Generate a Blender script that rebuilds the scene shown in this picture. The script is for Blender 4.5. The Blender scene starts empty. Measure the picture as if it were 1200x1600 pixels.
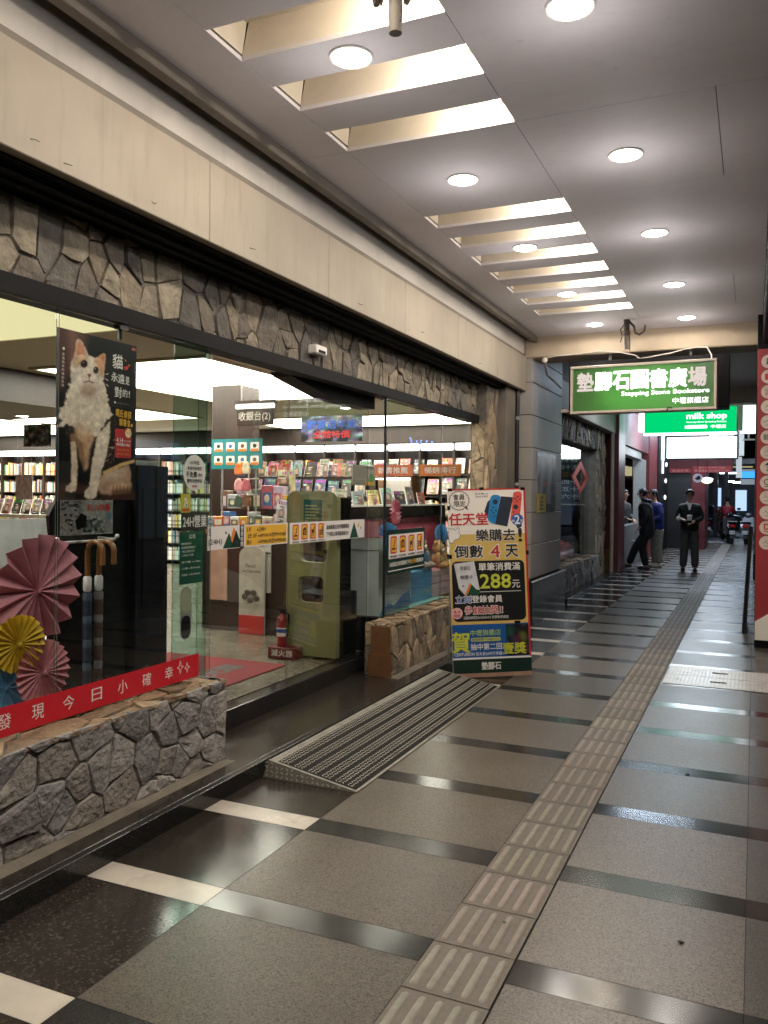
import bpy, bmesh, math, random
import numpy as np
from mathutils import Vector, Matrix

SC = bpy.context.scene
COL = SC.collection
RAD = math.radians

# ------------------------------------------------------------------ camera
cam_data = bpy.data.cameras.new('camera')
cam = bpy.data.objects.new('camera', cam_data)
COL.objects.link(cam)
SC.camera = cam
_yaw, _pitch, _roll = RAD(24.06635), RAD(-0.32593), RAD(0.56449)
_f = Vector((-math.sin(_yaw)*math.cos(_pitch), math.cos(_yaw)*math.cos(_pitch), math.sin(_pitch)))
_r = Vector((math.cos(_yaw), math.sin(_yaw), 0))
_u = _r.cross(_f)
_r2 = _r*math.cos(_roll) + _u*math.sin(_roll)
_u2 = -_r*math.sin(_roll) + _u*math.cos(_roll)
cam.matrix_world = Matrix(((_r2.x, _u2.x, -_f.x, 0), (_r2.y, _u2.y, -_f.y, 0), (_r2.z, _u2.z, -_f.z, 1.57), (0, 0, 0, 1)))
cam_data.sensor_fit = 'VERTICAL'
cam_data.sensor_height = 24
cam_data.lens = 1296.2/1600*24
cam_data.shift_y = -18.43/1600
cam_data.clip_start = 0.05
cam_data.clip_end = 500

# ------------------------------------------------------------------ world (night) and exposure
world = bpy.data.worlds.new('World')
SC.world = world
world.use_nodes = True
_nt = world.node_tree
_sky = _nt.nodes.new('ShaderNodeTexSky')
_sky.sky_type = 'NISHITA'
_sky.sun_disc = False
_sky.sun_elevation = RAD(-8)
_sky.sun_rotation = RAD(200)
_nt.links.new(_sky.outputs[0], _nt.nodes['Background'].inputs[0])
_nt.nodes['Background'].inputs[1].default_value = 0.05
SC.view_settings.view_transform = 'Standard'
SC.view_settings.look = 'None'
SC.view_settings.exposure = -0.1
SC.view_settings.gamma = 1.0
SC.cycles.use_denoising = True
SC.cycles.max_bounces = 8
SC.cycles.glossy_bounces = 4
SC.cycles.transparent_max_bounces = 16
SC.cycles.sample_clamp_indirect = 4.0
SC.cycles.caustics_reflective = False
SC.cycles.caustics_refractive = False

# light levels (tuned against the photograph)
L_DOWN = 22.0        # arcade downlights, watt
L_SLIT = 16.0         # lamps in the ceiling slots
L_SHOP = 15.0         # luminous panels of the shop ceiling
WARM = (1.0, 0.90, 0.78)
COOL = (0.72, 0.86, 1.0)

# ------------------------------------------------------------------ colours and materials
def lin(r, g, b):
    f = lambda c: (c/255/12.92) if c/255 <= 0.04045 else ((c/255+0.055)/1.055)**2.4
    return (f(r), f(g), f(b))

MATS = {}
def mat(name, col=(0.5, 0.5, 0.5), rough=0.5, streak=0.0, metal=0.0, var=0.12, scale=14.0, bump=0.0, bscale=60.0, emit=0.0, ecol=None, spec=0.5, coat=0.0, detail=4.0, attr=None, rvar=0.0):
    if name in MATS: return MATS[name]
    m = bpy.data.materials.new(name); m.use_nodes = True
    nt = m.node_tree; N = nt.nodes; Lk = nt.links
    b = N['Principled BSDF']
    b.inputs['Roughness'].default_value = rough
    b.inputs['Metallic'].default_value = metal
    b.inputs['Specular IOR Level'].default_value = spec
    b.inputs['Coat Weight'].default_value = coat
    tc = N.new('ShaderNodeTexCoord')
    nz = N.new('ShaderNodeTexNoise'); nz.inputs['Scale'].default_value = scale; nz.inputs['Detail'].default_value = detail
    Lk.new(tc.outputs['Object'], nz.inputs['Vector'])
    mx = N.new('ShaderNodeMix'); mx.data_type = 'RGBA'; mx.blend_type = 'MULTIPLY'
    mx.inputs['Factor'].default_value = 1.0
    rp = N.new('ShaderNodeMapRange')
    rp.inputs['From Min'].default_value = 0.3; rp.inputs['From Max'].default_value = 0.7
    rp.inputs['To Min'].default_value = 1-var; rp.inputs['To Max'].default_value = 1+var
    Lk.new(nz.outputs['Fac'], rp.inputs['Value'])
    Lk.new(rp.outputs[0], mx.inputs[7])
    if attr:
        at = N.new('ShaderNodeAttribute'); at.attribute_name = attr
        Lk.new(at.outputs['Color'], mx.inputs[6])
    else:
        mx.inputs[6].default_value = (*col, 1)
    if streak:
        mp = N.new('ShaderNodeMapping'); mp.inputs['Scale'].default_value = (5, 9, 0.9); Lk.new(tc.outputs['Object'], mp.inputs[0])
        ns = N.new('ShaderNodeTexNoise'); ns.inputs['Scale'].default_value = 1.6; ns.inputs['Detail'].default_value = 9; ns.inputs['Roughness'].default_value = 0.7; Lk.new(mp.outputs[0], ns.inputs['Vector'])
        rs = N.new('ShaderNodeMapRange'); rs.inputs['From Min'].default_value = 0.52; rs.inputs['From Max'].default_value = 0.72; rs.inputs['To Min'].default_value = 1.0; rs.inputs['To Max'].default_value = 1-streak; Lk.new(ns.outputs['Fac'], rs.inputs['Value'])
        vs = N.new('ShaderNodeTexVoronoi'); vs.inputs['Scale'].default_value = 2.7; Lk.new(tc.outputs['Object'], vs.inputs['Vector'])
        rv = N.new('ShaderNodeMapRange'); rv.inputs['From Min'].default_value = 0.015; rv.inputs['From Max'].default_value = 0.05; rv.inputs['To Min'].default_value = 1-streak*1.6; rv.inputs['To Max'].default_value = 1.0; Lk.new(vs.outputs['Distance'], rv.inputs['Value'])
        mm = N.new('ShaderNodeMath'); mm.operation = 'MULTIPLY'; Lk.new(rs.outputs[0], mm.inputs[0]); Lk.new(rv.outputs[0], mm.inputs[1])
        m3 = N.new('ShaderNodeMix'); m3.data_type = 'RGBA'; m3.blend_type = 'MULTIPLY'; m3.inputs['Factor'].default_value = 1
        Lk.new(mx.outputs[2], m3.inputs[6]); Lk.new(mm.outputs[0], m3.inputs[7]); mx = m3
    Lk.new(mx.outputs[2], b.inputs['Base Color'])
    if rvar:
        rr = N.new('ShaderNodeMapRange')
        rr.inputs['From Min'].default_value = 0.3; rr.inputs['From Max'].default_value = 0.7
        rr.inputs['To Min'].default_value = max(0.02, rough-rvar); rr.inputs['To Max'].default_value = rough+rvar
        nz2 = N.new('ShaderNodeTexNoise'); nz2.inputs['Scale'].default_value = 2.3; nz2.inputs['Detail'].default_value = 5
        Lk.new(tc.outputs['Object'], nz2.inputs['Vector'])
        Lk.new(nz2.outputs['Fac'], rr.inputs['Value']); Lk.new(rr.outputs[0], b.inputs['Roughness'])
    if bump:
        nb = N.new('ShaderNodeTexNoise'); nb.inputs['Scale'].default_value = bscale; nb.inputs['Detail'].default_value = 6
        Lk.new(tc.outputs['Object'], nb.inputs['Vector'])
        bp = N.new('ShaderNodeBump'); bp.inputs['Strength'].default_value = bump; bp.inputs['Distance'].default_value = 0.02
        Lk.new(nb.outputs['Fac'], bp.inputs['Height']); Lk.new(bp.outputs[0], b.inputs['Normal'])
    if emit:
        b.inputs['Emission Strength'].default_value = emit
        b.inputs['Emission Color'].default_value = (*(ecol or col), 1)
        if attr:
            Lk.new(at.outputs['Color'], b.inputs['Emission Color'])
    MATS[name] = m
    return m

def speckle(name, c1, c2, c3, rough, scale=170, bump=0.0, rvar=0.05, spec=0.5):
    """granite: two grain colours and sparse flecks, by world position"""
    m = bpy.data.materials.new(name); m.use_nodes = True
    nt = m.node_tree; N = nt.nodes; Lk = nt.links; b = N['Principled BSDF']
    tc = N.new('ShaderNodeTexCoord')
    v = N.new('ShaderNodeTexVoronoi'); v.inputs['Scale'].default_value = scale
    Lk.new(tc.outputs['Object'], v.inputs['Vector'])
    cr = N.new('ShaderNodeValToRGB'); e = cr.color_ramp.elements
    e[0].position = 0.15; e[0].color = (*c1, 1); e[1].position = 0.75; e[1].color = (*c2, 1)
    x = cr.color_ramp.elements.new(0.93); x.color = (*c3, 1)
    sp = N.new('ShaderNodeSeparateColor'); Lk.new(v.outputs['Color'], sp.inputs[0]); Lk.new(sp.outputs[0], cr.inputs[0])
    nz = N.new('ShaderNodeTexNoise'); nz.inputs['Scale'].default_value = 1.7; nz.inputs['Detail'].default_value = 8; nz.inputs['Roughness'].default_value = 0.65
    Lk.new(tc.outputs['Object'], nz.inputs['Vector'])
    at = N.new('ShaderNodeAttribute'); at.attribute_name = 'Tone'
    mr = N.new('ShaderNodeMapRange'); mr.inputs['From Min'].default_value = 0.3; mr.inputs['From Max'].default_value = 0.7
    mr.inputs['To Min'].default_value = 0.82; mr.inputs['To Max'].default_value = 1.14
    Lk.new(nz.outputs['Fac'], mr.inputs['Value'])
    mx = N.new('ShaderNodeMix'); mx.data_type = 'RGBA'; mx.blend_type = 'MULTIPLY'; mx.inputs['Factor'].default_value = 1
    Lk.new(cr.outputs[0], mx.inputs[6]); Lk.new(mr.outputs[0], mx.inputs[7])
    mx2 = N.new('ShaderNodeMix'); mx2.data_type = 'RGBA'; mx2.blend_type = 'MULTIPLY'; mx2.inputs['Factor'].default_value = 1
    Lk.new(mx.outputs[2], mx2.inputs[6]); Lk.new(at.outputs['Color'], mx2.inputs[7])
    vg = N.new('ShaderNodeTexVoronoi'); vg.voronoi_dimensions = '2D'; vg.inputs['Scale'].default_value = 1.25; Lk.new(tc.outputs['Object'], vg.inputs['Vector'])
    rg_ = N.new('ShaderNodeMapRange'); rg_.inputs['From Min'].default_value = 0.010; rg_.inputs['From Max'].default_value = 0.019; rg_.inputs['To Min'].default_value = 0.66; rg_.inputs['To Max'].default_value = 1.0; Lk.new(vg.outputs['Distance'], rg_.inputs['Value'])
    mx3 = N.new('ShaderNodeMix'); mx3.data_type = 'RGBA'; mx3.blend_type = 'MULTIPLY'; mx3.inputs['Factor'].default_value = 1
    Lk.new(mx2.outputs[2], mx3.inputs[6]); Lk.new(rg_.outputs[0], mx3.inputs[7]); mx2 = mx3
    Lk.new(mx2.outputs[2], b.inputs['Base Color'])
    rr = N.new('ShaderNodeMapRange'); rr.inputs['From Min'].default_value = 0.3; rr.inputs['From Max'].default_value = 0.7
    rr.inputs['To Min'].default_value = max(0.03, rough-rvar); rr.inputs['To Max'].default_value = rough+rvar
    Lk.new(nz.outputs['Fac'], rr.inputs['Value']); Lk.new(rr.outputs[0], b.inputs['Roughness'])
    b.inputs['Specular IOR Level'].default_value = spec
    if bump:
        bp = N.new('ShaderNodeBump'); bp.inputs['Strength'].default_value = bump; bp.inputs['Distance'].default_value = 0.002
        Lk.new(v.outputs['Distance'], bp.inputs['Height']); Lk.new(bp.outputs[0], b.inputs['Normal'])
    MATS[name] = m
    return m

def emission(name, col, strength):
    if name in MATS: return MATS[name]
    m = bpy.data.materials.new(name); m.use_nodes = True
    nt = m.node_tree
    nt.nodes.remove(nt.nodes['Principled BSDF'])
    e = nt.nodes.new('ShaderNodeEmission'); e.inputs[0].default_value = (*col, 1); e.inputs[1].default_value = strength
    nt.links.new(e.outputs[0], nt.nodes['Material Output'].inputs[0])
    MATS[name] = m
    return m

def glass(name, tint, refl=1.0):
    m = bpy.data.materials.new(name); m.use_nodes = True
    nt = m.node_tree; N = nt.nodes; nt.nodes.remove(N['Principled BSDF'])
    tr = N.new('ShaderNodeBsdfTransparent'); tr.inputs[0].default_value = (*tint, 1)
    gl = N.new('ShaderNodeBsdfGlossy'); gl.inputs['Roughness'].default_value = 0.0
    fr = N.new('ShaderNodeFresnel')
    ge = N.new('ShaderNodeNewGeometry'); mr = N.new('ShaderNodeMapRange'); mr.inputs['To Min'].default_value = 1.5; mr.inputs['To Max'].default_value = 1/1.5
    nt.links.new(ge.outputs['Backfacing'], mr.inputs['Value']); nt.links.new(mr.outputs[0], fr.inputs[0])
    mu = N.new('ShaderNodeMath'); mu.operation = 'MULTIPLY'; mu.inputs[1].default_value = refl
    mx = N.new('ShaderNodeMixShader')
    nt.links.new(fr.outputs[0], mu.inputs[0]); nt.links.new(mu.outputs[0], mx.inputs[0])
    nt.links.new(tr.outputs[0], mx.inputs[1]); nt.links.new(gl.outputs[0], mx.inputs[2])
    nt.links.new(mx.outputs[0], N['Material Output'].inputs[0])
    MATS[name] = m
    return m

def translucent(name, col):
    m = bpy.data.materials.new(name); m.use_nodes = True
    nt = m.node_tree; N = nt.nodes; b = N['Principled BSDF']
    b.inputs['Base Color'].default_value = (*col, 1); b.inputs['Roughness'].default_value = 0.3
    tr = N.new('ShaderNodeBsdfTranslucent'); tr.inputs[0].default_value = (*col, 1)
    mx = N.new('ShaderNodeMixShader'); mx.inputs[0].default_value = 0.6
    nt.links.new(b.outputs[0], mx.inputs[1]); nt.links.new(tr.outputs[0], mx.inputs[2])
    nt.links.new(mx.outputs[0], N['Material Output'].inputs[0])
    MATS[name] = m
    return m

# ------------------------------------------------------------------ mesh builder
class MB:
    def __init__(s):
        s.v = []; s.f = []; s.mi = []; s.mats = []; s.tone = {}
    def m(s, mt):
        if mt not in s.mats: s.mats.append(mt)
        return s.mats.index(mt)
    def add(s, vs, fs, mt, tone=None):
        o = len(s.v); i = s.m(mt)
        s.v += [tuple(p) for p in vs]
        for f in fs:
            if tone is not None: s.tone[len(s.f)] = tone
            s.f.append(tuple(o+k for k in f)); s.mi.append(i)
        return s
    def box(s, x0, x1, y0, y1, z0, z1, mt, tone=None):
        vs = [(x, y, z) for z in (z0, z1) for y in (y0, y1) for x in (x0, x1)]
        return s.add(vs, [(0, 2, 3, 1), (4, 5, 7, 6), (0, 1, 5, 4), (2, 6, 7, 3), (0, 4, 6, 2), (1, 3, 7, 5)], mt, tone)
    def obox(s, o, U, V, W, mt):
        """box from corner o along vectors U, V, W"""
        o, U, V, W = map(Vector, (o, U, V, W))
        vs = [o+U*a+V*b+W*c for c in (0, 1) for b in (0, 1) for a in (0, 1)]
        fs = [(0, 2, 3, 1), (4, 5, 7, 6), (0, 1, 5, 4), (2, 6, 7, 3), (0, 4, 6, 2), (1, 3, 7, 5)]
        if U.cross(V).dot(W) < 0: fs = [f[::-1] for f in fs]
        return s.add(vs, fs, mt)
    def poly(s, pts, mt, tone=None):
        return s.add(pts, [tuple(range(len(pts)))], mt, tone)
    def prism(s, pts, d, mt):
        """polygon pts (3D, planar) pushed along vector d"""
        n = len(pts); d = Vector(d); P = [Vector(p) for p in pts]; Q = [p+d for p in P]
        nrm = Vector((0, 0, 0))
        for i in range(n): nrm += P[i].cross(P[(i+1) % n])
        fs = [tuple(range(n))[::-1], tuple(range(n, 2*n))] + [(i, (i+1) % n, n+(i+1) % n, n+i) for i in range(n)]
        if nrm.dot(d) < 0: fs = [f[::-1] for f in fs]
        return s.add(P+Q, fs, mt)
    def tube(s, pts, r, mt, n=8, closed_ends=True):
        pts = [Vector(p) for p in pts]; rs = r if isinstance(r, (list, tuple)) else [r]*len(pts)
        vs = []; up = Vector((0.13, 0.27, 0.95))
        for i, p in enumerate(pts):
            d = (pts[min(i+1, len(pts)-1)]-pts[max(i-1, 0)]).normalized()
            a = d.cross(up)
            if a.length < 1e-3: a = d.cross(Vector((1, 0, 0)))
            a.normalize(); b = d.cross(a)
            for k in range(n):
                t = 2*math.pi*k/n
                vs.append(p+(a*math.cos(t)+b*math.sin(t))*rs[i])
        fs = []
        for i in range(len(pts)-1):
            for k in range(n):
                fs.append((i*n+k, i*n+(k+1) % n, (i+1)*n+(k+1) % n, (i+1)*n+k))
        if closed_ends:
            fs.append(tuple(range(n))[::-1]); fs.append(tuple((len(pts)-1)*n+k for k in range(n)))
        return s.add(vs, fs, mt)
    def lathe(s, o, prof, mt, n=20, axis=(0, 0, 1)):
        """prof: list of (radius, height along axis)"""
        o = Vector(o); ax = Vector(axis).normalized()
        a = ax.orthogonal().normalized(); b = ax.cross(a)
        vs = []
        for r, h in prof:
            for k in range(n):
                t = 2*math.pi*k/n
                vs.append(o+ax*h+(a*math.cos(t)+b*math.sin(t))*max(r, 1e-4))
        fs = []
        for i in range(len(prof)-1):
            for k in range(n):
                fs.append((i*n+k, i*n+(k+1) % n, (i+1)*n+(k+1) % n, (i+1)*n+k))
        fs.append(tuple(range(n))[::-1]); fs.append(tuple((len(prof)-1)*n+k for k in range(n)))
        return s.add(vs, fs, mt)
    def ellipsoid(s, c, rx, ry, rz, mt, n=14, m=8, fn=None):
        vs = []; fs = []
        for i in range(m+1):
            ph = math.pi*i/m
            for k in range(n):
                t = 2*math.pi*k/n
                p = Vector((math.sin(ph)*math.cos(t), math.sin(ph)*math.sin(t), math.cos(ph)))
                q = Vector((c[0]+rx*p.x, c[1]+ry*p.y, c[2]+rz*p.z))
                vs.append(fn(q, p) if fn else q)
        for i in range(m):
            for k in range(n):
                fs.append((i*n+k, (i+1)*n+k, (i+1)*n+(k+1) % n, i*n+(k+1) % n))
        return s.add(vs, fs, mt)
    def lines(s, name, parent):
        """one mesh for each line of lettering"""
        cuts = getattr(s, 'cut', []); done = set()
        for a, b in cuts:
            t = MB(); done.update(range(a, b)); mp = {}
            for i in range(a, b):
                for k in s.f[i]:
                    if k not in mp: mp[k] = len(t.v); t.v.append(s.v[k])
                t.f.append(tuple(mp[k] for k in s.f[i])); t.mi.append(t.m(s.mats[s.mi[i]]))
            t.build(name, parent)
        rest = [i for i in range(len(s.f)) if i not in done]
        if rest:
            t = MB(); mp = {}
            for i in rest:
                for k in s.f[i]:
                    if k not in mp: mp[k] = len(t.v); t.v.append(s.v[k])
                t.f.append(tuple(mp[k] for k in s.f[i])); t.mi.append(t.m(s.mats[s.mi[i]]))
            t.build('print_mark', parent)
    def build(s, name, parent=None, loc=None, smooth=False, bevel=0.0, tone=False, seg=1):
        """link as ONE object; the vertices are world coordinates (local ones if loc is 'local')"""
        me = bpy.data.meshes.new(name)
        off = Vector((0, 0, 0))
        if parent is not None and loc != 'local': off = parent.location.copy()
        elif loc is not None and loc != 'local': off = Vector(loc)
        me.from_pydata([Vector(p)-off for p in s.v], [], s.f)
        for mt in s.mats: me.materials.append(mt)
        me.polygons.foreach_set('material_index', s.mi)
        if bevel:
            bm = bmesh.new(); bm.from_mesh(me)
            bmesh.ops.remove_doubles(bm, verts=bm.verts, dist=1e-6)
            ed = [e for e in bm.edges if len(e.link_faces) == 2 and e.calc_face_angle(0) > 0.6]
            bmesh.ops.bevel(bm, geom=ed, offset=bevel, segments=seg, affect='EDGES', clamp_overlap=True)
            bm.to_mesh(me); bm.free()
        if smooth:
            me.polygons.foreach_set('use_smooth', [True]*len(me.polygons))
            if smooth != 'all':
                try: me.set_sharp_from_angle(angle=RAD(38))
                except Exception: pass
        if tone:
            at = me.color_attributes.new('Tone', 'FLOAT_COLOR', 'CORNER')
            buf = np.ones((len(me.loops), 4), dtype=np.float32)
            for p in me.polygons:
                t = s.tone.get(p.index, (1, 1, 1))
                if not isinstance(t, (tuple, list)): t = (t, t, t)
                buf[p.loop_start:p.loop_start+p.loop_total, :3] = t
            at.data.foreach_set('color', buf.ravel())
        me.update()
        o = bpy.data.objects.new(name, me)
        COL.objects.link(o)
        if parent is not None: o.parent = parent
        elif loc is not None and loc != 'local': o.location = off
        return o

# ------------------------------------------------------------------ naming helpers
def tag(o, label, cat, group=None):
    o['label'] = label; o['category'] = cat
    if group: o['group'] = group
    return o
def struct(o):
    o['kind'] = 'structure'; return o
def stuff(o, label=None):
    o['kind'] = 'stuff'
    if label: o['label'] = label
    return o
def thing(name, label, cat, loc=(0, 0, 0), rotz=0.0, group=None):
    o = bpy.data.objects.new(name, None); COL.objects.link(o)
    o.empty_display_size = 0.1
    o.location = loc; o.rotation_euler = (0, 0, rotz)
    return tag(o, label, cat, group)
def copy_tree(src, parent=None):
    c = src.copy(); COL.objects.link(c)
    if parent is not None: c.parent = parent
    for ch in list(src.children): copy_tree(ch, c)
    return c

# ------------------------------------------------------------------ flat printing: frames, polygons, lettering
class Fr:
    """a flat sheet: origin o, unit vectors U (reading direction) and V (up)"""
    def __init__(s, o, U, V):
        s.o = Vector(o); s.U = Vector(U).normalized(); s.V = Vector(V).normalized(); s.N = s.U.cross(s.V)
    def p(s, u, v, n=0.0):
        return s.o+s.U*u+s.V*v+s.N*n

_tcu = bpy.data.curves.new('lettering_source', 'FONT')
_tob = bpy.data.objects.new('lettering_source', _tcu)
COL.objects.link(_tob)
_TC = {}
def glyphs(txt, bold=0.0):
    k = (txt, bold)
    if k not in _TC:
        _tcu.body = txt; _tcu.offset = bold; _tcu.resolution_u = 2
        dg = bpy.context.evaluated_depsgraph_get()
        me = bpy.data.meshes.new_from_object(_tob.evaluated_get(dg))
        vs = np.array([v.co[:2] for v in me.vertices]) if len(me.vertices) else np.zeros((0, 2))
        fs = [tuple(p.vertices) for p in me.polygons]
        bpy.data.meshes.remove(me)
        _TC[k] = (vs, fs)
    return _TC[k]
def text(mb, fr, txt, u, v, h, mt, w=None, bold=0.012, n=0.001, grow=0.0, vertical=False, rot=0.0):
    """lettering centred on (u, v) of the sheet, h high, squeezed to width w"""
    if vertical:
        k = len(txt)
        for i, c in enumerate(txt):
            text(mb, fr, c, u, v+h*(k-1)/2-h*i, h*0.88, mt, bold=bold, n=n)
        return
    vs, fs = glyphs(txt, 0.0)
    if not len(vs): return
    lo = vs.min(0); hi = vs.max(0); c = (lo+hi)/2
    sy = h/max(hi[1]-lo[1], 1e-3)
    sx = sy if w is None else w/max(hi[0]-lo[0], 1e-3)
    q = (vs-c)*np.array([sx, sy])
    if rot:
        cs, sn = math.cos(rot), math.sin(rot)
        q = np.stack([q[:, 0]*cs-q[:, 1]*sn, q[:, 0]*sn+q[:, 1]*cs], 1)
    k = 0 if bold < 0.006 else (4 if bold < 0.028 else 8)
    mb.cut = getattr(mb, 'cut', []); start = len(mb.f)
    for i in range(max(1, k)):
        a0 = 2*math.pi*(i+0.5)/max(1, k); rr = bold*h*0.85 if k else 0.0
        du, dv, dn = rr*math.cos(a0), rr*math.sin(a0), 0.00012*i
        mb.add([fr.p(u+a+du, v+b+dv, n+dn) for a, b in q], fs, mt)
    mb.cut.append((start, len(mb.f)))
def fpoly(mb, fr, pts, mt, n=0.0005):
    mb.add([fr.p(a, b, n) for a, b in pts], [tuple(range(len(pts)))], mt)
def frect(mb, fr, u0, u1, v0, v1, mt, n=0.0005, r=0.0):
    if r <= 0: return fpoly(mb, fr, [(u0, v0), (u1, v0), (u1, v1), (u0, v1)], mt, n)
    P = []
    for cx, cy, a0 in ((u1-r, v0+r, -90), (u1-r, v1-r, 0), (u0+r, v1-r, 90), (u0+r, v0+r, 180)):
        for k in range(6):
            a = RAD(a0+18*k); P.append((cx+r*math.cos(a), cy+r*math.sin(a)))
    fpoly(mb, fr, P, mt, n)
def fdisc(mb, fr, u, v, ru, rv, mt, n=0.0005, k=28):
    fpoly(mb, fr, [(u+ru*math.cos(2*math.pi*i/k), v+rv*math.sin(2*math.pi*i/k)) for i in range(k)], mt, n)
def fline(mb, fr, a, b, w, mt, n=0.001):
    dx, dy = b[0]-a[0], b[1]-a[1]; L = math.hypot(dx, dy) or 1
    px, py = -dy/L*w/2, dx/L*w/2
    fpoly(mb, fr, [(a[0]-px, a[1]-py), (b[0]-px, b[1]-py), (b[0]+px, b[1]+py), (a[0]+px, a[1]+py)], mt, n)
def fpath(mb, fr, pts, w, mt, n=0.001):
    for a, b in zip(pts[:-1], pts[1:]): fline(mb, fr, a, b, w, mt, n)

# a printed picture: numpy canvas shown as a colour attribute of a fine grid
def blur(a, k):
    k = int(k)
    if k < 1: return a
    for ax in (0, 1):
        for _ in range(2):
            c = np.cumsum(np.pad(a, [(k+1, k) if i == ax else (0, 0) for i in range(a.ndim)], mode='edge'), axis=ax)
            n = a.shape[ax]
            hi = np.take(c, range(2*k+1, 2*k+1+n), axis=ax); lo = np.take(c, range(0, n), axis=ax)
            a = (hi-lo)/(2*k+1)
    return a
def pmask(shape, pts, ss=1):
    """polygon mask; pts in (x, y) grid pixels, y down"""
    h, w = shape; yy, xx = np.mgrid[0:h, 0:w]; xx = xx+0.5; yy = yy+0.5
    ins = np.zeros(shape, bool); n = len(pts)
    for i in range(n):
        x1, y1 = pts[i]; x2, y2 = pts[(i+1) % n]
        if y1 == y2: continue
        c = ((y1 > yy) != (y2 > yy)) & (xx < (x2-x1)*(yy-y1)/(y2-y1)+x1)
        ins ^= c
    return ins.astype(float)
def print_mat(name, rough=0.35, spec=0.4):
    return mat(name, attr='Print', rough=rough, var=0.03, scale=40, spec=spec)
def print_grid(mb_name, fr, w, h, img, mt, parent=None, n=0.001):
    """img: (rows, cols, 3) sRGB 0..255, first row on top; one quad per pixel"""
    H, W = img.shape[:2]
    us = np.linspace(0, w, W+1); vs = np.linspace(h, 0, H+1)
    o = np.array(fr.p(0, 0, n)); U = np.array(fr.U); V = np.array(fr.V)
    P = o+us[None, :, None]*U+vs[:, None, None]*V
    if parent is not None: P = P-np.array(parent.location)
    P = P.reshape(-1, 3)
    i = np.arange(H)[:, None]*(W+1)+np.arange(W)[None, :]
    F = np.stack([i+W+1, i+W+2, i+1, i], -1).reshape(-1, 4)
    me = bpy.data.meshes.new(mb_name)
    me.from_pydata(P.tolist(), [], F.tolist())
    me.materials.append(mt)
    at = me.color_attributes.new('Print', 'FLOAT_COLOR', 'CORNER')
    c = np.clip(img, 0, 255)/255.0
    c = np.where(c <= 0.04045, c/12.92, ((c+0.055)/1.055)**2.4)
    c = np.concatenate([c, np.ones((H, W, 1))], -1).reshape(-1, 4)
    at.data.foreach_set('color', np.repeat(c, 4, axis=0).astype(np.float32).ravel())
    ob = bpy.data.objects.new(mb_name, me); COL.objects.link(ob)
    if parent is not None: ob.parent = parent
    return ob

# ------------------------------------------------------------------ shared materials
white_plaster = mat('ceiling_paint', lin(216, 211, 212), 0.7, streak=0.07, var=0.08, scale=0.9, bump=0.05, bscale=30)
joint_dark = mat('joint_dark', (0.03, 0.028, 0.026), 0.8)
concrete = mat('concrete', lin(176, 160, 138), 0.75, var=0.14, scale=2.2, bump=0.12, bscale=18, detail=9)
concrete_dark = mat('concrete_dark', lin(120, 112, 102), 0.75, var=0.2, scale=2.5, bump=0.2, bscale=25, detail=9)
cement = mat('cement', lin(120, 112, 100), 0.8, var=0.2, scale=8, bump=0.3, bscale=40)
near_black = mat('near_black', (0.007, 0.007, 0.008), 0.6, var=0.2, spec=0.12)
black_metal = mat('black_metal', (0.014, 0.014, 0.015), 0.35, var=0.2)
grey_metal = mat('grey_metal', (0.32, 0.32, 0.32), 0.35, 0.9, var=0.1)
chrome = mat('chrome', (0.75, 0.75, 0.77), 0.12, 1.0, var=0.02)
white_paint = mat('white_paint', (0.72, 0.70, 0.66), 0.5, var=0.05)
paper_white = mat('paper_white', lin(236, 230, 226), 0.45, var=0.02)
ink_black = mat('ink_black', (0.012, 0.012, 0.013), 0.5, var=0.05)
ink_white = mat('ink_white', lin(240, 236, 232), 0.45, var=0.02)
ink_red = mat('ink_red', lin(196, 44, 42), 0.45, var=0.03)
ink_green = mat('ink_green', lin(20, 74, 56), 0.45, var=0.05)
ink_darkgreen = mat('ink_darkgreen', lin(18, 46, 38), 0.4, var=0.05)
ink_yellow = mat('ink_yellow', lin(236, 182, 62), 0.45, var=0.03)
ink_orange = mat('ink_orange', lin(226, 132, 52), 0.45, var=0.03)
ink_blue = mat('ink_blue', lin(38, 84, 172), 0.45, var=0.03)
rust = mat('rusty_iron', (0.07, 0.05, 0.04), 0.7, var=0.4, scale=60, bump=0.4, bscale=120)
cardboard = mat('cardboard', lin(112, 74, 44), 0.7, var=0.2, scale=12)
# ================================================================== floor of the arcade
rng = random.Random(7)
granite_grey = speckle('granite_grey', lin(82, 75, 67), lin(111, 102, 92), lin(54, 48, 43), 0.33, 210, bump=0.12, rvar=0.045, spec=0.45)
granite_black = speckle('granite_black', (0.020, 0.020, 0.019), (0.026, 0.025, 0.024), (0.033, 0.032, 0.03), 0.17, 260, rvar=0.04, spec=0.6)
granite_brown = speckle('granite_brown', (0.022, 0.018, 0.015), (0.036, 0.029, 0.024), (0.060, 0.050, 0.042), 0.17, 110, bump=0.05, rvar=0.06, spec=0.5)
marble_white = mat('marble_white', lin(196, 186, 174), 0.25, var=0.16, scale=5, detail=8, rvar=0.06)
def _rows():
    y = 2.602-0.7927*12
    while y < 31.5:
        yield y, y+0.152, y+0.7927
        y += 0.7927
mb = MB(); g = 0.0015
X0, X1, X2, X3, X4, X5 = -2.48, -1.907, -1.017, -0.717, -0.012, 1.25
mb.poly([(-2.9, -8, -0.004), (1.3, -8, -0.004), (1.3, 31.6, -0.004), (-2.9, 31.6, -0.004)], joint_dark, 1)
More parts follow.
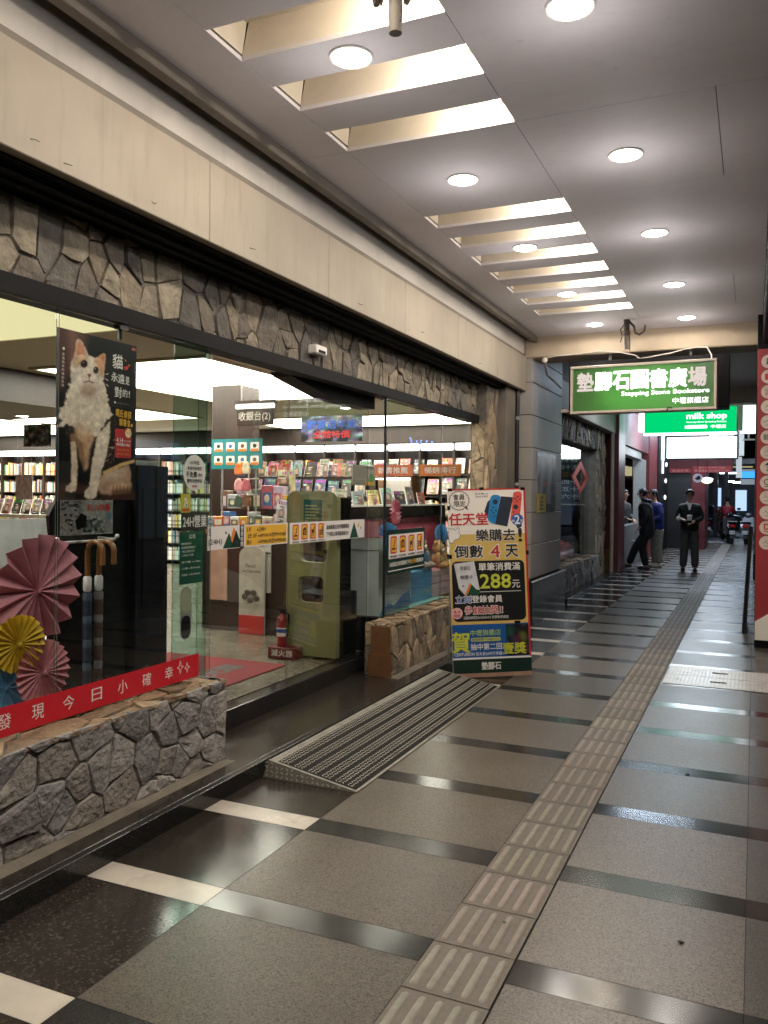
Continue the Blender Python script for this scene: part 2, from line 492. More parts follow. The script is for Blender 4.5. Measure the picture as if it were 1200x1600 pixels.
for ya, yb, yc in _rows():
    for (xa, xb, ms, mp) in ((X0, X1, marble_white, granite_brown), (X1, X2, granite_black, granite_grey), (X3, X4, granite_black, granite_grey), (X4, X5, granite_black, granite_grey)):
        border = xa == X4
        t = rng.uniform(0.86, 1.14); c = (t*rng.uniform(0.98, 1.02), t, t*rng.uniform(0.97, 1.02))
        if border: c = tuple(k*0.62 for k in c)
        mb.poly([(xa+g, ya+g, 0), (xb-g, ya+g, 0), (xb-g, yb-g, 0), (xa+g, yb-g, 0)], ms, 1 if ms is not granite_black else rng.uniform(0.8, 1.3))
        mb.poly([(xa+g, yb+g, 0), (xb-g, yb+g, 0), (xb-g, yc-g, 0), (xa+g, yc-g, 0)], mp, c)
struct(mb.build('arcade_floor', tone=True))

# tactile guiding strip: tiles with five rounded bars each
tile_m = mat('tactile_tile', lin(102, 93, 84), 0.62, attr='Tone', streak=0.10, var=0.12, scale=30, bump=0.15, bscale=200, detail=8)
bar_m = mat('tactile_bar', lin(134, 125, 114), 0.5, attr='Tone', streak=0.10, var=0.12, scale=30, bump=0.1, bscale=200)
mb = MB()
y = -4.46
def bar(mb, xc, ya, yb, w, h, mt, tw, tone):
    P = []; k = 5
    for i in range(k): a = math.pi+math.pi*i/(k-1); P.append((xc+w*math.cos(a), ya+w+w*math.sin(a)))
    for i in range(k): a = math.pi*i/(k-1); P.append((xc+w*math.cos(a), yb-w+w*math.sin(a)))
    n = len(P)
    top = [(xc+(px-xc)*tw, (ya+yb)/2+(py-(ya+yb)/2)*(1-(1-tw)*0.1), 0.004+h) for px, py in P]
    mb.add([(px, py, 0.004) for px, py in P]+top, [(i, (i+1) % n, n+(i+1) % n, n+i) for i in range(n)]+[tuple(range(n, 2*n))], mt, tone)
while y < 31.2:
    t = rng.uniform(0.84, 1.14); jx = rng.uniform(-.0015, .0015); ct_, cb_ = tuple(k*t for k in lin(102, 93, 84)), tuple(k*t*rng.uniform(.92, 1.05) for k in lin(134, 125, 114))
    mb.box(X2+0.004+jx, X3-0.004+jx, y+0.003, y+0.297, -0.002, 0.004, tile_m, ct_)
    for k in range(5):
        bar(mb, X2+0.034+0.058*k+jx, y+0.022, y+0.278, 0.0145, 0.0055, bar_m, 0.5, cb_)
    y += 0.30
o = mb.build('tactile_path', smooth=True, tone=True); struct(o)

# raised granite kerb in front of the shops, with a cement strip at the wall foot
mb = MB()
mb.box(-3.0, -2.52, -6, 9.94, -0.004, 0.09, granite_brown, 0.8)
mb.box(-2.519, -2.48, -6, 9.94, -0.004, 0.0895, granite_black, 0.6)
mb.box(-2.9, -2.48, 12.14, 17.25, -0.004, 0.086, granite_black)
o = mb.build('granite_kerb', tone=True, bevel=0.003); struct(o)
mb = MB()
mb.box(-2.72, -2.61, 1.2, 3.86, 0.088, 0.094, cement)
mb.box(-2.72, -2.60, 6.15, 9.0, 0.088, 0.094, cement)
struct(mb.build('pavement_edge', bevel=0.004))
# doorway step of the shop
mb = MB()
mb.box(-16.5, -3.0, 4.06, 6.47, 0.0, 0.215, granite_black)
struct(mb.build('floor_step', tone=True, bevel=0.006))

# ground beyond: street level everywhere, one sheet
asphalt = speckle('asphalt', (0.018, 0.018, 0.02), (0.04, 0.04, 0.042), (0.07, 0.07, 0.07), 0.42, 120, bump=0.3, rvar=0.15)
mb = MB(); mb.poly([(-150, -150, -0.06), (150, -150, -0.06), (150, 200, -0.06), (-150, 200, -0.06)], asphalt, 1)
struct(mb.build('street', tone=True))
# paved crossing at the far end
pav_far = mat('far_paving', lin(120, 122, 128), 0.3, var=0.1)
mb = MB()
mb.box(-3.2, 1.3, 31.65, 46, -0.05, -0.006, pav_far)
struct(mb.build('far_pavement'))
mb = MB()
for i in range(8):
    for j in range(4): mb.box(-2.2+0.15*i+0.002, -2.2+0.15*i+0.148, 31.9+0.3*j+0.004, 31.9+0.3*j+0.296, -0.005, 0.0, ink_white if (i+j) % 2 else pav_far)
struct(mb.build('far_pavement_tiles'))

# ================================================================== ceiling
CZ = 3.52
mb = MB()
SLITS = [(-1.33+0.527*i, -1.33+0.265+0.527*i) for i in range(0)]
SL1 = [2.36, 2.885, 3.412, 3.948]
SL2 = [5.415+0.522*k for k in range(7)]
SL0 = [-0.6, -0.07, 0.46]
slit_y = sorted(SL0+SL1+SL2)
SX0, SX1, SW = -2.13, -1.16, 0.268
XC0, XC1 = -2.435, 0.06
YC0, YC1 = -4.0, 10.0
def cbox(x0, x1, y0, y1): mb.box(x0, x1, y0, y1, CZ, CZ+0.02, white_plaster)
jg = 0.004
seams = [-4.0, -1.73, -0.85, 0.73, 1.84, 4.222, 5.41, 7.79, 9.0, 10.0]
# left strip, middle strip with the slots, right strips
for a, b in zip(seams[:-1], seams[1:]):
    cbox(XC0, SX0-jg/2, a+jg/2, b-jg/2)
    cbox(SX1+jg/2, -0.19-jg/2, a+jg/2, b-jg/2) if a in (4.222, 7.79) else cbox(SX1+jg/2, XC1, a+jg/2, b-jg/2)
    if a in (4.222, 7.79): cbox(-0.19+jg/2, XC1, a+jg/2, b-jg/2)
edges = [YC0]
for s in slit_y: edges += [s, s+SW]
edges.append(YC1)
for i in range(0, len(edges), 2): cbox(SX0+jg/2, SX1-jg/2, edges[i], edges[i+1])
# joints: dark backing above the gaps
mb.box(SX0-0.03, SX0+0.0, YC0, YC1, CZ+0.021, CZ+0.03, joint_dark)
mb.box(SX1-0.0, SX1+0.03, YC0, YC1, CZ+0.021, CZ+0.03, joint_dark)
for a in seams[1:-1]:
    mb.box(XC0, SX0, a-0.02, a+0.02, CZ+0.0215, CZ+0.031, joint_dark); mb.box(SX1, XC1, a-0.02, a+0.02, CZ+0.0215, CZ+0.031, joint_dark)
for a, b in ((4.222, 5.41), (7.79, 9.0)): mb.box(-0.21, -0.17, a, b, CZ+0.022, CZ+0.032, joint_dark)
# the slots: open troughs 0.2 deep, sloped back wall
slot_paint = mat('slot_paint', lin(206, 196, 182), 0.6, var=0.03)
for s in slit_y:
    a, b = s, s+SW; t = 0.2
    P = lambda x, y, z: (x, y, CZ+z)
    mb.poly([P(SX0, b, 0.02), P(SX1, b, 0.02), P(SX1, b+0.05, t), P(SX0, b+0.05, t)], slot_paint)
    mb.poly([P(SX0, a, 0.02), P(SX0, a-0.05, t), P(SX1, a-0.05, t), P(SX1, a, 0.02)], slot_paint)
    mb.poly([P(SX0, a, 0.02), P(SX0, b, 0.02), P(SX0-0.01, b+0.05, t), P(SX0-0.01, a-0.05, t)], slot_paint)
    mb.poly([P(SX1, a, 0.02), P(SX1+0.01, a-0.05, t), P(SX1+0.01, b+0.05, t), P(SX1, b, 0.02)], slot_paint)
    mb.poly([P(SX0-0.01, a-0.05, t), P(SX0-0.01, b+0.05, t), P(SX1+0.01, b+0.05, t), P(SX1+0.01, a-0.05, t)], slot_paint)
struct(mb.build('arcade_ceiling'))
# slab above everything, keeps the night out
mb = MB(); mb.box(-17, 1.4, -4.2, 30, 3.86, 4.1, concrete_dark)
struct(mb.build('upper_floor'))

lamp_glow = emission('lamp_glow', (1.0, 0.92, 0.82), 36)
slot_glow = emission('slot_glow', (1.0, 0.92, 0.78), 22)
def slot_lamp(y, i):
    r = thing('slot_lamp', f'short warm lamp hidden at the street end of ceiling slot {i}', 'lamp', (SX1-0.1, y+SW/2, CZ+0.15), group='lamps inside the ceiling slots')
    m = MB(); m.tube([(SX1-0.16, y+0.03, CZ+0.15), (SX1-0.16, y+SW-0.03, CZ+0.15)], 0.014, slot_glow, 8)
    m.build('tube', r)
    m = MB(); m.box(SX1-0.19, SX1-0.13, y+0.0, y+SW, CZ+0.175, CZ+0.19, white_paint); m.build('holder', r)
ORD = ['first', 'second', 'third', 'fourth', 'fifth', 'sixth', 'seventh', 'eighth', 'ninth', 'tenth', 'eleventh', 'twelfth', 'thirteenth', 'fourteenth', 'fifteenth', 'sixteenth', 'seventeenth', 'eighteenth', 'nineteenth', 'twentieth']
for i, s in enumerate(slit_y):
    r = thing('slot_lamp', '', 'lamp', (SX1-0.16, s+SW/2, CZ+0.15), group='lamps inside the ceiling slots')
    if s in SL2: r['label'] = f'warm strip lamp glowing in the {ORD[SL2.index(s)]} of the far seven ceiling slots'
    elif s in SL1: r['label'] = f'warm strip lamp glowing in the {ORD[SL1.index(s)]} nearest slot of the near ceiling slots'
    else: r['label'] = f'warm strip lamp in the {ORD[SL0.index(s)]} ceiling slot behind the viewer'
    m = MB(); m.tube([(SX1-0.10, s+0.02, CZ+0.12), (SX1-0.10, s+SW-0.02, CZ+0.12)], 0.016, slot_glow, 8); m.build('tube', r)
    m = MB(); m.box(SX1-0.125, SX1-0.075, s-0.01, s+SW+0.01, CZ+0.15, CZ+0.165, white_paint); m.build('holder', r)
    ld = bpy.data.lights.new('slot_light', 'POINT'); ld.energy = L_SLIT; ld.color = (1.0, 0.9, 0.74); ld.shadow_soft_size = 0.02
    lo = bpy.data.objects.new('slot_light', ld); COL.objects.link(lo); lo.parent = r; lo.location = (0.0, 0, -0.06)

# round downlights
def downlight(x, y, label, z=CZ, power=L_DOWN, color=WARM, glow=lamp_glow, group='round downlights in the arcade ceiling'):
    r = thing('ceiling_downlight', label, 'downlight', (x, y, z), group=group)
    m = MB(); m.lathe((x, y, z-0.006), [(0.100, 0.0055), (0.100, 0.0), (0.096, -0.003), (0.088, -0.002), (0.088, 0.0055)], white_paint, 28); m.build('trim_ring', r, smooth=True)
    m = MB(); m.lathe((x, y, z-0.001), [(0.0875, 0.0), (0.086, -0.006), (0.066, -0.014), (0.03, -0.018), (0.0, -0.019)], glow, 28); m.build('lamp_disc', r, smooth='all')
    ld = bpy.data.lights.new('downlight_beam', 'SPOT'); ld.energy = power; ld.color = color; ld.shadow_soft_size = 0.07
    ld.spot_size = RAD(176); ld.spot_blend = 0.03
    lo = bpy.data.objects.new('downlight_beam', ld); COL.objects.link(lo); lo.parent = r; lo.location = (0, 0, -0.03)
    ls = bpy.data.lights.new('ceiling_fill', 'POINT'); ls.energy = power*0.18; ls.color = (1.0, 0.95, 0.94); ls.shadow_soft_size = 0.05  # added point light below the lamp, brightens the ceiling around it
    lo = bpy.data.objects.new('ceiling_fill', ls); COL.objects.link(lo); lo.parent = r; lo.location = (0, 0, -0.34)
    return r
DY = [-1.34, 0.21, 1.76, 3.31, 4.86, 6.37, 7.97, 9.48]
names = {3.31: 'nearest in view', 4.86: 'second in view', 6.37: 'third in view', 7.97: 'fourth in view', 9.48: 'last before the cross beam'}
for y in DY:
    for x, row in ((-1.66, 'between the ceiling slots'), (-0.69, 'in the street side row')):
        downlight(x, y, f'bright round downlight {row}, {names.get(y, ORD[DY.index(y)] + " behind the viewer")}')

# beams round the arcade ceiling
mb = MB()
mb.box(-2.60, 0.60, 10.0, 10.5, 3.27, 3.86, concrete)
mb.build('cross_beam', bevel=0.012); tag(bpy.data.objects['cross_beam'], 'plain concrete cross beam spanning the arcade above the green bookstore sign', 'beam')
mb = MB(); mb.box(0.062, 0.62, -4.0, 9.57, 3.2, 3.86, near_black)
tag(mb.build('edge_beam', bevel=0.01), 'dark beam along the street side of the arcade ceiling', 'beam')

# ================================================================== the bookstore front
fascia_m = mat('fascia_stone', lin(156, 145, 129), 0.6, streak=0.18, var=0.10, scale=1.8, bump=0.06, bscale=14, detail=9)
band_m = mat('band_plaster', lin(182, 176, 168), 0.7, streak=0.1, var=0.10, scale=1.5, bump=0.08, bscale=10, detail=9)
r = thing('beam_cladding', 'long beige stone clad beam above the bookstore windows with dark groove', 'beam', (-2.58, 3, 2.87))
sm = [-4.0, -1.7, -0.39, 0.92, 2.23, 3.54, 4.85, 6.16, 7.47, 8.78, 10.03]
for k, (a, b) in enumerate(zip(sm[:-1], sm[1:])):
    m = MB(); m.box(-2.70, -2.58, a+0.002, b-0.002, 2.87, 3.285, fascia_m); m.build('stone_slab', r, bevel=0.004)
m = MB(); m.box(-2.72, -2.60, -4, 10.03, 3.286, 3.325, concrete_dark); m.build('groove', r)
m = MB(); m.box(-2.76, -2.602, -4, 10.03, 3.326, 3.85, band_m); m.build('upper_band', r)
m = MB(); m.box(-2.5, -2.437, -4, 10.0, 3.455, 3.55, concrete_dark); m.build('ceiling_moulding', r, bevel=0.004)
for (y, z, a) in ((2.38, 2.94, 0.0), (2.55, 2.91, 0.3), (3.09, 2.93, 1.2), (3.91, 2.94, 0.2), (5.3, 2.93, 0.4), (6.5, 2.95, 0.1), (8.1, 2.93, 0.5)):
    m = MB(); m.tube([(-2.581, y, z), (-2.567, y+0.014*math.cos(a), z-0.014*math.sin(a)), (-2.558, y+0.026*math.cos(a), z-0.006)], 0.0018, rust, 5); m.build('old_nail', r)

# shutter recess between beam and stone lintel
r = thing('shutter_box', 'dark roller shutter recess under the beige beam, above the stone lintel', 'shutter box', (-2.72, 3, 2.86))
m = MB()
m.box(-3.0, -2.70, -4, 9.9, 2.84, 2.868, near_black)
m.box(-2.79, -2.765, -4, 9.9, 2.822, 2.839, near_black)
m.build('soffit', r)
m = MB()
for x in (-2.64, -2.66, -2.69): m.box(x-0.004, x+0.004, -4, 9.9, 2.855, 2.8695, near_black)
m.build('guide_rail', r)

# rough stone facing
def clip(poly, a, b, c):
    """keep a*x + b*y <= c"""
    out = []; n = len(poly)
    for i in range(n):
        p, q = poly[i], poly[(i+1) % n]
        dp = a*p[0]+b*p[1]-c; dq = a*q[0]+b*q[1]-c
        if dp <= 0: out.append(p)
        if (dp < 0 < dq) or (dq < 0 < dp):
            t = dp/(dp-dq); out.append((p[0]+(q[0]-p[0])*t, p[1]+(q[1]-p[1])*t))
    return out
def stones(mb, fr, w, h, cw, ch, seed, mt, depth=0.035, gap=0.0028, palette=None, rough=1.0, lean=0.0):
    R = random.Random(seed); nx = max(1, round(w/cw)); ny = max(1, round(h/ch))
    pts = []
    for i in range(-1, nx+1):
        for j in range(-1, ny+1):
            pts.append(((i+0.5+(0.5 if j % 2 else 0)+R.uniform(-.46, .46))*w/nx, (j+0.5+R.uniform(-.47, .47))*h/ny))
    pts = [p for p in pts if R.random() > 0.22]
    for i, p in enumerate(pts):
        poly = [(0, 0), (w, 0), (w, h), (0, h)]
        for j, q in enumerate(pts):
            if i == j or abs(p[0]-q[0]) > 4.2*w/nx or abs(p[1]-q[1]) > 4.2*h/ny: continue
            dx, dy = (q[0]-p[0])/cw, (q[1]-p[1])/ch
            # anisotropic bisector, slightly turned
            A, B = dx/cw+lean*R.uniform(-1, 1)*dy, dy/ch
            poly = clip(poly, A, B, A*(p[0]+q[0])/2+B*(p[1]+q[1])/2)
            if len(poly) < 3: break
        if len(poly) < 3: continue
        cx = sum(a for a, b in poly)/len(poly); cy = sum(b for a, b in poly)/len(poly)
        # jittered outline
        ring = []
        n = len(poly)
        per = sum(math.hypot(poly[k][0]-poly[(k+1) % n][0], poly[k][1]-poly[(k+1) % n][1]) for k in range(n))
        for k in range(n):
            a, b = poly[k], poly[(k+1) % n]; L = math.hypot(b[0]-a[0], b[1]-a[1])
            s = max(1, int(L/(per/11)))
            for t in range(s):
                f = t/s; ring.append((a[0]+(b[0]-a[0])*f, a[1]+(b[1]-a[1])*f))
        if len(ring) < 4: continue
        size = math.sqrt(max(1e-6, per*per/16)); dm = depth*R.uniform(0.6, 1.25)
        tx, ty = R.uniform(-.4, .4), R.uniform(-.4, .4)
        def sc(pt, f, jit):
            x = cx+(pt[0]-cx)*f+R.uniform(-jit, jit); y = cy+(pt[1]-cy)*f+R.uniform(-jit, jit)
            return min(max(x, 0.001), w-0.001), min(max(y, 0.001), h-0.001)
        f1 = max(0.5, 1-2.0*gap/size*2); jj = size*0.035*rough
        r0 = [sc(p_, f1, jj*0.7) for p_ in ring]
        r1 = [(cx+(x-cx)*0.972, cy+(y-cy)*0.972) for x, y in r0]
        r2 = [(cx+(x-cx)*R.uniform(0.5, 0.72), cy+(y-cy)*R.uniform(0.5, 0.72)) for x, y in r0]
        N = len(r0); vs = []
        hz = lambda x, y, b: b+dm*((x-cx)/size*tx*4+(y-cy)/size*ty*4)*0.5
        for x, y in r0: vs.append(fr.p(x, y, 0.0))
        for x, y in r1: vs.append(fr.p(x, y, max(0.004, hz(x, y, dm*R.uniform(0.74, 1.0)))))
        for x, y in r2: vs.append(fr.p(x, y, max(0.006, hz(x, y, dm*R.uniform(0.82, 1.22*rough)))))
        vs.append(fr.p(cx, cy, max(0.006, dm*R.uniform(0.9, 1.25))))
        fs = []
        for k in range(N):
            k2 = (k+1) % N
            fs.append((k, k2, N+k2, N+k)); fs.append((N+k, N+k2, 2*N+k2)); fs.append((N+k, 2*N+k2, 2*N+k)); fs.append((2*N+k, 2*N+k2, 3*N))
        c = R.choice(palette); t = R.uniform(0.8, 1.2)
        mb.add(vs, fs, mt, tuple(k*t for k in c))
def stone_material(name, vari=0.3):
    m = mat(name, attr='Tone', rough=0.85, var=vari, scale=11, bump=1.0, bscale=32, detail=12, streak=0.12)
    return m
stone_m = stone_material('rough_stone'); mortar = mat('mortar', lin(104, 98, 92), 0.85, var=0.25, scale=20, bump=0.4, bscale=60)
PAL_LOW = [lin(150, 145, 142), lin(156, 151, 147), lin(136, 132, 131), lin(162, 155, 148), lin(144, 141, 141), lin(150, 142, 134)]
PAL_TOP = [lin(130, 119, 102), lin(118, 109, 96), lin(138, 129, 112), lin(108, 100, 91), lin(98, 93, 87)]
PAL_R = [lin(168, 146, 118), lin(150, 132, 108), lin(134, 120, 104), lin(178, 158, 130), lin(120, 108, 96)]

def stone_wall(name, label, y0, y1, z0, z1, seed, pal, cw, ch, capm, ends=(True, True), lean=0.02, depth=0.035):
    r = thing(name, label, 'stone wall', (-2.7, (y0+y1)/2, z0))
    m = MB(); m.box(-2.93, -2.70, y0, y1, z0, z1-0.02, mortar); m.build('core', r)
    m = MB()
    stones(m, Fr((-2.70, y0, z0), (0, 1, 0), (0, 0, 1)), y1-y0, z1-z0, cw, ch, seed, stone_m, depth, palette=pal, lean=lean)
    if ends[1]: stones(m, Fr((-2.70, y1, z0), (-1, 0, 0), (0, 0, 1)), 0.22, z1-z0, cw*0.8, ch, seed+1, stone_m, 0.02, palette=pal)
    if ends[0]: stones(m, Fr((-2.92, y0, z0), (1, 0, 0), (0, 0, 1)), 0.22, z1-z0, cw*0.8, ch, seed+2, stone_m, 0.02, palette=pal)
    m.build('stone_facing', r, tone=True)
    m = MB()
    stones(m, Fr((-2.68, y0, z1-0.022), (0, 1, 0), (-1, 0, 0)), y1-y0, 0.25, cw*1.2, 0.14, seed+3, stone_m, 0.018, palette=capm, rough=0.6)
    m.build('cap', r, tone=True)
    return r
PAL_CAP = [lin(142, 118, 92), lin(128, 108, 86), lin(156, 136, 110)]
stone_wall('stone_wall', 'low grey rubble stone wall under the cat poster window', -1.5, 3.88, 0.09, 0.535, 11, PAL_LOW, 0.165, 0.15, PAL_CAP, lean=1.2, depth=0.017)
stone_wall('stone_wall', 'low tan rubble stone wall beside the doorway, behind the folding banner', 6.2, 9.0, 0.09, 0.525, 23, PAL_R, 0.105, 0.19, PAL_CAP, lean=0.9, depth=0.015)
# cardboard patch leaning on the end of that wall
r = thing('cardboard_sheet', 'brown cardboard sheets covering the near end of the tan stone wall', 'cardboard', (-2.76, 6.17, 0.09))
m = MB(); m.box(-2.86, -2.685, 6.165, 6.172, 0.25, 0.50, cardboard); m.build('upper_sheet', r)
m = MB(); m.box(-2.88, -2.67, 6.154, 6.163, 0.092, 0.27, cardboard); m.build('lower_sheet', r)

r = thing('stone_lintel', 'band of tall rough stones above the shop windows', 'stone lintel', (-2.74, 4, 2.4))
m = MB(); m.box(-3.02, -2.90, -2, 9.0, 2.49, 2.838, mortar); m.build('core', r)
m = MB(); stones(m, Fr((-2.90, -1.0, 2.48), (0, 1, 0), (0, 0, 1)), 10.0, 0.358, 0.135, 0.19, 5, stone_m, 0.020, gap=0.003, palette=PAL_TOP, lean=0.8)
m.build('stone_facing', r, tone=True)
m = MB(); m.box(-2.98, -2.845, -2, 8.98, 2.405, 2.485, near_black); m.build('window_head', r)

r = thing('stone_jamb', 'vertical stone jamb at the far end of the bookstore window', 'stone jamb', (-2.74, 9.2, 0.09))
m = MB(); m.box(-2.95, -2.785, 9.0, 9.45, 0.09, 2.838, mortar); m.build('core', r)
m = MB(); stones(m, Fr((-2.785, 9.0, 0.09), (0, 1, 0), (0, 0, 1)), 0.45, 2.74, 0.13, 0.3, 9, stone_m, 0.03, palette=PAL_R, lean=0.05)
stones(m, Fr((-2.93, 9.0, 0.53), (1, 0, 0), (0, 0, 1)), 0.145, 1.9, 0.1, 0.3, 10, stone_m, 0.012, palette=PAL_R)
m.build('stone_facing', r, tone=True)
m = MB(); m.box(-2.85, -2.66, 9.46, 10.02, 0.0, 2.868, concrete_dark)
tag(m.build('wall_strip', bevel=0.008), 'narrow concrete wall strip between stone jamb and column', 'wall')
r = thing('drain_pipe', 'slim dark drain pipe with chrome glint beside the column', 'pipe', (-2.63, 9.86, 0.09))
m = MB(); m.tube([(-2.635, 9.84, 0.05), (-2.635, 9.84, 2.86)], 0.024, black_metal, 10); m.build('pipe_run', r, smooth=True)
for z in (0.7, 1.7, 2.5): m = MB(); m.lathe((-2.635, 9.84, z), [(0.03, 0), (0.031, 0.01), (0.031, 0.03), (0.03, 0.04)], grey_metal, 12); m.build('pipe_clip', r)

# column with plinth, and the structure along the facade
grey_clad = mat('grey_cladding', lin(158, 152, 147), 0.5, var=0.08, scale=3, bump=0.04, bscale=30, detail=8)
r = thing('clad_column', 'grey panelled column between the bookstore window and the second window', 'column', (-2.7, 10.9, 0))
m = MB()
zs = [0.56, 0.98, 1.38, 1.78, 2.18, 2.58, 2.98, 3.3, 3.86]
for a, b in zip(zs[:-1], zs[1:]): m.box(-3.1, -2.50, 10.03, 11.74, a+0.004, b-0.004, grey_clad)
m.box(-3.08, -2.512, 10.042, 11.73, 0.5, 3.86, joint_dark)
m.build('panels', r, bevel=0.004)
m = MB(); m.box(-3.1, -2.455, 9.95, 11.86, 0, 0.535, granite_black); m.build('plinth', r, tone=True, bevel=0.008)
m = MB(); m.tube([(-2.458, 9.953, 0.534), (-2.458, 11.86, 0.534)], 0.011, chrome, 8); m.build('chrome_edge', r, smooth=True)

# poster on the column
def simple_poster(name, label, fr, w, h, img, cat='poster', group=None, thick=0.003):
    r = thing(name, label, cat, fr.p(w/2, 0, 0), group=group)
    m = MB(); m.obox(fr.p(0, 0, 0), fr.U*w, fr.V*h, fr.N*thick, paper_white); m.build('sheet', r)
    print_grid('print', fr, w, h, img, print_mat('print_satin'), r, n=thick+0.0006)
    return r
def noise_img(h, w, seed, base, amp, k=3):
    R = np.random.RandomState(seed)
    a = blur(R.randn(h, w, 1), k); a = a/(a.std()+1e-6); b = blur(R.randn(h, w, 3), k); a = a*0.95+b/(b.std()+1e-6)*0.25
    return np.array(base)[None, None, :]+a*amp
img = noise_img(60, 36, 3, (70, 78, 96), 16, 2)
for cxx, ww in ((8, 5), (23, 6)):
    yy, xx = np.mgrid[0:60, 0:36]
    k = np.exp(-((xx-cxx-2*np.sin(yy/9))/ww)**2)*(yy < 52)*(yy > 4)
    img = img*(1-k[..., None])+np.array((168, 160, 162))*k[..., None]
img[30:34, 12:18] = (180, 50, 60); img[2:5, :] = (150, 170, 215); img[:, 28:30] *= 0.6
simple_poster('column_poster', 'blue grey poster of pale standing figures on the grey column', Fr((-2.498, 10.30, 1.38), (0, 1, 0), (0, 0, 1)), 1.05, 0.77, img)
fr = Fr((-2.492, 10.27, 1.375), (0, 1, 0), (0, 0, 1))
r = thing('paper_notice', 'yellow paper notice taped over the lower corner of the column poster', 'notice', fr.p(0.2, 0, 0))
m = MB(); m.obox(fr.p(0, 0, 0), fr.U*0.5, fr.V*0.235, fr.N*0.002, mat('notice_yellow', lin(206, 186, 84), 0.6)); m.build('sheet', r)
m = MB()
text(m, fr, '公告事項', 0.25, 0.19, 0.045, ink_black, n=0.003)
for k, t in enumerate(('請勿停放機車', '違者拖吊處理', '敬請配合謝謝')): text(m, fr, t, 0.25, 0.135-0.045*k, 0.03, ink_black, n=0.003)
m.build('lettering', r)
# ================================================================== glazing
glass_clear = glass('window_glass', (0.93, 0.955, 0.94), 1.0)
glass_green = glass('door_glass', (0.72, 0.86, 0.82), 1.0)
glass_edge = mat('glass_edge', lin(84, 92, 88), 0.2, var=0.05)
def pane(name, label, x, y0, y1, z0, z1, mt=None, cat='window pane', edge=True, handle=None):
    r = thing(name, label, cat, (x, (y0+y1)/2, z0))
    m = MB(); m.box(x-0.005, x+0.005, y0+0.003, y1-0.003, z0, z1, mt or glass_clear); m.build('glass', r)
    if edge:
        m = MB()
        m.box(x-0.0015, x+0.0015, y1-0.0028, y1-0.0008, z0, z1, glass_edge)
        m.box(x-0.0015, x+0.0015, y0+0.0008, y0+0.0028, z0, z1, glass_edge); m.build('polished_edge', r)
    return r
pane('window_pane', 'clear shop window pane left of the cat poster', -2.88, -1.5, 2.815, 0.535, 2.40)
pane('window_pane', 'clear shop window pane in front of the cat poster', -2.88, 2.825, 3.985, 0.535, 2.40)
pane('window_pane', 'clear corner window pane with the four sign prohibition board', -2.88, 6.475, 7.85, 0.525, 2.40)
pane('window_pane', 'clear window pane behind the folding banner', -2.88, 7.856, 9.0, 0.525, 2.40)
r = thing('window_pane', 'narrow return pane of glass at the corner beside the doorway', 'window pane', (-2.955, 6.465, 0.225))
m = MB(); m.box(-3.02, -2.888, 6.46, 6.47, 0.225, 2.40, glass_clear); m.build('glass', r)
m = MB(); m.box(-2.89, -2.872, 6.457, 6.474, 0.53, 2.40, black_metal); m.build('corner_post', r)
m = MB(); m.ellipsoid((-2.90, 6.44, 2.385), 0.018, 0.018, 0.018, chrome); m.build('glass_clip', r, smooth='all')
pane('glass_door', 'left glass door leaf carrying the opening hours band', -3.03, 4.06, 5.10, 0.228, 2.36, cat='glass door')
pane('glass_door', 'right glass door leaf carrying the four prohibition signs', -3.03, 5.113, 6.44, 0.228, 2.30, cat='glass door')
r = pane('glass_door', 'greenish glass door panel with the white oval sticker, parked beside the window', -2.955, 3.735, 4.045, 0.225, 2.42, glass_green, 'glass door')
m = MB()
fr = Fr((-2.948, 3.80, 0.74), (0, 1, 0), (0, 0, 1))
cut_m = mat('handle_plate', lin(176, 178, 150), 0.4)
frect(m, fr, 0.0, 0.10, 0.0, 0.30, grey_metal, 0.0004, 0.045); frect(m, fr, 0.008, 0.092, 0.008, 0.135, near_black, 0.0012, 0.035); frect(m, fr, 0.008, 0.092, 0.15, 0.292, cut_m, 0.0012, 0.035)
m.build('pull_handle', r)
r = thing('door_header', 'dark sliding door track box over the right glass door leaf', 'door header', (-3.03, 5.6, 2.36))
m = MB(); m.prism([(-3.12, 5.0, 2.43), (-3.12, 6.44, 2.43), (-3.12, 6.44, 2.305), (-3.12, 5.7, 2.305), (-3.12, 5.05, 2.40)], (0.15, 0, 0), near_black); m.build('track_box', r)
m = MB()
for y, q in ((2.1, 'left'), (3.2, 'right')):
    m = MB(); m.box(-2.90, -2.86, y, y+0.06, 2.38, 2.40, black_metal); m.box(-2.895, -2.885, y+0.02, y+0.04, 2.33, 2.385, black_metal)
    tag(m.build('ceiling_clip', loc=(-2.88, y, 2.38)), f'small black clip at the head of the window, {q} of the two', 'clip')

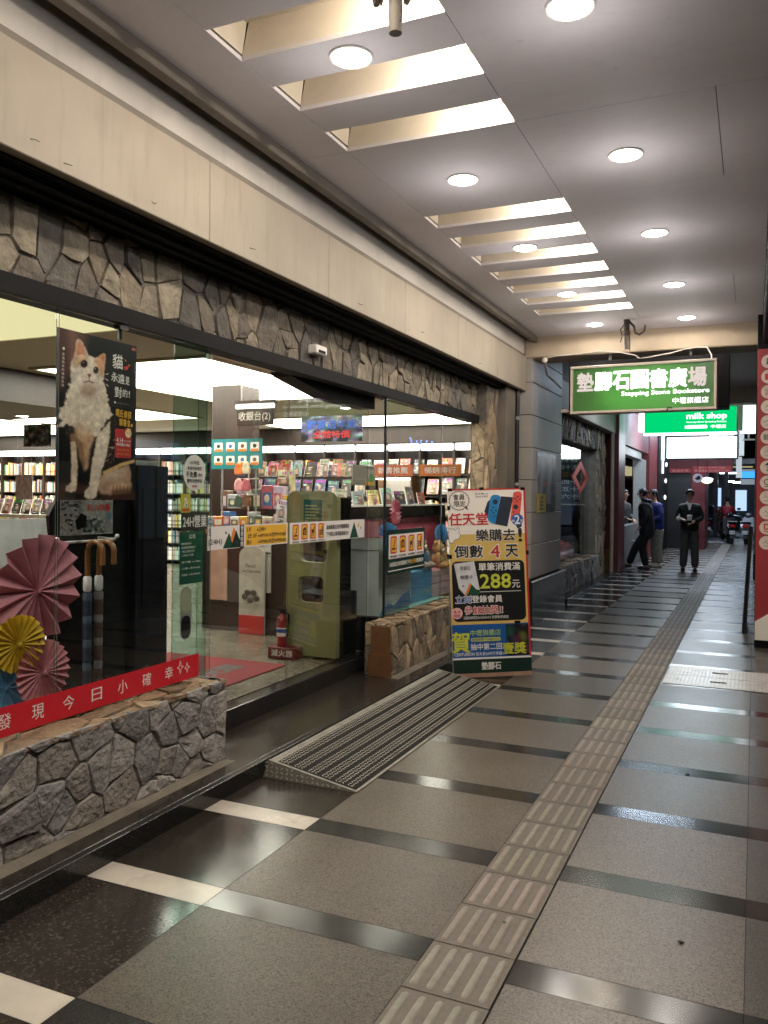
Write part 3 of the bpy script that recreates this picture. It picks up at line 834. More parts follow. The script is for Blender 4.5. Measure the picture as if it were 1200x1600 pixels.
# ---------------------------------------------------- signs on the glass
def no_icon(mb, fr, u, v, w, h, k, n=0.001):
    frect(mb, fr, u-w/2, u+w/2, v-h/2, v+h/2, ink_red, n, w*0.16)
    e = w*0.09
    frect(mb, fr, u-w/2+e, u+w/2-e, v-h/2+e, v+h/2-e, ink_yellow, n+0.0006, w*0.1)
    q = n+0.0012
    S = lambda a, b: (u+a*w, v+b*h)
    if k == 0:
        fpoly(mb, fr, [S(-.3, -.28), S(.28, -.28), S(.28, -.18), S(-.3, -.18)], ink_black, q)
        fpath(mb, fr, [S(.0, -.12), S(.18, .05), S(.0, .15), S(.2, .32)], w*0.05, ink_black, q)
    elif k == 1:
        frect(mb, fr, u-w*.28, u+w*.28, v-h*.22, v+h*.2, ink_black, q, w*0.06); frect(mb, fr, u-w*.12, u+w*.14, v+h*.2, v+h*.28, ink_black, q)
        fdisc(mb, fr, u, v-h*.02, w*.15, w*.15, ink_yellow, q+0.0005, 16); fdisc(mb, fr, u, v-h*.02, w*.09, w*.09, ink_black, q+0.0009, 16)
    elif k == 2:
        fpoly(mb, fr, [S(-.22, -.33), S(-.12, -.33), S(-.1, -.1), S(.08, -.12), S(.08, -.33), S(.17, -.33), S(.2, .1), S(.3, .3), S(.16, .33), S(.06, .14), S(-.2, .1), S(-.28, .2), S(-.27, .0)], ink_black, q)
    else:
        fpoly(mb, fr, [S(.02, -.3), S(.25, -.3), S(.28, .3), S(.12, .3)], ink_black, q)
        for t in (-.26, -.12, .02): fpoly(mb, fr, [S(-.32, t-.04), S(-.02, t-.04), S(-.02, t+.05), S(-.32, t+.05)], ink_black, q)
    fline(mb, fr, S(-.36, -.40), S(.36, .40), w*0.055, ink_red, q+0.001)
NO_TXT = ('本館內全面禁菸', '禁止拍照 攝影', '禁止攜帶寵物', '館內禁止飲食')

# hours band across the doors
fr = Fr((-3.023, 4.15, 1.225), (0, 1, 0), (0, 0, 1))
r = thing('hours_band', 'white sticker band with opening hours on yellow, across the left glass door', 'sticker', fr.p(0.4, 0, 0))
m = MB(); frect(m, fr, 0.0, 0.945, 0, 0.145, paper_white, 0.0005); m.build('band', r)
m = MB()
frect(m, fr, 0.41, 0.93, 0.008, 0.137, ink_yellow, 0.001)
frect(m, fr, 0.345, 0.395, 0.0, 0.145, ink_darkgreen, 0.001)
fpoly(m, fr, [(0.16, 0.004), (0.30, 0.004), (0.225, 0.10)], ink_green, 0.001)
fpoly(m, fr, [(0.245, 0.06), (0.275, 0.135), (0.30, 0.11), (0.265, 0.03)], ink_orange, 0.0012)
fpoly(m, fr, [(0.245, 0.004), (0.345, 0.004), (0.345, 0.05), (0.305, 0.115)], ink_darkgreen, 0.0015)
fpoly(m, fr, [(0.18, 0.095), (0.205, 0.095), (0.193, 0.115)], ink_darkgreen, 0.001)
m.build('print', r)
m = MB()
text(m, fr, '(24H)', 0.08, 0.045, 0.042, ink_black, w=0.14, n=0.0016); text(m, fr, '15', 0.015, 0.11, 0.04, ink_black, n=0.0016)
for k, (a, b) in enumerate((('1F', '▪24H'), ('2F.3F', '▪AM10:10至PM10:00'), ('B1', '▪AM06:00至AM00:00'))):
    text(m, fr, a, 0.43+0.012*len(a), 0.112-0.041*k, 0.027, ink_black, n=0.0022, w=0.022*len(a))
    text(m, fr, b, 0.60 if k == 0 else 0.74, 0.112-0.041*k, 0.027, ink_black, n=0.0022, w=0.10 if k == 0 else 0.355)
m.lines('lettering', r)
m = MB(); text(m, fr, '營業時間', 0.37, 0.073, 0.034, ink_white, vertical=True, n=0.0022); m.lines('white_lettering', r)
fr = Fr((-3.023, 5.125, 1.215), (0, 1, 0), (0, 0, 1))
r = thing('rules_band', 'white sticker band with four yellow prohibition signs across the right glass door', 'sticker', fr.p(0.6, 0, 0))
m = MB(); frect(m, fr, 0.0, 1.24, 0, 0.152, paper_white, 0.0005); m.build('band', r)
m = MB()
for k in range(4): no_icon(m, fr, 0.085+0.128*k, 0.083, 0.094, 0.112, k)
m.build('prohibition_signs', r); m = MB()
fpoly(m, fr, [(0.96, 0.004), (1.12, 0.004), (1.04, 0.135)], ink_green, 0.001); fpoly(m, fr, [(1.10, 0.09), (1.14, 0.09), (1.12, 0.135)], ink_yellow, 0.001); fpoly(m, fr, [(1.155, 0.075), (1.18, 0.075), (1.168, 0.095)], ink_black, 0.001)
m.build('print', r)
m = MB()
for k in range(4): text(m, fr, NO_TXT[k], 0.085+0.128*k, 0.012, 0.013, ink_black, w=0.10, n=0.002)
text(m, fr, '為維護書店良好閱讀環境', 0.745, 0.105, 0.036, ink_black, w=0.39, n=0.002); text(m, fr, '下列禁止事項敬請配合!!', 0.745, 0.05, 0.036, ink_black, w=0.39, n=0.002)
m.lines('lettering', r)
# prohibition board on the corner window
fr = Fr((-2.872, 6.50, 0.885), (0, 1, 0), (0, 0, 1))
r = thing('rules_board', 'dark green board with four yellow prohibition signs on the corner window', 'sign', fr.p(0.44, 0, 0))
m = MB(); m.obox(fr.p(0, 0, 0), fr.U*0.88, fr.V*0.385, fr.N*0.004, ink_darkgreen); frect(m, fr, 0.03, 0.85, 0.135, 0.345, paper_white, 0.0048); m.build('board', r)
m = MB()
for k in range(4):
    no_icon(m, fr, 0.135+0.205*k, 0.255, 0.145, 0.15, k, 0.0056)
    if k: fline(m, fr, (0.033+0.205*k, 0.14), (0.033+0.205*k, 0.34), 0.003, ink_darkgreen, 0.0056)
m.build('print', r)
m = MB()
for k in range(4): text(m, fr, NO_TXT[k], 0.135+0.205*k, 0.155, 0.022, ink_black, w=0.16, n=0.006)
m.lines('lettering', r)
m = MB(); text(m, fr, '為維護書店良好閱讀環境,下列', 0.28, 0.085, 0.04, ink_white, w=0.46, n=0.0052); text(m, fr, '敬請配合', 0.76, 0.085, 0.04, ink_white, w=0.17, n=0.0052); frect(m, fr, 0.02, 0.86, 0.026, 0.034, ink_white, 0.0052); m.lines('white_lettering', r)
m = MB(); text(m, fr, '禁止事項', 0.595, 0.085, 0.04, ink_yellow, w=0.15, n=0.0052); m.lines('yellow_lettering', r)

# red strip at the foot of the window
fr = Fr((-2.872, -1.2, 0.537), (0, 1, 0), (0, 0, 1))
r = thing('red_strip', 'red sticker strip with white lettering along the foot of the window', 'sticker', fr.p(4, 0, 0))
m = MB(); frect(m, fr, 0, 5.07, 0.0, 0.128, mat('strip_red', lin(205, 34, 48), 0.4, var=0.04), 0.0005); m.build('band', r)
m = MB()
for k, c in enumerate('發現今日小確幸'): text(m, fr, c, 3.735+0.179*k, 0.066, 0.066 if c != '日' else 0.06, ink_white, n=0.0012, bold=0.0, w=0.068)
def sparkle(u, v, a):
    P = [(u, v+a), (u+a*.2, v+a*.2), (u+a*.75, v), (u+a*.2, v-a*.2), (u, v-a), (u-a*.2, v-a*.2), (u-a*.75, v), (u-a*.2, v+a*.2), (u, v+a)]
    fpath(m, fr, P, 0.0045, ink_white, 0.0012)
sparkle(4.905, 0.078, 0.037); sparkle(4.965, 0.066, 0.03)
m.lines('lettering', r)

# stickers on the parked door panel
fr = Fr((-2.948, 3.79, 1.0), (0, 1, 0), (0, 0, 1))
r = thing('oval_sticker', 'white oval sticker with black notice text about shopping bags', 'sticker', fr.p(0.13, 0.69, 0))
m = MB(); fdisc(m, fr, 0.13, 0.69, 0.103, 0.103, paper_white, 0.0006, 40); m.build('disc', r)
m = MB()
text(m, fr, '107年起', 0.13, 0.748, 0.024, ink_black, w=0.085, n=0.0012); text(m, fr, '本區所依規定', 0.13, 0.715, 0.022, ink_black, w=0.135, n=0.0012)
text(m, fr, '不免費', 0.10, 0.68, 0.034, ink_black, w=0.10, n=0.0012, bold=0.03); text(m, fr, '提供', 0.18, 0.677, 0.02, ink_black, n=0.0012); text(m, fr, '購物用塑膠袋', 0.13, 0.643, 0.023, ink_black, w=0.14, n=0.0012)
m.lines('lettering', r)
m = MB(); text(m, fr, '愛護地球', 0.13, 0.612, 0.012, ink_red, n=0.0012); m.lines('red_lettering', r)
r = thing('yellow_sticker', 'small yellow square sticker with a white figure below the oval sticker', 'sticker', fr.p(0.05, 0.46, 0))
m = MB(); frect(m, fr, 0.005, 0.095, 0.462, 0.568, mat('sticker_yellow', lin(212, 196, 74), 0.45), 0.0006, 0.008); m.build('sheet', r)
m = MB(); fdisc(m, fr, 0.05, 0.535, 0.012, 0.012, ink_white, 0.0012, 14); fpoly(m, fr, [(0.03, 0.495), (0.045, 0.525), (0.06, 0.52), (0.072, 0.535), (0.066, 0.505), (0.07, 0.495)], ink_white, 0.0012); fpoly(m, fr, [(0.045, 0.50), (0.06, 0.498), (0.058, 0.512)], ink_green, 0.0016); m.build('figure', r)
m = MB(); frect(m, fr, 0.015, 0.085, 0.468, 0.484, ink_orange, 0.0012); text(m, fr, '隨手關門', 0.05, 0.476, 0.011, ink_red, w=0.06, n=0.0017); m.lines('lettering', r)
r = thing('hours_plate', 'black plate reading 24H in white on the parked door panel', 'sign', fr.p(0.13, 0.36, 0))
m = MB(); m.obox(fr.p(0.01, 0.362, 0.0), fr.U*0.245, fr.V*0.098, fr.N*0.003, ink_black); m.build('plate', r)
m = MB(); text(m, fr, '24H營業', 0.1325, 0.411, 0.07, ink_white, w=0.22, n=0.0037, bold=0.02); m.lines('lettering', r)
r = thing('green_notice', 'dark green notice sheet of small text under the 24H plate', 'notice', fr.p(0.1, 0.05, 0))
m = MB(); m.obox(fr.p(-0.002, 0.055, 0), fr.U*0.215, fr.V*0.30, fr.N*0.002, mat('notice_green', lin(24, 84, 64), 0.4)); m.build('sheet', r)
m = MB()
text(m, fr, '公告', 0.11, 0.325, 0.026, ink_white, w=0.06, n=0.0026)
for k, (t, a, b) in enumerate((('親愛的顧客您好', 0.0, .09), ('本店營業時間調整如下', 0.0, .13), ('一樓全日營業不打烊', .0, .12), ('二三樓上午十時起', .0, .11))): text(m, fr, t, 0.012+b/2, 0.285-0.022*k, 0.012, ink_white, w=b, n=0.0026)
for k, t in enumerate(('地下樓 → 24H', '二三樓 → 至 PM10:00', '兒童區 → 至 AM00:00')): text(m, fr, t, 0.10, 0.18-0.036*k, 0.013, ink_white, w=0.17, n=0.0026)
m.lines('lettering', r)

# ---------------------------------------------------- the cat poster
def poly_paint(img, pts, col, bl=0, alpha=1.0, jit=0, seed=0):
    H, W = img.shape[:2]
    if jit:
        R = np.random.RandomState(seed+1); P = []
        n = len(pts)
        for i in range(n):
            a = np.array(pts[i], float); b = np.array(pts[(i+1) % n], float); L = np.hypot(*(b-a)); s = max(1, int(L/3))
            for t in range(s):
                P.append(tuple(a+(b-a)*t/s+R.randn(2)*jit))
        pts = P
    m = blur(pmask((H, W), pts), bl)*alpha
    return img*(1-m[..., None])+np.array(col, float)*m[..., None]
def cat_poster_img():
    # drawn in a 378 x 760 sheet (crop units), shown on a 189 x 380 grid
    W, H = 210, 400
    fx, fy = W/378.0, H/804.0
    img = np.zeros((H, W, 3))+np.array((14, 14, 15))
    R = np.random.RandomState(4)
    def Q(pts):
        out = []
        for x, y in pts:
            u = x-260; top = 336+93*(u/378.0)
            out.append((u*fx, (y-top)*fy*804.0/(1140-top)))
        return out
    def paint(pts, col, bl=0, a=1, jit=0, seed=0):
        nonlocal img
        img = poly_paint(img, Q(pts), col, bl, a, jit, seed)
    paint([(258, 320), (400, 360), (385, 470), (330, 520), (290, 620), (258, 640)], (104, 66, 58), 7, .8)
    paint([(300, 330), (345, 350), (335, 560), (318, 560)], (150, 110, 92), 6, .6)
    paint([(258, 1060), (330, 1060), (640, 1100), (640, 1150), (258, 1150)], (62, 40, 34), 3)
    paint([(300, 1105), (470, 1120), (440, 1138), (300, 1128)], (26, 20, 18), 1)
    # costume
    paint([(470, 700), (520, 720), (548, 790), (530, 850), (560, 930), (628, 940), (628, 965), (560, 985), (470, 1020), (455, 960), (480, 880), (300, 860), (290, 800)], (34, 27, 26), 2)
    for i in range(90):
        cx, cy = R.uniform(405, 610), R.uniform(760, 985); a = R.uniform(0, 3.1); L = R.uniform(6, 18)
        if cx > 545 and cy < 930: continue
        dx, dy = L*math.cos(a), L*math.sin(a)
        paint([(cx-dx, cy-dy), (cx+2, cy+3), (cx+dx, cy+dy), (cx-2, cy-3)], [(196, 176, 150), (120, 84, 66), (60, 50, 50)][i % 3], 0, .75)
    # haunch and hind paw
    paint([(455, 1030), (520, 1000), (600, 975), (612, 1010), (620, 1085), (585, 1108), (500, 1118), (455, 1108), (440, 1070)], (176, 142, 120), 2, 1, 1.2, 3)
    paint([(470, 1020), (560, 990), (590, 1000), (560, 1040), (480, 1050)], (204, 182, 164), 5, .7)
    for k in range(6): paint([(505+20*k, 1062), (522+18*k, 1058), (528+17*k, 1090), (520+17*k, 1108), (506+19*k, 1105)], (206, 168, 138), 2, .8); paint([(520+18*k, 1075), (525+18*k, 1075), (524+18*k, 1108), (519+18*k, 1108)], (96, 60, 42), 1, .8)
    paint([(505, 1095), (612, 1085), (600, 1112), (520, 1120)], (80, 48, 34), 3, .7)
    paint([(468, 1008), (560, 968), (632, 952), (632, 968), (560, 986), (475, 1026)], (206, 166, 112), 1)
    # legs
    paint([(315, 830), (345, 830), (352, 1000), (340, 1080), (322, 1090), (330, 980)], (150, 112, 88), 2)
    paint([(318, 870), (340, 870), (352, 985), (350, 1070), (345, 1096), (322, 1107), (298, 1097), (298, 1080), (322, 1055), (322, 960)], (216, 192, 172), 1, 1, .8, 8)
    paint([(335, 800), (440, 830), (410, 900), (402, 985), (384, 1012), (360, 940)], (196, 156, 124), 3, 1, 1, 5)
    paint([(350, 860), (372, 870), (388, 990), (372, 980)], (120, 82, 60), 3, .8)
    paint([(440, 840), (506, 770), (500, 860), (486, 940), (462, 1010), (448, 1080), (440, 1118), (425, 1138), (395, 1136), (379, 1122), (384, 1100), (405, 1075), (415, 980)], (222, 202, 184), 1, 1, .9, 9)
    paint([(470, 830), (500, 790), (490, 900), (455, 1005)], (238, 222, 206), 5, .7)
    paint([(385, 1112), (440, 1112), (438, 1128), (400, 1137)], (236, 220, 204), 2, .8)
    for x in (398, 412, 426): paint([(x, 1118), (x+2, 1118), (x+2, 1136), (x, 1136)], (150, 120, 100), 0, .7)
    # body
    body = [(316, 590), (470, 590), (488, 640), (500, 690), (506, 730), (520, 745), (488, 768), (470, 800), (440, 846), (412, 830), (372, 838), (330, 800), (300, 786), (262, 806), (272, 770), (256, 748), (276, 706), (296, 690), (292, 650)]
    paint(body, (224, 206, 190), 1, 1, 2.6, 2)
    for i in range(160):
        x, y = R.uniform(285, 490), R.uniform(660, 830)
        L = R.uniform(8, 22); dx = (x-390)*0.06+R.uniform(-3, 3)
        paint([(x, y), (x+3, y), (x+dx, y+L)], [(244, 230, 216), (196, 172, 152), (234, 216, 198)][i % 3], 0, .5)
    paint([(330, 780), (420, 800), (400, 850), (350, 840)], (198, 160, 130), 7, .7)
    # head
    head = [(314, 540), (318, 500), (332, 472), (392, 462), (428, 478), (455, 486), (472, 520), (472, 570), (462, 615), (440, 648), (395, 662), (352, 648), (322, 610)]
    paint([(332, 476), (340, 402), (352, 386), (366, 398), (384, 432), (400, 470), (370, 490)], (226, 190, 168), 1, 1, .7, 1)
    paint([(340, 470), (346, 412), (356, 402), (372, 430), (384, 466)], (206, 132, 98), 2, .9)
    paint([(425, 486), (450, 466), (466, 456), (478, 460), (482, 480), (474, 536), (450, 530)], (214, 158, 122), 1, 1, .7, 1)
    paint([(438, 490), (464, 466), (474, 470), (468, 515)], (196, 122, 86), 2, .8)
    paint(head, (232, 214, 200), 1, 1, 1.0, 6)
    paint([(330, 474), (392, 462), (398, 480), (372, 500), (345, 520), (324, 520)], (222, 176, 140), 3, .85)
    paint([(428, 480), (456, 488), (472, 520), (470, 575), (452, 556), (440, 520), (424, 500)], (208, 150, 112), 3, .85)
    paint([(322, 560), (360, 570), (380, 620), (350, 640), (326, 600)], (240, 226, 214), 5, .7)
    paint([(352, 606), (400, 598), (448, 610), (440, 640), (400, 660), (362, 644)], (170, 136, 118), 6, .7)
    paint([(376, 640), (426, 640), (412, 662), (388, 662)], (130, 100, 84), 4, .5)
    for ex, ey, rx, ry in ((377, 506, 15, 17), (433, 536, 12, 15)):
        el = lambda s: [(ex+rx*s*math.cos(t*.35), ey+ry*s*math.sin(t*.35)) for t in range(18)]
        paint(el(1.15), (120, 84, 60), 1, .9); paint(el(.95), (22, 16, 14), 0); paint([(ex-6, ey-8), (ex-1, ey-9), (ex-2, ey-4), (ex-6, ey-4)], (230, 230, 235), 0)
    paint([(392, 552), (412, 556), (404, 570), (397, 568)], (120, 72, 62), 1); paint([(399, 570), (403, 570), (404, 584), (400, 584)], (120, 84, 74), 0)
    paint([(375, 590), (400, 584), (425, 594), (423, 598), (400, 590), (377, 595)], (96, 66, 58), 1, .9)
    fur = R.randn(H, W, 1); fur = (np.roll(fur, 1, 0)+fur+np.roll(fur, -1, 0)+np.roll(fur, 2, 0))/2; soft = blur(R.randn(H, W, 1), 4); soft = soft/(soft.std()+1e-6)
    lum_ = np.clip((img.mean(-1, keepdims=True)-60)/120, 0, 1)
    img = img*(1+lum_*(fur*0.055+soft*0.05)); img = img*0.7+blur(img, 1)*0.3
    img += blur(R.randn(H, W, 3), 1)*3.0
    return img
fr = Fr((-2.893, 2.832, 1.535), (0, 1, 0), (0, 0, 1))
PW, PH = 0.525, 0.785
r = thing('cat_poster', 'tall black poster of a seated white and ginger cat hung behind the window', 'poster', fr.p(PW/2, 0, 0))
m = MB(); m.obox(fr.p(0, 0, -0.004), fr.U*PW, fr.V*PH, fr.N*0.004, ink_black); m.build('sheet', r)
print_grid('print', fr, PW, PH, cat_poster_img(), print_mat('print_satin'), r, n=0.0005)
m = MB()
U = lambda x: (x-258)/378*PW
def Vv(x, y): top = 336+93*((x-260)/378.0); return (1-(y-top)/(1140-top))*PH
def ct(t, x, y, w, h, mt, **k): text(m, fr, t, U(x), Vv(x, y), h/800*PH, mt, w=w/378*PW if w else None, n=0.0012, **k)
ct('貓', 537, 497, 52, 72, ink_white); ct('永', 522, 568, 34, 46, ink_white); ct('遠', 556, 578, 34, 48, ink_white); ct('是', 588, 588, 20, 42, ink_white)
ct('對', 541, 640, 36, 54, ink_white); ct('的', 576, 645, 24, 40, ink_white); ct('!', 598, 650, 6, 34, ink_white)
fline(m, fr, (U(478), Vv(478, 556)), (U(492), Vv(492, 552)), 0.003, ink_white); fline(m, fr, (U(476), Vv(476, 575)), (U(490), Vv(490, 584)), 0.003, ink_white); fline(m, fr, (U(480), Vv(480, 600)), (U(492), Vv(492, 612)), 0.003, ink_white)
for k, c in enumerate('是貓和奴的貓空生活'): ct(c, 282-k*0.3, 462+18*k, 10, 13, ink_white, bold=0.0)
fdisc(m, fr, U(283), Vv(283, 435), 0.007, 0.007, ink_white, 0.0012, 12)
frect(m, fr, U(521), U(529), Vv(525, 690), Vv(525, 682), ink_white, 0.0012); ct('作者 貓奴 讀書好日', 566, 693, 68, 9, mat('ink_grey', lin(120, 120, 120), 0.5), bold=0.0)
m.lines('white_lettering', r)
m = MB()
fpath(m, fr, [(U(572), Vv(572, 488)), (U(582), Vv(582, 497))], 0.003, ink_yellow); fpath(m, fr, [(U(594), Vv(594, 512)), (U(602), Vv(602, 520))], 0.003, ink_yellow)
for g_, mt_ in ((0.045, ink_yellow), (0.006, ink_black)):
    q_ = 0.0010 if g_ > 0.02 else 0.0014
    for k, c in enumerate('瑪氏偵探'): text(m, fr, c, U(537+21*k), Vv(537+21*k, 735+4*k), 0.036, mt_, w=0.024, n=q_, bold=g_)
    for k, c in enumerate('讀書會'): text(m, fr, c, U(556+20*k), Vv(556+20*k, 778+3*k), 0.036, mt_, w=0.022, n=q_, bold=g_)
fdisc(m, fr, U(612), Vv(612, 795), 0.008, 0.008, ink_yellow, 0.0012, 12)
m.lines('yellow_lettering', r)
m = MB()
fpoly(m, fr, [(U(565), Vv(565, 524)), (U(596), Vv(596, 516)), (U(590), Vv(590, 536)), (U(575), Vv(575, 538))], ink_red, 0.0012)
frect(m, fr, U(610), U(630), Vv(620, 448), Vv(620, 436), mat('tag_red', lin(190, 80, 76), 0.45), 0.0012)
frect(m, fr, U(526), U(611), Vv(570, 945), Vv(570, 812), mat('box_red', lin(178, 48, 52), 0.45), 0.0012, 0.008)
fdisc(m, fr, U(594), Vv(594, 830), 0.022, 0.024, mat('cat_cream', lin(236, 214, 170), 0.5), 0.0017, 20)
fpoly(m, fr, [(U(580), Vv(580, 822)), (U(582), Vv(582, 806)), (U(592), Vv(592, 814))], ink_orange, 0.002); fpoly(m, fr, [(U(598), Vv(598, 814)), (U(608), Vv(608, 808)), (U(610), Vv(610, 826))], ink_orange, 0.002)
for x in (589, 600): fdisc(m, fr, U(x), Vv(x, 830), 0.0025, 0.003, ink_black, 0.0023, 8)
m.build('red_panel', r)
m = MB()
text(m, fr, '4.14', U(550), Vv(550, 862), 0.024, ink_white, w=0.048, n=0.002); text(m, fr, '(六)14:30', U(590), Vv(590, 868), 0.012, ink_white, w=0.05, n=0.002, bold=0); text(m, fr, '中壢 墊腳石中壢店', U(568), Vv(568, 884), 0.014, ink_white, w=0.10, n=0.002)
text(m, fr, '● 現場備有茶點', U(570), Vv(570, 908), 0.012, ink_orange, w=0.09, n=0.002, bold=0); text(m, fr, '● 免費入場參加', U(570), Vv(570, 928), 0.012, ink_orange, w=0.09, n=0.002, bold=0)
m.lines('panel_lettering', r)

# ---------------------------------------------------- things in the left window
wood_floor = mat('display_board', lin(150, 140, 130), 0.5)
m = MB(); m.box(-3.6, -2.935, -1.4, 3.7, 0.20, 0.515, wood_floor)
tag(m.build('window_plinth', bevel=0.004), 'low plinth inside the window under the paper fans', 'plinth')
def rosette(label, c, R, pleats, mt, tilt=(0, 0), ry=1.0, depth=0.03, seed=0, arc=1.0, name='paper_fan'):
    rr = random.Random(seed)
    r = thing(name, label, 'paper fan', c, group='pleated paper fans')
    m = MB(); n = pleats*2; vs = [Vector((0.012, 0, 0))]; a0 = rr.uniform(0, 6)
    nn = n if arc >= 1 else int(n*arc)+1
    for ring, f in ((0, 0.12), (1, 0.55), (2, 1.0)):
        for k in range(nn):
            a = a0+2*math.pi*k/n+rr.uniform(-.02, .02)
            d = (depth if k % 2 else -depth)*(0.15+0.85*f)
            q = R*f*(1 if k % 2 else 0.985)*rr.uniform(0.985, 1.0)
            vs.append(Vector((d, q*math.cos(a)*ry, q*math.sin(a))))
    fs = []
    last = nn if arc >= 1 else nn-1
    for k in range(last):
        k2 = (k+1) % nn
        fs.append((0, 1+k, 1+k2)); fs.append((1+k, 1+nn+k, 1+nn+k2, 1+k2)); fs.append((1+nn+k, 1+2*nn+k, 1+2*nn+k2, 1+nn+k2))
    rot = Matrix.Rotation(tilt[1], 3, 'Z') @ Matrix.Rotation(tilt[0], 3, 'Y')
    m.add([rot @ v for v in vs], fs, mt)
    o = m.build('folded_paper', r, loc='local')
    md = o.modifiers.new('thickness', 'SOLIDIFY'); md.thickness = 0.0015
    m = MB(); m.ellipsoid(tuple(rot @ Vector((0.014, 0, 0))), 0.006, 0.012, 0.012, mt, 10, 6); m.build('button', r, loc='local', smooth='all')
    return r
pink_p = mat('paper_pink', lin(188, 120, 134), 0.6, var=0.06, scale=20); pink_d = mat('paper_rose', lin(200, 128, 138), 0.6, var=0.06, scale=20)
yel_p = mat('paper_mustard', lin(214, 176, 40), 0.6, var=0.06, scale=20); blue_p = mat('paper_blue', lin(96, 164, 210), 0.6, var=0.06, scale=20); red_p = mat('paper_coral', lin(220, 84, 70), 0.6)
rosette('large dusty pink pleated paper fan in the left window', (-3.12, 2.94, 1.10), 0.275, 16, pink_p, (0.15, -0.1), 0.86, 0.03, 1)
rosette('mustard yellow pleated paper fan overlapping the large pink one', (-3.02, 2.74, 0.885), 0.135, 22, yel_p, (0.1, -0.3), 0.9, 0.014, 2)
rosette('small rose pink pleated paper fan low in the left window', (-3.0, 2.865, 0.735), 0.155, 24, pink_d, (0.05, -0.15), 0.9, 0.014, 3)
rosette('sky blue pleated paper fan behind the small rose one', (-3.10, 2.74, 0.68), 0.19, 14, blue_p, (0.0, -0.1), 0.8, 0.02, 4)
rosette('coral pleated paper fan at the left edge of the window', (-3.2, 2.66, 1.24), 0.13, 12, red_p, (0.1, 0.1), 0.9, 0.02, 5)
rosette('pale pink pleated paper fan further left in the window', (-3.1, 2.2, 0.95), 0.22, 18, pink_d, (0.1, 0.1), 0.9, 0.02, 6)
r = thing('laptop_board', 'tilted plain white board behind the large pink fan', 'board', (-3.6, 3.3, 0.52))
m = MB(); m.obox((-3.62, 3.08, 1.12), (0, 0.46, 0), (-0.10, 0.07, 0.30), (0.004, 0, 0.002), mat('board_white', lin(200, 202, 206), 0.4)); m.build('panel', r, bevel=0.0015)
m = MB(); m.tube([(-3.66, 3.3, 0.515), (-3.66, 3.3, 1.2)], 0.012, grey_metal); m.build('prop', r)
# black boards
blk = mat('black_laminate', (0.006, 0.006, 0.007), 0.25, var=0.1)
r = thing('black_screen', 'black display screen behind the umbrellas in the window', 'screen', (-3.27, 3.43, 0.515))
m = MB(); m.prism([(-3.28, 3.20, 0.22), (-3.28, 3.73, 0.22), (-3.28, 3.73, 1.545), (-3.28, 3.20, 1.545), (-3.28, 3.14, 1.45), (-3.28, 3.16, 1.3), (-3.28, 3.13, 1.1)], (0.02, 0, 0), blk); m.build('panel', r)
m = MB()
for y in (3.24, 3.69): m.box(-3.35, -3.28, y, y+0.03, 0.21, 0.5, blk)
m.build('foot', r)
r = thing('black_cabinet', 'tall black cabinet beside the glass doors', 'cabinet', (-3.5, 3.87, 0.215))
m = MB(); m.box(-3.75, -3.22, 3.742, 4.03, 0.215, 1.73, blk); m.build('body', r, bevel=0.006)
m = MB(); m.box(-3.7, -3.27, 3.78, 4.0, 1.7305, 1.76, grey_metal); m.build('tray', r, bevel=0.004)
m = MB(); m.box(-3.216, -3.2145, 3.80, 3.98, 0.9, 1.6, near_black); m.build('door_panel', r)
# newspaper
fr = Fr((-3.256, 3.21, 1.345), (0, 1, 0), (0, 0, 1))
img = noise_img(60, 110, 8, (150, 150, 148), 10, 1)
R_ = np.random.RandomState(5)
for i in range(26):
    y0, x0 = R_.randint(2, 54), R_.randint(1, 34); img[y0:y0+R_.randint(2, 6), x0:x0+R_.randint(4, 10)] = R_.randint(30, 120)
for y0 in range(4, 58, 2): img[y0, 36:44] = 110; img[y0, 92:106] = 118
img[34:56, 46:70] = noise_img(22, 24, 2, (80, 82, 84), 30, 2); img[32:58, 66:92] = noise_img(26, 26, 9, (104, 104, 106), 34, 2); img[22:34, 96:106] = (96, 120, 140)
img = poly_paint(img, [(30, 36), (42, 22), (54, 28), (52, 46), (34, 52)], (16, 16, 17))
r = thing('newspaper', 'newspaper sheet with red headline taped to the black screen', 'newspaper', fr.p(0.2, 0, 0))
print_grid('page', fr, 0.385, 0.185, img, print_mat('print_matt', 0.8, 0.1), r, n=0.001)
m = MB(); text(m, fr, '抗UV防曬', 0.275, 0.145, 0.04, ink_red, w=0.17, n=0.002); text(m, fr, '夏日特賣', 0.12, 0.174, 0.012, ink_black, n=0.002); m.build('headline', r)
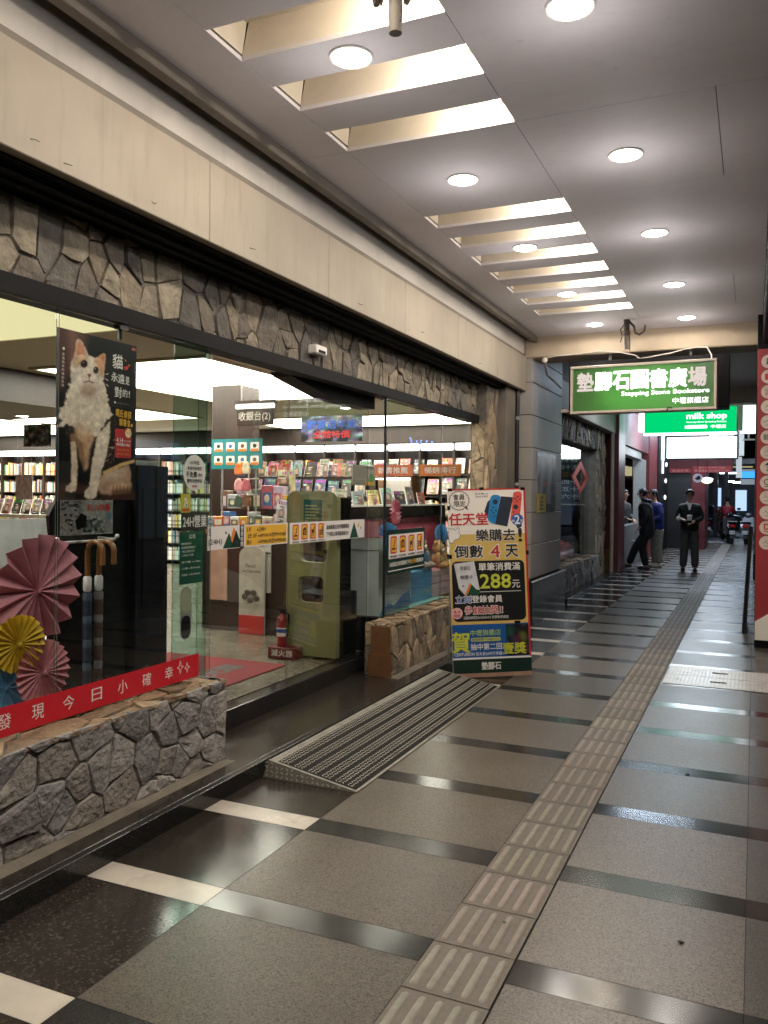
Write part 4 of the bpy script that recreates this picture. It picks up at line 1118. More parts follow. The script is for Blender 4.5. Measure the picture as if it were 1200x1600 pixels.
# rail and walking umbrellas
r = thing('rail', 'chrome hanging rail below the newspaper', 'rail', (-3.15, 3.25, 1.32))
m = MB(); m.tube([(-3.15, 3.05, 1.318), (-3.15, 3.50, 1.318)], 0.007, chrome); m.build('bar', r, smooth=True)
m = MB()
for y in (3.07, 3.49): m.tube([(-3.262, y, 1.325), (-3.15, y, 1.318), (-3.13, y, 1.335)], 0.009, chrome); m.ellipsoid((-3.13, y, 1.338), 0.012, 0.012, 0.012, chrome, 10, 6)
m.build('bracket', r, smooth=True)
cane_h = mat('cane_handle', lin(120, 82, 48), 0.35, var=0.2, scale=50)
def cane(y, x, label, c1, c2):
    r = thing('walking_umbrella', label, 'umbrella', (x, y, 0.52), group='umbrellas hanging on the rail')
    m = MB(); P = [(x-0.0, y, 1.10)]+[(x+0.05-0.05*math.cos(t), y, 1.27+0.05*math.sin(t)) for t in (0, .5, 1, 1.57, 2.1, 2.6, 3.14)]+[(x+0.10, y, 1.2)]
    m.tube(P, 0.014, cane_h, 10); m.build('hook_handle', r, smooth=True)
    m = MB(); m.lathe((x, y, 1.06), [(0.016, 0), (0.022, 0.01), (0.022, 0.07), (0.016, 0.08)], chrome, 14); m.build('silver_collar', r, smooth=True)
    m = MB(); z = 1.055; k = 0
    while z > 0.6: m.lathe((x, y, z), [(0.022-0.006*(1-z), 0), (0.024-0.006*(1-z), -0.02), (0.022-0.006*(1-z), -0.0395)], c1 if k % 3 else c2, 12); z -= 0.04; k += 1
    m.build('folded_canopy', r, smooth=True)
    m = MB(); m.tube([(x, y, 0.6), (x, y, 0.525)], [0.011, 0.007], grey_metal, 10); m.build('ferrule', r, smooth=True)
cane(3.275, -3.13, 'dark blue walking umbrella with curved brown handle', mat('cloth_navy', lin(36, 44, 62), 0.5), mat('cloth_slate', lin(70, 84, 100), 0.5))
cane(3.345, -3.12, 'brown striped walking umbrella with curved brown handle', mat('cloth_brown', lin(72, 56, 52), 0.5), mat('cloth_grey', lin(120, 120, 122), 0.5))

# ---------------------------------------------------- right window display
r = thing('display_box', 'white display box at the corner of the right window', 'display box', (-3.2, 6.9, 0.22))
m = MB(); m.box(-3.50, -2.99, 6.60, 7.35, 0.50, 1.20, mat('panel_white', lin(190, 196, 198), 0.5, var=0.05)); m.build('body', r, bevel=0.003)
m = MB(); m.box(-3.50, -2.99, 6.597, 6.5995, 1.085, 1.09, near_black); m.build('joint', r)
m = MB(); m.box(-3.6, -2.94, 6.52, 9.0, 0.216, 0.512, near_black)
tag(m.build('window_plinth'), 'dark base of the right window display', 'display base')
fr = Fr((-2.985, 6.62, 0.5), (0, 1, 0), (0, 0, 1))
pr_ = print_mat('print_satin')
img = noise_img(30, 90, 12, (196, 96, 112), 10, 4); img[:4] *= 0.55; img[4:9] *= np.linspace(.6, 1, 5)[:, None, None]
fr = Fr((-3.50, 6.61, 1.0), (0, 1, 0), (0, 0, 1))
r = thing('display_backdrop', 'pink backdrop panel under a black shelf in the right window', 'backdrop', (-3.52, 7.9, 0.5))
m = MB(); m.box(-3.56, -3.507, 6.61, 9.45, 0.51, 1.34, mat('backdrop_grey', lin(150, 158, 166), 0.6)); m.build('panel', r)
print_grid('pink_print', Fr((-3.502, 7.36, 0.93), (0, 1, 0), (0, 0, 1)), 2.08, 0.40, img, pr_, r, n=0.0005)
m = MB(); m.box(-3.62, -3.48, 6.61, 9.45, 1.345, 1.455, blk); m.build('black_shelf', r)
m = MB(); m.box(-3.70, -3.47, 6.61, 9.45, 1.457, 1.475, white_paint); m.build('white_edge', r)
m = MB(); m.box(-3.498, -2.985, 6.60, 7.35, 1.203, 1.215, pink_d); frect(m, Fr((-3.49, 6.59, 1.21), (1, 0, 0), (0, 0, 1)), 0, 0.5, 0, 0.13, pink_p, 0.0)
tag(m.build('pink_ledge', loc=(-3.2, 6.9, 1.2)), 'pink paper ledge on top of the white display box', 'paper')
pond = mat('pond_aqua', lin(112, 196, 190), 0.25)
r = thing('paper_pond', 'aqua paper pond with blue rocks on the display floor', 'paper pond', (-3.0, 6.9, 0.514))
m = MB(); m.prism([(-2.975, 6.56, 0.514), (-2.945, 7.3, 0.514), (-2.95, 8.2, 0.514), (-2.985, 8.2, 0.514), (-3.4, 7.4, 0.514), (-2.985, 7.37, 0.514), (-2.985, 6.6, 0.514)], (0, 0, 0.006), pond); m.build('sheet', r)
m = MB(); rk = mat('rock_blue', lin(74, 116, 158), 0.5)
fr = Fr((-2.978, 6.57, 0.52), (0, 1, 0), (0, 0, 1))
for k in range(7): fpoly(m, fr, [(0.12+0.02*k, 0.07), (0.135+0.02*k, 0.07), (0.11+0.03*k, 0.13+0.02*math.sin(k*2))], rk, 0.004)
m.prism([fr.p(a, b, 0.002) for a, b in ((0.02, 0.0), (0.10, 0.06), (0.26, 0.075), (0.34, 0.05), (0.5, 0.12), (0.7, 0.16), (0.74, 0.02), (0.3, 0.02))], fr.N*0.003, rk)
m.build('paper_rocks', r)
r = thing('blue_box', 'blue wooden box in the right window under the plush toys', 'box', (-3.1, 7.75, 0.515))
bx = mat('box_blue', lin(88, 146, 186), 0.5, var=0.08)
m = MB()
for k in range(4): m.box(-3.3, -3.03, 7.40, 8.02, 0.515+0.078*k, 0.515+0.078*k+0.076, bx)
m.build('boards', r, bevel=0.003)
m = MB()
fr = Fr((-3.0299, 7.4, 0.515), (0, 1, 0), (0, 0, 1)); st = [(0.5+0.03*math.cos(t*0.628+.3)*(1 if t % 2 else .45), 0.09+0.03*math.sin(t*0.628+.3)*(1 if t % 2 else .45)) for t in range(10)]
fpoly(m, fr, st, ink_yellow, 0.0005); m.build('star', r)
r = thing('pink_crate', 'pale pink crate beside the blue box in the right window', 'crate', (-3.1, 8.4, 0.515))
m = MB()
for k in range(4): m.box(-3.3, -3.04, 8.05, 8.85, 0.515+0.07*k, 0.515+0.07*k+0.066, mat('crate_pink', lin(206, 178, 184), 0.6))
m.build('boards', r, bevel=0.003)
m = MB(); m.box(-3.29, -3.05, 8.07, 8.83, 0.78, 0.80, pink_p); m.build('lining', r)
def plush(name, label, c, s, body, belly, cloth=None, ears='long'):
    r = thing(name, label, 'plush toy', c)
    x, y, z = c
    m = MB()
    m.ellipsoid((x, y, z+0.10*s), 0.085*s, 0.10*s, 0.11*s, body); m.ellipsoid((x+0.01, y, z+0.26*s), 0.085*s, 0.095*s, 0.085*s, body)
    m.ellipsoid((x+0.075*s, y, z+0.235*s), 0.04*s, 0.05*s, 0.038*s, belly)
    for sy in (-1, 1):
        if ears == 'long': m.ellipsoid((x, y+sy*0.055*s, z+0.37*s), 0.025*s, 0.035*s, 0.09*s, body)
        else: m.ellipsoid((x, y+sy*0.075*s, z+0.33*s), 0.03*s, 0.038*s, 0.038*s, body)
        m.ellipsoid((x+0.05*s, y+sy*0.10*s, z+0.13*s), 0.05*s, 0.04*s, 0.08*s, body); m.ellipsoid((x+0.09*s, y+sy*0.075*s, z+0.04*s), 0.09*s, 0.05*s, 0.045*s, body)
    m.build('body', r, smooth='all')
    m = MB()
    for sy in (-1, 1): m.ellipsoid((x+0.075*s, y+sy*0.04*s, z+0.275*s), 0.012*s, 0.012*s, 0.014*s, ink_black, 8, 6)
    m.ellipsoid((x+0.113*s, y, z+0.245*s), 0.01*s, 0.016*s, 0.011*s, ink_black, 8, 6); m.build('face', r, smooth='all')
    if cloth:
        m = MB(); m.lathe((x, y, z+0.02*s), [(0.115*s, 0), (0.12*s, 0.05*s), (0.105*s, 0.13*s), (0.085*s, 0.17*s)], cloth, 18); m.build('dress', r, smooth=True)
fur_g = mat('plush_grey', lin(168, 156, 146), 0.9, var=0.15, scale=60, bump=0.4, bscale=150); fur_t = mat('plush_tan', lin(190, 150, 100), 0.9, var=0.15, scale=60, bump=0.4, bscale=150); fur_w = mat('plush_cream', lin(220, 204, 180), 0.9, bump=0.4, bscale=150)
plush('plush_rabbit', 'grey plush rabbit in a blue dress sitting on the blue box', (-3.13, 7.88, 0.829), 0.92, fur_g, fur_w, mat('dress_blue', lin(70, 104, 150), 0.7))
plush('plush_bear', 'tan plush bear slumped on the pink crate', (-3.12, 8.42, 0.80), 0.8, fur_t, fur_w, None, 'round')
rosette('narrow pink pleated paper fan hanging edge on in the right window', (-3.05, 7.10, 1.42), 0.115, 18, pink_p, (0, 0.9), 0.8, 0.02, 7)
rosette('blue pleated paper fan at the corner of the right window', (-2.96, 6.72, 1.19), 0.14, 18, blue_p, (0, -0.7), 0.9, 0.016, 8)
r = thing('paper_egg', 'blue honeycomb paper egg hung in the right window', 'paper egg', (-3.2, 8.75, 1.05))
m = MB()
for k in range(16):
    a = 2*math.pi*k/16
    m.add([(-3.2+0.075*math.sin(t)*math.cos(a), 8.75+0.075*math.sin(t)*math.sin(a), 1.15-0.11*math.cos(t)) for t in np.linspace(0.02, 3.12, 12)]+[(-3.2, 8.75, 1.04)], [tuple(range(13))], blue_p)
m.build('paper_leaves', r)
m = MB(); m.tube([(-3.2, 8.75, 1.26), (-3.2, 8.75, 2.39)], 0.001, ink_white, 4); m.build('thread', r)
# calendar hung inside the return pane
fr = Fr((-3.06, 6.20, 1.655), (0, 1, 0), (0, 0, 1))
img = np.zeros((36, 50, 3))+np.array((176, 168, 158))
for a in range(4, 34, 4):
    for b in range(4, 28, 4): img[a, b] = (120, 108, 100)
img = poly_paint(img, [(32, 32), (40, 12), (48, 18), (46, 30)], (96, 150, 80)); img[29:35, 28:49] = (226, 170, 50); img[2:6, 30:47] = (130, 110, 110)
simple_poster('calendar', 'wall calendar sheet with date grid hung inside the glass', fr, 0.44, 0.17, img, 'calendar')

# alarm box on the lintel
r = thing('alarm_box', 'small white sensor box on the stone lintel above the doorway', 'sensor', (-2.8, 5.2, 2.55))
m = MB(); m.box(-2.90, -2.815, 5.12, 5.28, 2.565, 2.63, paper_white); m.build('housing', r, bevel=0.008)
m = MB(); m.box(-2.8145, -2.813, 5.15, 5.25, 2.575, 2.595, near_black); m.build('lens', r)
# ================================================================== bookstore interior
in_plaster = mat('shop_plaster', lin(196, 186, 164), 0.7, var=0.04)
shop_wall = mat('shop_wall', lin(70, 62, 56), 0.7)
dark_wood = mat('dark_wood', lin(46, 34, 28), 0.45, var=0.2, scale=9)
brown_panel = mat('brown_panel', lin(62, 46, 40), 0.5, var=0.1)
shop_floor = speckle('shop_floor', lin(98, 92, 80), lin(124, 116, 100), lin(76, 70, 62), 0.25, 120, rvar=0.08)
mb = MB(); mb.poly([(-16.5, 0.6, 0.216), (-3.002, 0.6, 0.216), (-3.002, 4.06, 0.216), (-16.5, 4.06, 0.216)], shop_floor, 1)
mb.poly([(-16.5, 4.06, 0.219), (-3.12, 4.06, 0.219), (-3.12, 13.2, 0.219), (-16.5, 13.2, 0.219)], shop_floor, 1)
struct(mb.build('shop_floor', tone=True))
mb = MB()
mb.box(-16.6, -3.0, 0.4, 0.6, 0, 3.5, shop_wall); mb.box(-16.7, -16.5, 0.4, 13.4, 0, 3.5, shop_wall); mb.box(-16.6, -3.1, 13.2, 13.4, 0, 3.5, shop_wall)
mb.box(-3.1, -3.0, 9.45, 13.3, 0, 3.5, shop_wall); mb.box(-3.1, -3.0, -4, 0.6, 0, 3.5, shop_wall)
mb.box(-3.0, -2.88, -4, -1.5, 0, 2.9, shop_wall)
tag(mb.build('shop_walls'), 'dark inner walls of the bookstore', 'wall')
mb = MB(); mb.box(-16.5, -3.0, 0.6, 13.2, 2.76, 2.86, in_plaster)
struct(mb.build('shop_ceiling'))
panel_glow = emission('shop_panel_glow', (1.0, 0.93, 0.80), L_SHOP)
def lum(x0, x1, y0, y1, label, z=2.745, mt=None):
    r = thing('luminous_panel', label, 'ceiling light', ((x0+x1)/2, (y0+y1)/2, z), group='luminous panels in the shop ceiling')
    m = MB(); m.box(x0, x1, y0, y1, z, z+0.012, mt or panel_glow); m.build('diffuser', r)
    m = MB()
    for a, b, c, d in ((x0-.05, x1+.05, y0-.05, y0-.001), (x0-.05, x1+.05, y1+.001, y1+.05), (x0-.05, x0-.001, y0, y1), (x1+.001, x1+.05, y0, y1)): m.box(a, b, c, d, z-0.006, z+0.016, in_plaster)
    m.build('frame', r)
lum(-6.3, -4.35, 5.9, 8.85, 'large glowing ceiling panel beyond the glass doors')
lum(-7.6, -3.65, 11.1, 12.75, 'wide glowing ceiling panel in front of the back bookcases')
lum(-15.5, -11.2, 9.6, 12.6, 'wide glowing ceiling panel at the far left of the shop')
lum(-11.0, -7.9, 9.0, 10.6, 'added unseen glowing ceiling panel in the middle of the shop behind the cat poster')  # extra panel out of view, added to light the shop
lum(-4.5, -3.5, 1.4, 3.0, 'small added unseen glowing ceiling panel above the left window display')  # another added panel out of view, for room light
lum(-5.9, -3.15, 3.1, 4.68, 'yellowish glowing panel standing in for the lit ceiling inside the cat poster window', 2.745, emission('ceiling_glow_yellow', (1.0, 0.88, 0.48), 1.1))  # brightness of the lit ceiling put in as a glowing panel
lum(-3.42, -3.06, 6.62, 9.2, 'narrow added unseen glowing panel brightening the right window display')  # hidden panel added to brighten the window display
# dropped soffit with downlights, left
r = thing('soffit', 'dropped grey soffit with dark edge seen above the cat poster', 'soffit', (-8, 6.1, 2.45))
m = MB(); m.box(-10.6, -6.6, 4.75, 7.55, 2.47, 2.755, mat('soffit_grey', lin(150, 142, 128), 0.7)); m.build('box', r)
m = MB(); m.box(-10.62, -6.58, 4.72, 4.748, 2.44, 2.757, dark_wood); m.box(-6.598, -6.57, 4.72, 7.57, 2.44, 2.757, dark_wood); m.build('dark_edge', r)
def shopdown(x, y, z, label):
    r = thing('shop_downlight', label, 'downlight', (x, y, z), group='small downlights inside the shop')
    m = MB(); m.lathe((x, y, z-0.006), [(0.09, 0.0055), (0.09, 0), (0.075, -0.003), (0.07, 0.0055)], white_paint, 20); m.build('ring', r)
    m = MB(); m.lathe((x, y, z-0.004), [(0.068, 0.003), (0.06, -0.004), (0, -0.008)], lamp_glow, 20); m.build('lamp_disc', r)
shopdown(-7.9, 7.2, 2.47, 'small round downlight in the dropped soffit')
shopdown(-3.84, 8.75, 2.76, 'small round downlight near the right window')
shopdown(-5.1, 10.1, 2.76, 'small round downlight above the book counter')
shopdown(-9.3, 6.2, 2.47, 'small round downlight at the back of the dropped soffit')
# dark post, cash desk sign
m = MB(); m.box(-5.42, -5.06, 7.5, 7.9, 0.219, 2.76, dark_wood)
tag(m.build('timber_post', bevel=0.01), 'dark timber clad post behind the cash desk sign', 'post')
fr = Fr((-4.62, 6.8, 2.235), (1, 0, 0), (0, 0, 1))
r = thing('cash_desk_sign', 'dark hanging cash desk sign with pale lettering under a lit tube', 'sign', fr.p(0.2, 0.2, 0))
m = MB(); m.obox(fr.p(0, 0, -0.03), fr.U*0.41, fr.V*0.165, fr.N*0.03, dark_wood); m.build('board', r, bevel=0.003)
m = MB(); text(m, fr, '收銀台(2)', 0.205, 0.083, 0.10, mat('ink_silver', lin(190, 184, 172), 0.4), w=0.36, n=0.002); m.lines('lettering', r)
m = MB(); m.tube([(-4.62, 6.80, 2.42), (-4.20, 6.80, 2.42)], 0.022, emission('tube_glow', (1, 0.95, 0.85), 6), 10); m.build('tube', r)
m = MB(); m.tube([(-4.58, 6.83, 2.4), (-4.58, 6.83, 2.76)], 0.006, grey_metal, 6); m.tube([(-4.24, 6.83, 2.4), (-4.24, 6.83, 2.76)], 0.006, grey_metal, 6); m.box(-4.63, -4.19, 6.78, 6.85, 2.445, 2.475, dark_wood); m.build('hanger', r)

# bookcases along the back wall
BAYW = 0.60
bays = [(-3.9-BAYW*(i+1), -3.9-BAYW*i) for i in range(19)]
shelf_z = (0.30, 0.62, 0.92, 1.24, 1.57, 1.93)
header_glow = emission('header_glow', (1.0, 0.97, 0.92), 5.5)
BOOKC = {'cream': (216, 206, 186), 'white': (226, 224, 218), 'grey': (150, 150, 148), 'pink': (214, 150, 150), 'red': (186, 66, 58), 'tan': (190, 160, 116), 'green': (104, 140, 96), 'pale blue': (150, 176, 200), 'navy': (52, 62, 90), 'yellow': (216, 190, 96), 'brown': (112, 84, 66)}
def book_mat(nm, c):
    """book cloth with a darker title strip along the spine (by the book's own height)"""
    m = bpy.data.materials.new('book_'+nm.replace(' ', '_')); m.use_nodes = True
    nt = m.node_tree; N = nt.nodes; Lk = nt.links; b = N['Principled BSDF']; b.inputs['Roughness'].default_value = 0.55
    tc = N.new('ShaderNodeTexCoord'); sx = N.new('ShaderNodeSeparateXYZ'); Lk.new(tc.outputs['Generated'], sx.inputs[0])
    oi = N.new('ShaderNodeObjectInfo')
    nz = N.new('ShaderNodeTexNoise'); nz.noise_dimensions = '1D'; nz.inputs['Scale'].default_value = 26
    ad = N.new('ShaderNodeMath'); ad.operation = 'ADD'; mu = N.new('ShaderNodeMath'); mu.operation = 'MULTIPLY'; mu.inputs[1].default_value = 57.0
    Lk.new(oi.outputs['Random'], mu.inputs[0]); Lk.new(sx.outputs['Z'], ad.inputs[0]); Lk.new(mu.outputs[0], ad.inputs[1]); Lk.new(ad.outputs[0], nz.inputs['W'])
    ra = N.new('ShaderNodeValToRGB'); e = ra.color_ramp.elements; e[0].position = 0.40; e[0].color = (*[k*0.42 for k in lin(*c)], 1); e[1].position = 0.47; e[1].color = (*lin(*c), 1)
    Lk.new(nz.outputs['Fac'], ra.inputs[0])
    hs = N.new('ShaderNodeHueSaturation'); mr = N.new('ShaderNodeMapRange'); mr.inputs['To Min'].default_value = 0.7; mr.inputs['To Max'].default_value = 1.2
    Lk.new(oi.outputs['Random'], mr.inputs['Value']); Lk.new(mr.outputs[0], hs.inputs['Value']); Lk.new(ra.outputs[0], hs.inputs['Color'])
    Lk.new(hs.outputs[0], b.inputs['Base Color'])
    return m
BM = {k: book_mat(k, c) for k, c in BOOKC.items()}
def unit_box(name, mt):
    m = MB(); m.box(0, 1, 0, 1, 0, 1, mt)
    me = bpy.data.meshes.new(name); me.from_pydata(m.v, [], m.f); me.materials.append(mt); return me
BME = {k: unit_box('book', BM[k]) for k in BOOKC}
rb = random.Random(21)
WORD = ('first', 'second', 'third', 'fourth', 'fifth', 'sixth', 'seventh', 'eighth', 'ninth', 'tenth', 'eleventh', 'twelfth', 'thirteenth', 'fourteenth', 'fifteenth', 'sixteenth', 'seventeenth', 'eighteenth')
nbook = 0
stuff_mb = MB()
for i, (xa, xb) in enumerate(bays):
    loc = f'{WORD[i]} bookcase from the right' if i < 18 else 'leftmost bookcase'
    r = thing('bookcase', f'dark bookcase with lit header, {loc} along the back wall', 'bookcase', ((xa+xb)/2, 13.0, 0.22), group='bookcases along the back wall')
    m = MB(); m.box(xa, xa+0.018, 12.85, 13.19, 0.22, 2.32, dark_wood); m.box(xb-0.018, xb, 12.85, 13.19, 0.22, 2.32, dark_wood); m.box(xa+.018, xb-.018, 13.16, 13.19, 0.22, 2.75, dark_wood); m.build('case', r)
    for z in shelf_z:
        m = MB(); m.box(xa+0.0185, xb-0.0185, 12.87, 13.16, z-0.022, z, dark_wood); m.build('shelf', r)
    m = MB(); m.box(xa+0.02, xb-0.02, 12.84, 12.92, 2.325, 2.44, header_glow); m.build('lit_header', r, bevel=0.015)
    m = MB(); m.box(xa, xb, 12.87, 13.16, 2.46, 2.75, dark_wood); m.build('top_panel', r)
    for si, z in enumerate(shelf_z):
        face_out = i < 4 and si >= 4
        if face_out: continue
        single = si >= 3 and ((4 <= i <= 7) or (i >= 16)) and nbook < 288
        x = xa+0.025; k = 0
        while x < xb-0.05 and k < 18:
            w = rb.uniform(0.016, 0.045); h = rb.uniform(0.185, 0.265); d = rb.uniform(0.13, 0.19)
            cn = rb.choices(list(BOOKC), weights=(6, 6, 3, 3, 2, 2, 1.5, 2, 1.5, 1.5, 2))[0]
            if rb.random() < 0.06: x += rb.uniform(0.02, 0.07); continue
            if single and nbook < 288:
                o = bpy.data.objects.new('book', BME[cn]); COL.objects.link(o)
                o.location = (x, 12.89+rb.uniform(0, 0.03), z+0.0005); o.scale = (w-0.0015, d, h)
                tag(o, f'{cn} book, {WORD[min(k,17)]} from left, {["third","second","top"][si-3]} shelf, {loc}', 'book', 'books standing on the back wall bookcases')
                nbook += 1
            else:
                stuff_mb.box(x, x+w-0.0015, 12.89, 12.89+d, z+0.0005, z+h, BM[cn])
            x += w; k += 1
o = stuff_mb.build('books'); stuff(o, 'hundreds more small books on the back wall bookcases'); o['category'] = 'books'

# magazines and picture books shown face out
def cover_img(seed, base=None):
    R = np.random.RandomState(seed); H, W = 28, 20
    pal = [(214, 206, 196), (190, 180, 170), (150, 140, 134), (206, 150, 140), (96, 110, 140), (70, 66, 66), (214, 190, 130), (196, 96, 84), (150, 176, 170)]
    b = base or pal[R.randint(len(pal))]
    img = noise_img(H, W, seed, b, 14, 2)
    c = pal[R.randint(len(pal))]
    cx, cy, rx, ry = R.uniform(6, 14), R.uniform(13, 18), R.uniform(3.5, 6.5), R.uniform(5, 8)
    P = lambda f: [(cx+rx*f*math.cos(t*.5), cy+ry*f*math.sin(t*.5)) for t in range(13)]
    img = poly_paint(img, [(cx-rx*1.2, H), (cx-rx, cy+ry*.6), (cx+rx, cy+ry*.6), (cx+rx*1.2, H)], [k*0.6 for k in c], 1)
    img = poly_paint(img, P(1.0), (60, 48, 44), 1, .8); img = poly_paint(img, P(.72), (216, 184, 164), 1, .9)
    t = R.randint(20, 230)
    for x in range(2, 18, 3): img[2:6, x:x+2] = (t, R.randint(20, 230), t)
    for y in (8, 10, 22, 24):
        x = R.randint(1, 6); L = R.randint(4, 9); img[y, x:x+L] = R.choice([30, 240])
    return img
COVN = ('portrait', 'scenery', 'patterned', 'dark', 'pastel', 'bold')
cov_m = print_mat('print_satin')
def cover(fr, w, h, seed, label, name='magazine', group=None, base=None, cat='magazine'):
    r = thing(name, label, cat, fr.p(w/2, 0, 0), group=group)
    m = MB(); m.obox(fr.p(0, 0, -0.008), fr.U*w, fr.V*h, fr.N*0.008, paper_white); m.build('pages', r)
    print_grid('cover', fr, w, h, cover_img(seed, base), cov_m, r, n=0.0008)
    return r
k = 0
for row, z, h in ((1, 1.945, 0.27), (0, 1.60, 0.29)):
    for j in range(9):
        x = -6.2+j*0.245+rb.uniform(-.015, .015)
        if x > -3.98: continue
        fr = Fr((x, 12.86, z), (1, 0, 0), (0, 0.25, 0.97)); w = 0.19+rb.uniform(-.02, .02)
        cover(fr, w, h*rb.uniform(0.85, 1.0), 100+k, f'face out magazine, {WORD[j]} from left on the {"upper" if row else "lower"} back wall rack', group='face out magazines on the back wall'); k += 1
# tall posters in the shop
def bw_img(seed, H=24, W=34, col=(90, 88, 88), amp=60):
    return np.clip(noise_img(H, W, seed, col, amp, 1), 20, 220)
for (x, y, z, w, h, seed, lab, col) in ((-8.75, 8.0, 2.16, 0.48, 0.29, 5, 'hanging black and white patterned poster at the left of the shop', (84, 84, 84)), (-4.58, 8.0, 2.15, 0.75, 0.28, 6, 'hanging dark blue and red anniversary poster', (60, 62, 84)), (-10.0, 9.0, 1.46, 0.34, 0.36, 9, 'pink framed poster above the comic stand', (206, 176, 176))):
    fr = Fr((x, y, z), (1, 0, 0), (0, 0, 1))
    img = bw_img(seed, col=col, amp=45 if seed != 9 else 14)
    r = simple_poster('shop_poster', lab, fr, w, h, img)
    m = MB()
    for u in (0.1*w, 0.9*w): m.tube([fr.p(u, h, -0.003), (fr.p(u, h, 0).x, y, 2.76)], 0.0015, grey_metal, 4)
    m.build('wire', r)
    if seed == 6:
        m = MB(); text(m, fr, '歡慶週年慶', w/2, h*0.68, 0.10, ink_blue, w=w*0.8, n=0.005, bold=0.03); text(m, fr, '全館特價', w/2, h*0.28, 0.08, ink_red, w=w*0.6, n=0.005, bold=0.03); m.lines('lettering', r)
# comic stand at left
r = thing('comic_stand', 'pale stand of face out comics deep in the shop, left', 'book stand', (-9.9, 9.3, 0.22))
m = MB()
for j, z in enumerate((0.7, 0.98, 1.26)): m.box(-11.0, -8.7, 9.05+0.1*j, 9.6, z-0.3, z-0.03, mat('stand_cream', lin(196, 186, 168), 0.5))
m.build('steps', r)
for row, z in enumerate((1.235, 0.955)):
    for j in range(11):
        fr = Fr((-10.95+j*0.2, 9.24-0.1*row, z), (1, 0, 0), (0, 0.3, 0.95))
        cover(fr, 0.165, 0.24, 200+row*20+j, f'face out comic, {WORD[j]} from left on the {"upper" if row == 0 else "lower"} comic stand step', 'comic', 'comics on the comic stand', cat='comic')

# gift gondola behind the doors
r = thing('gift_counter', 'dark counter heaped with small gifts behind the left glass door', 'counter', (-4.5, 7.1, 0.22))
m = MB(); m.box(-5.05, -3.98, 6.85, 7.5, 0.219, 1.22, brown_panel); m.build('body', r, bevel=0.006)
m = MB(); m.box(-5.07, -3.96, 6.83, 7.5, 1.222, 1.245, dark_wood); m.build('top', r, bevel=0.004)
m = MB(); m.box(-4.95, -4.74, 6.835, 6.849, 0.52, 1.18, mat('front_print', lin(190, 150, 132), 0.6, var=0.2, scale=5)); m.build('front_poster', r)
m = MB(); m.box(-4.46, -4.24, 6.835, 6.849, 0.62, 1.20, paper_white); m.box(-4.46, -4.24, 6.829, 6.834, 1.0, 1.01, near_black); m.build('white_door', r)
fr = Fr((-5.02, 6.95, 1.82), (1, 0, 0), (0, 0, 1))
r = thing('teal_board', 'teal display board of small product pictures above the gift counter', 'board', fr.p(0.3, 0, 0))
m = MB(); m.obox(fr.p(0, 0, -0.012), fr.U*0.60, fr.V*0.30, fr.N*0.012, mat('teal', lin(40, 130, 134), 0.5)); m.build('panel', r)
m = MB()
for a in range(4):
    for b in range(2):
        u, v = 0.085+0.143*a, 0.085+0.135*b
        frect(m, fr, u-.05, u+.05, v-.045, v+.045, ink_white, 0.001, 0.012); frect(m, fr, u-.045, u+.045, v-.045, v-.02, ink_orange, 0.0015); fdisc(m, fr, u, v+0.008, 0.022, 0.02, (ink_black, ink_green, rk, cane_h)[(a+b) % 4], 0.0015, 12)
m.build('print', r)
m = MB(); m.tube([(-4.9, 6.97, 1.246), (-4.9, 6.97, 2.1)], 0.01, grey_metal); m.tube([(-4.5, 6.97, 1.246), (-4.5, 6.97, 2.1)], 0.01, grey_metal); m.build('post', r)
gc = {'pale pink': (224, 160, 160), 'orange': (228, 130, 72), 'blue': (70, 120, 176), 'cream': (222, 208, 180), 'rose': (196, 110, 120), 'dark green': (70, 96, 84), 'silver': (176, 178, 180), 'brown': (120, 90, 74), 'white': (226, 222, 216), 'yellow': (222, 180, 80), 'lilac': (196, 180, 206)}
GM = {k: mat('gift_'+k.replace(' ', '_'), lin(*c), 0.3, var=0.25, scale=18, coat=0.3) for k, c in gc.items()}
rg = random.Random(31); used = {}
def gift(x, y, z, w, d, h, cn, where, ribbon=True):
    used[(cn, where)] = used.get((cn, where), 0)+1; q = used[(cn, where)]
    r = thing('gift_box', f'{cn} gift box {where}, {WORD[q-1]} {cn} one from left' if q > 1 else f'{cn} gift box {where}, leftmost {cn} one', 'gift box', (x+w/2, y, z), group='small gifts on the gift counter')
    m = MB(); m.box(x, x+w, y, y+d, z, z+h, GM[cn]); m.build('carton', r, bevel=0.004)
    m = MB(); fr = Fr((x, y-0.0006, z), (1, 0, 0), (0, 0, 1)); frect(m, fr, w*.12, w*.88, h*.15, h*.7, GM[rg.choice(list(gc))], 0.0004); fdisc(m, fr, w*.5, h*.45, w*.22, h*.18, GM['cream'] if cn != 'cream' else GM['rose'], 0.001, 14); m.build('label', r)
x = -5.0
while x < -4.05:
    w = rg.uniform(0.07, 0.13); gift(x, 6.87, 1.2455, w-0.006, 0.12, rg.uniform(0.09, 0.17), rg.choice(list(gc)), 'in front on the counter'); x += w
x = -5.0
m = MB(); m.box(-5.02, -4.0, 7.05, 7.45, 1.2455, 1.42, dark_wood); tag(m.build('counter_riser'), 'dark riser at the back of the gift counter', 'riser')
while x < -4.08:
    w = rg.uniform(0.08, 0.14); gift(x, 7.08, 1.4205, w-0.006, 0.12, rg.uniform(0.12, 0.24), rg.choice(list(gc)), 'on the dark riser'); x += w
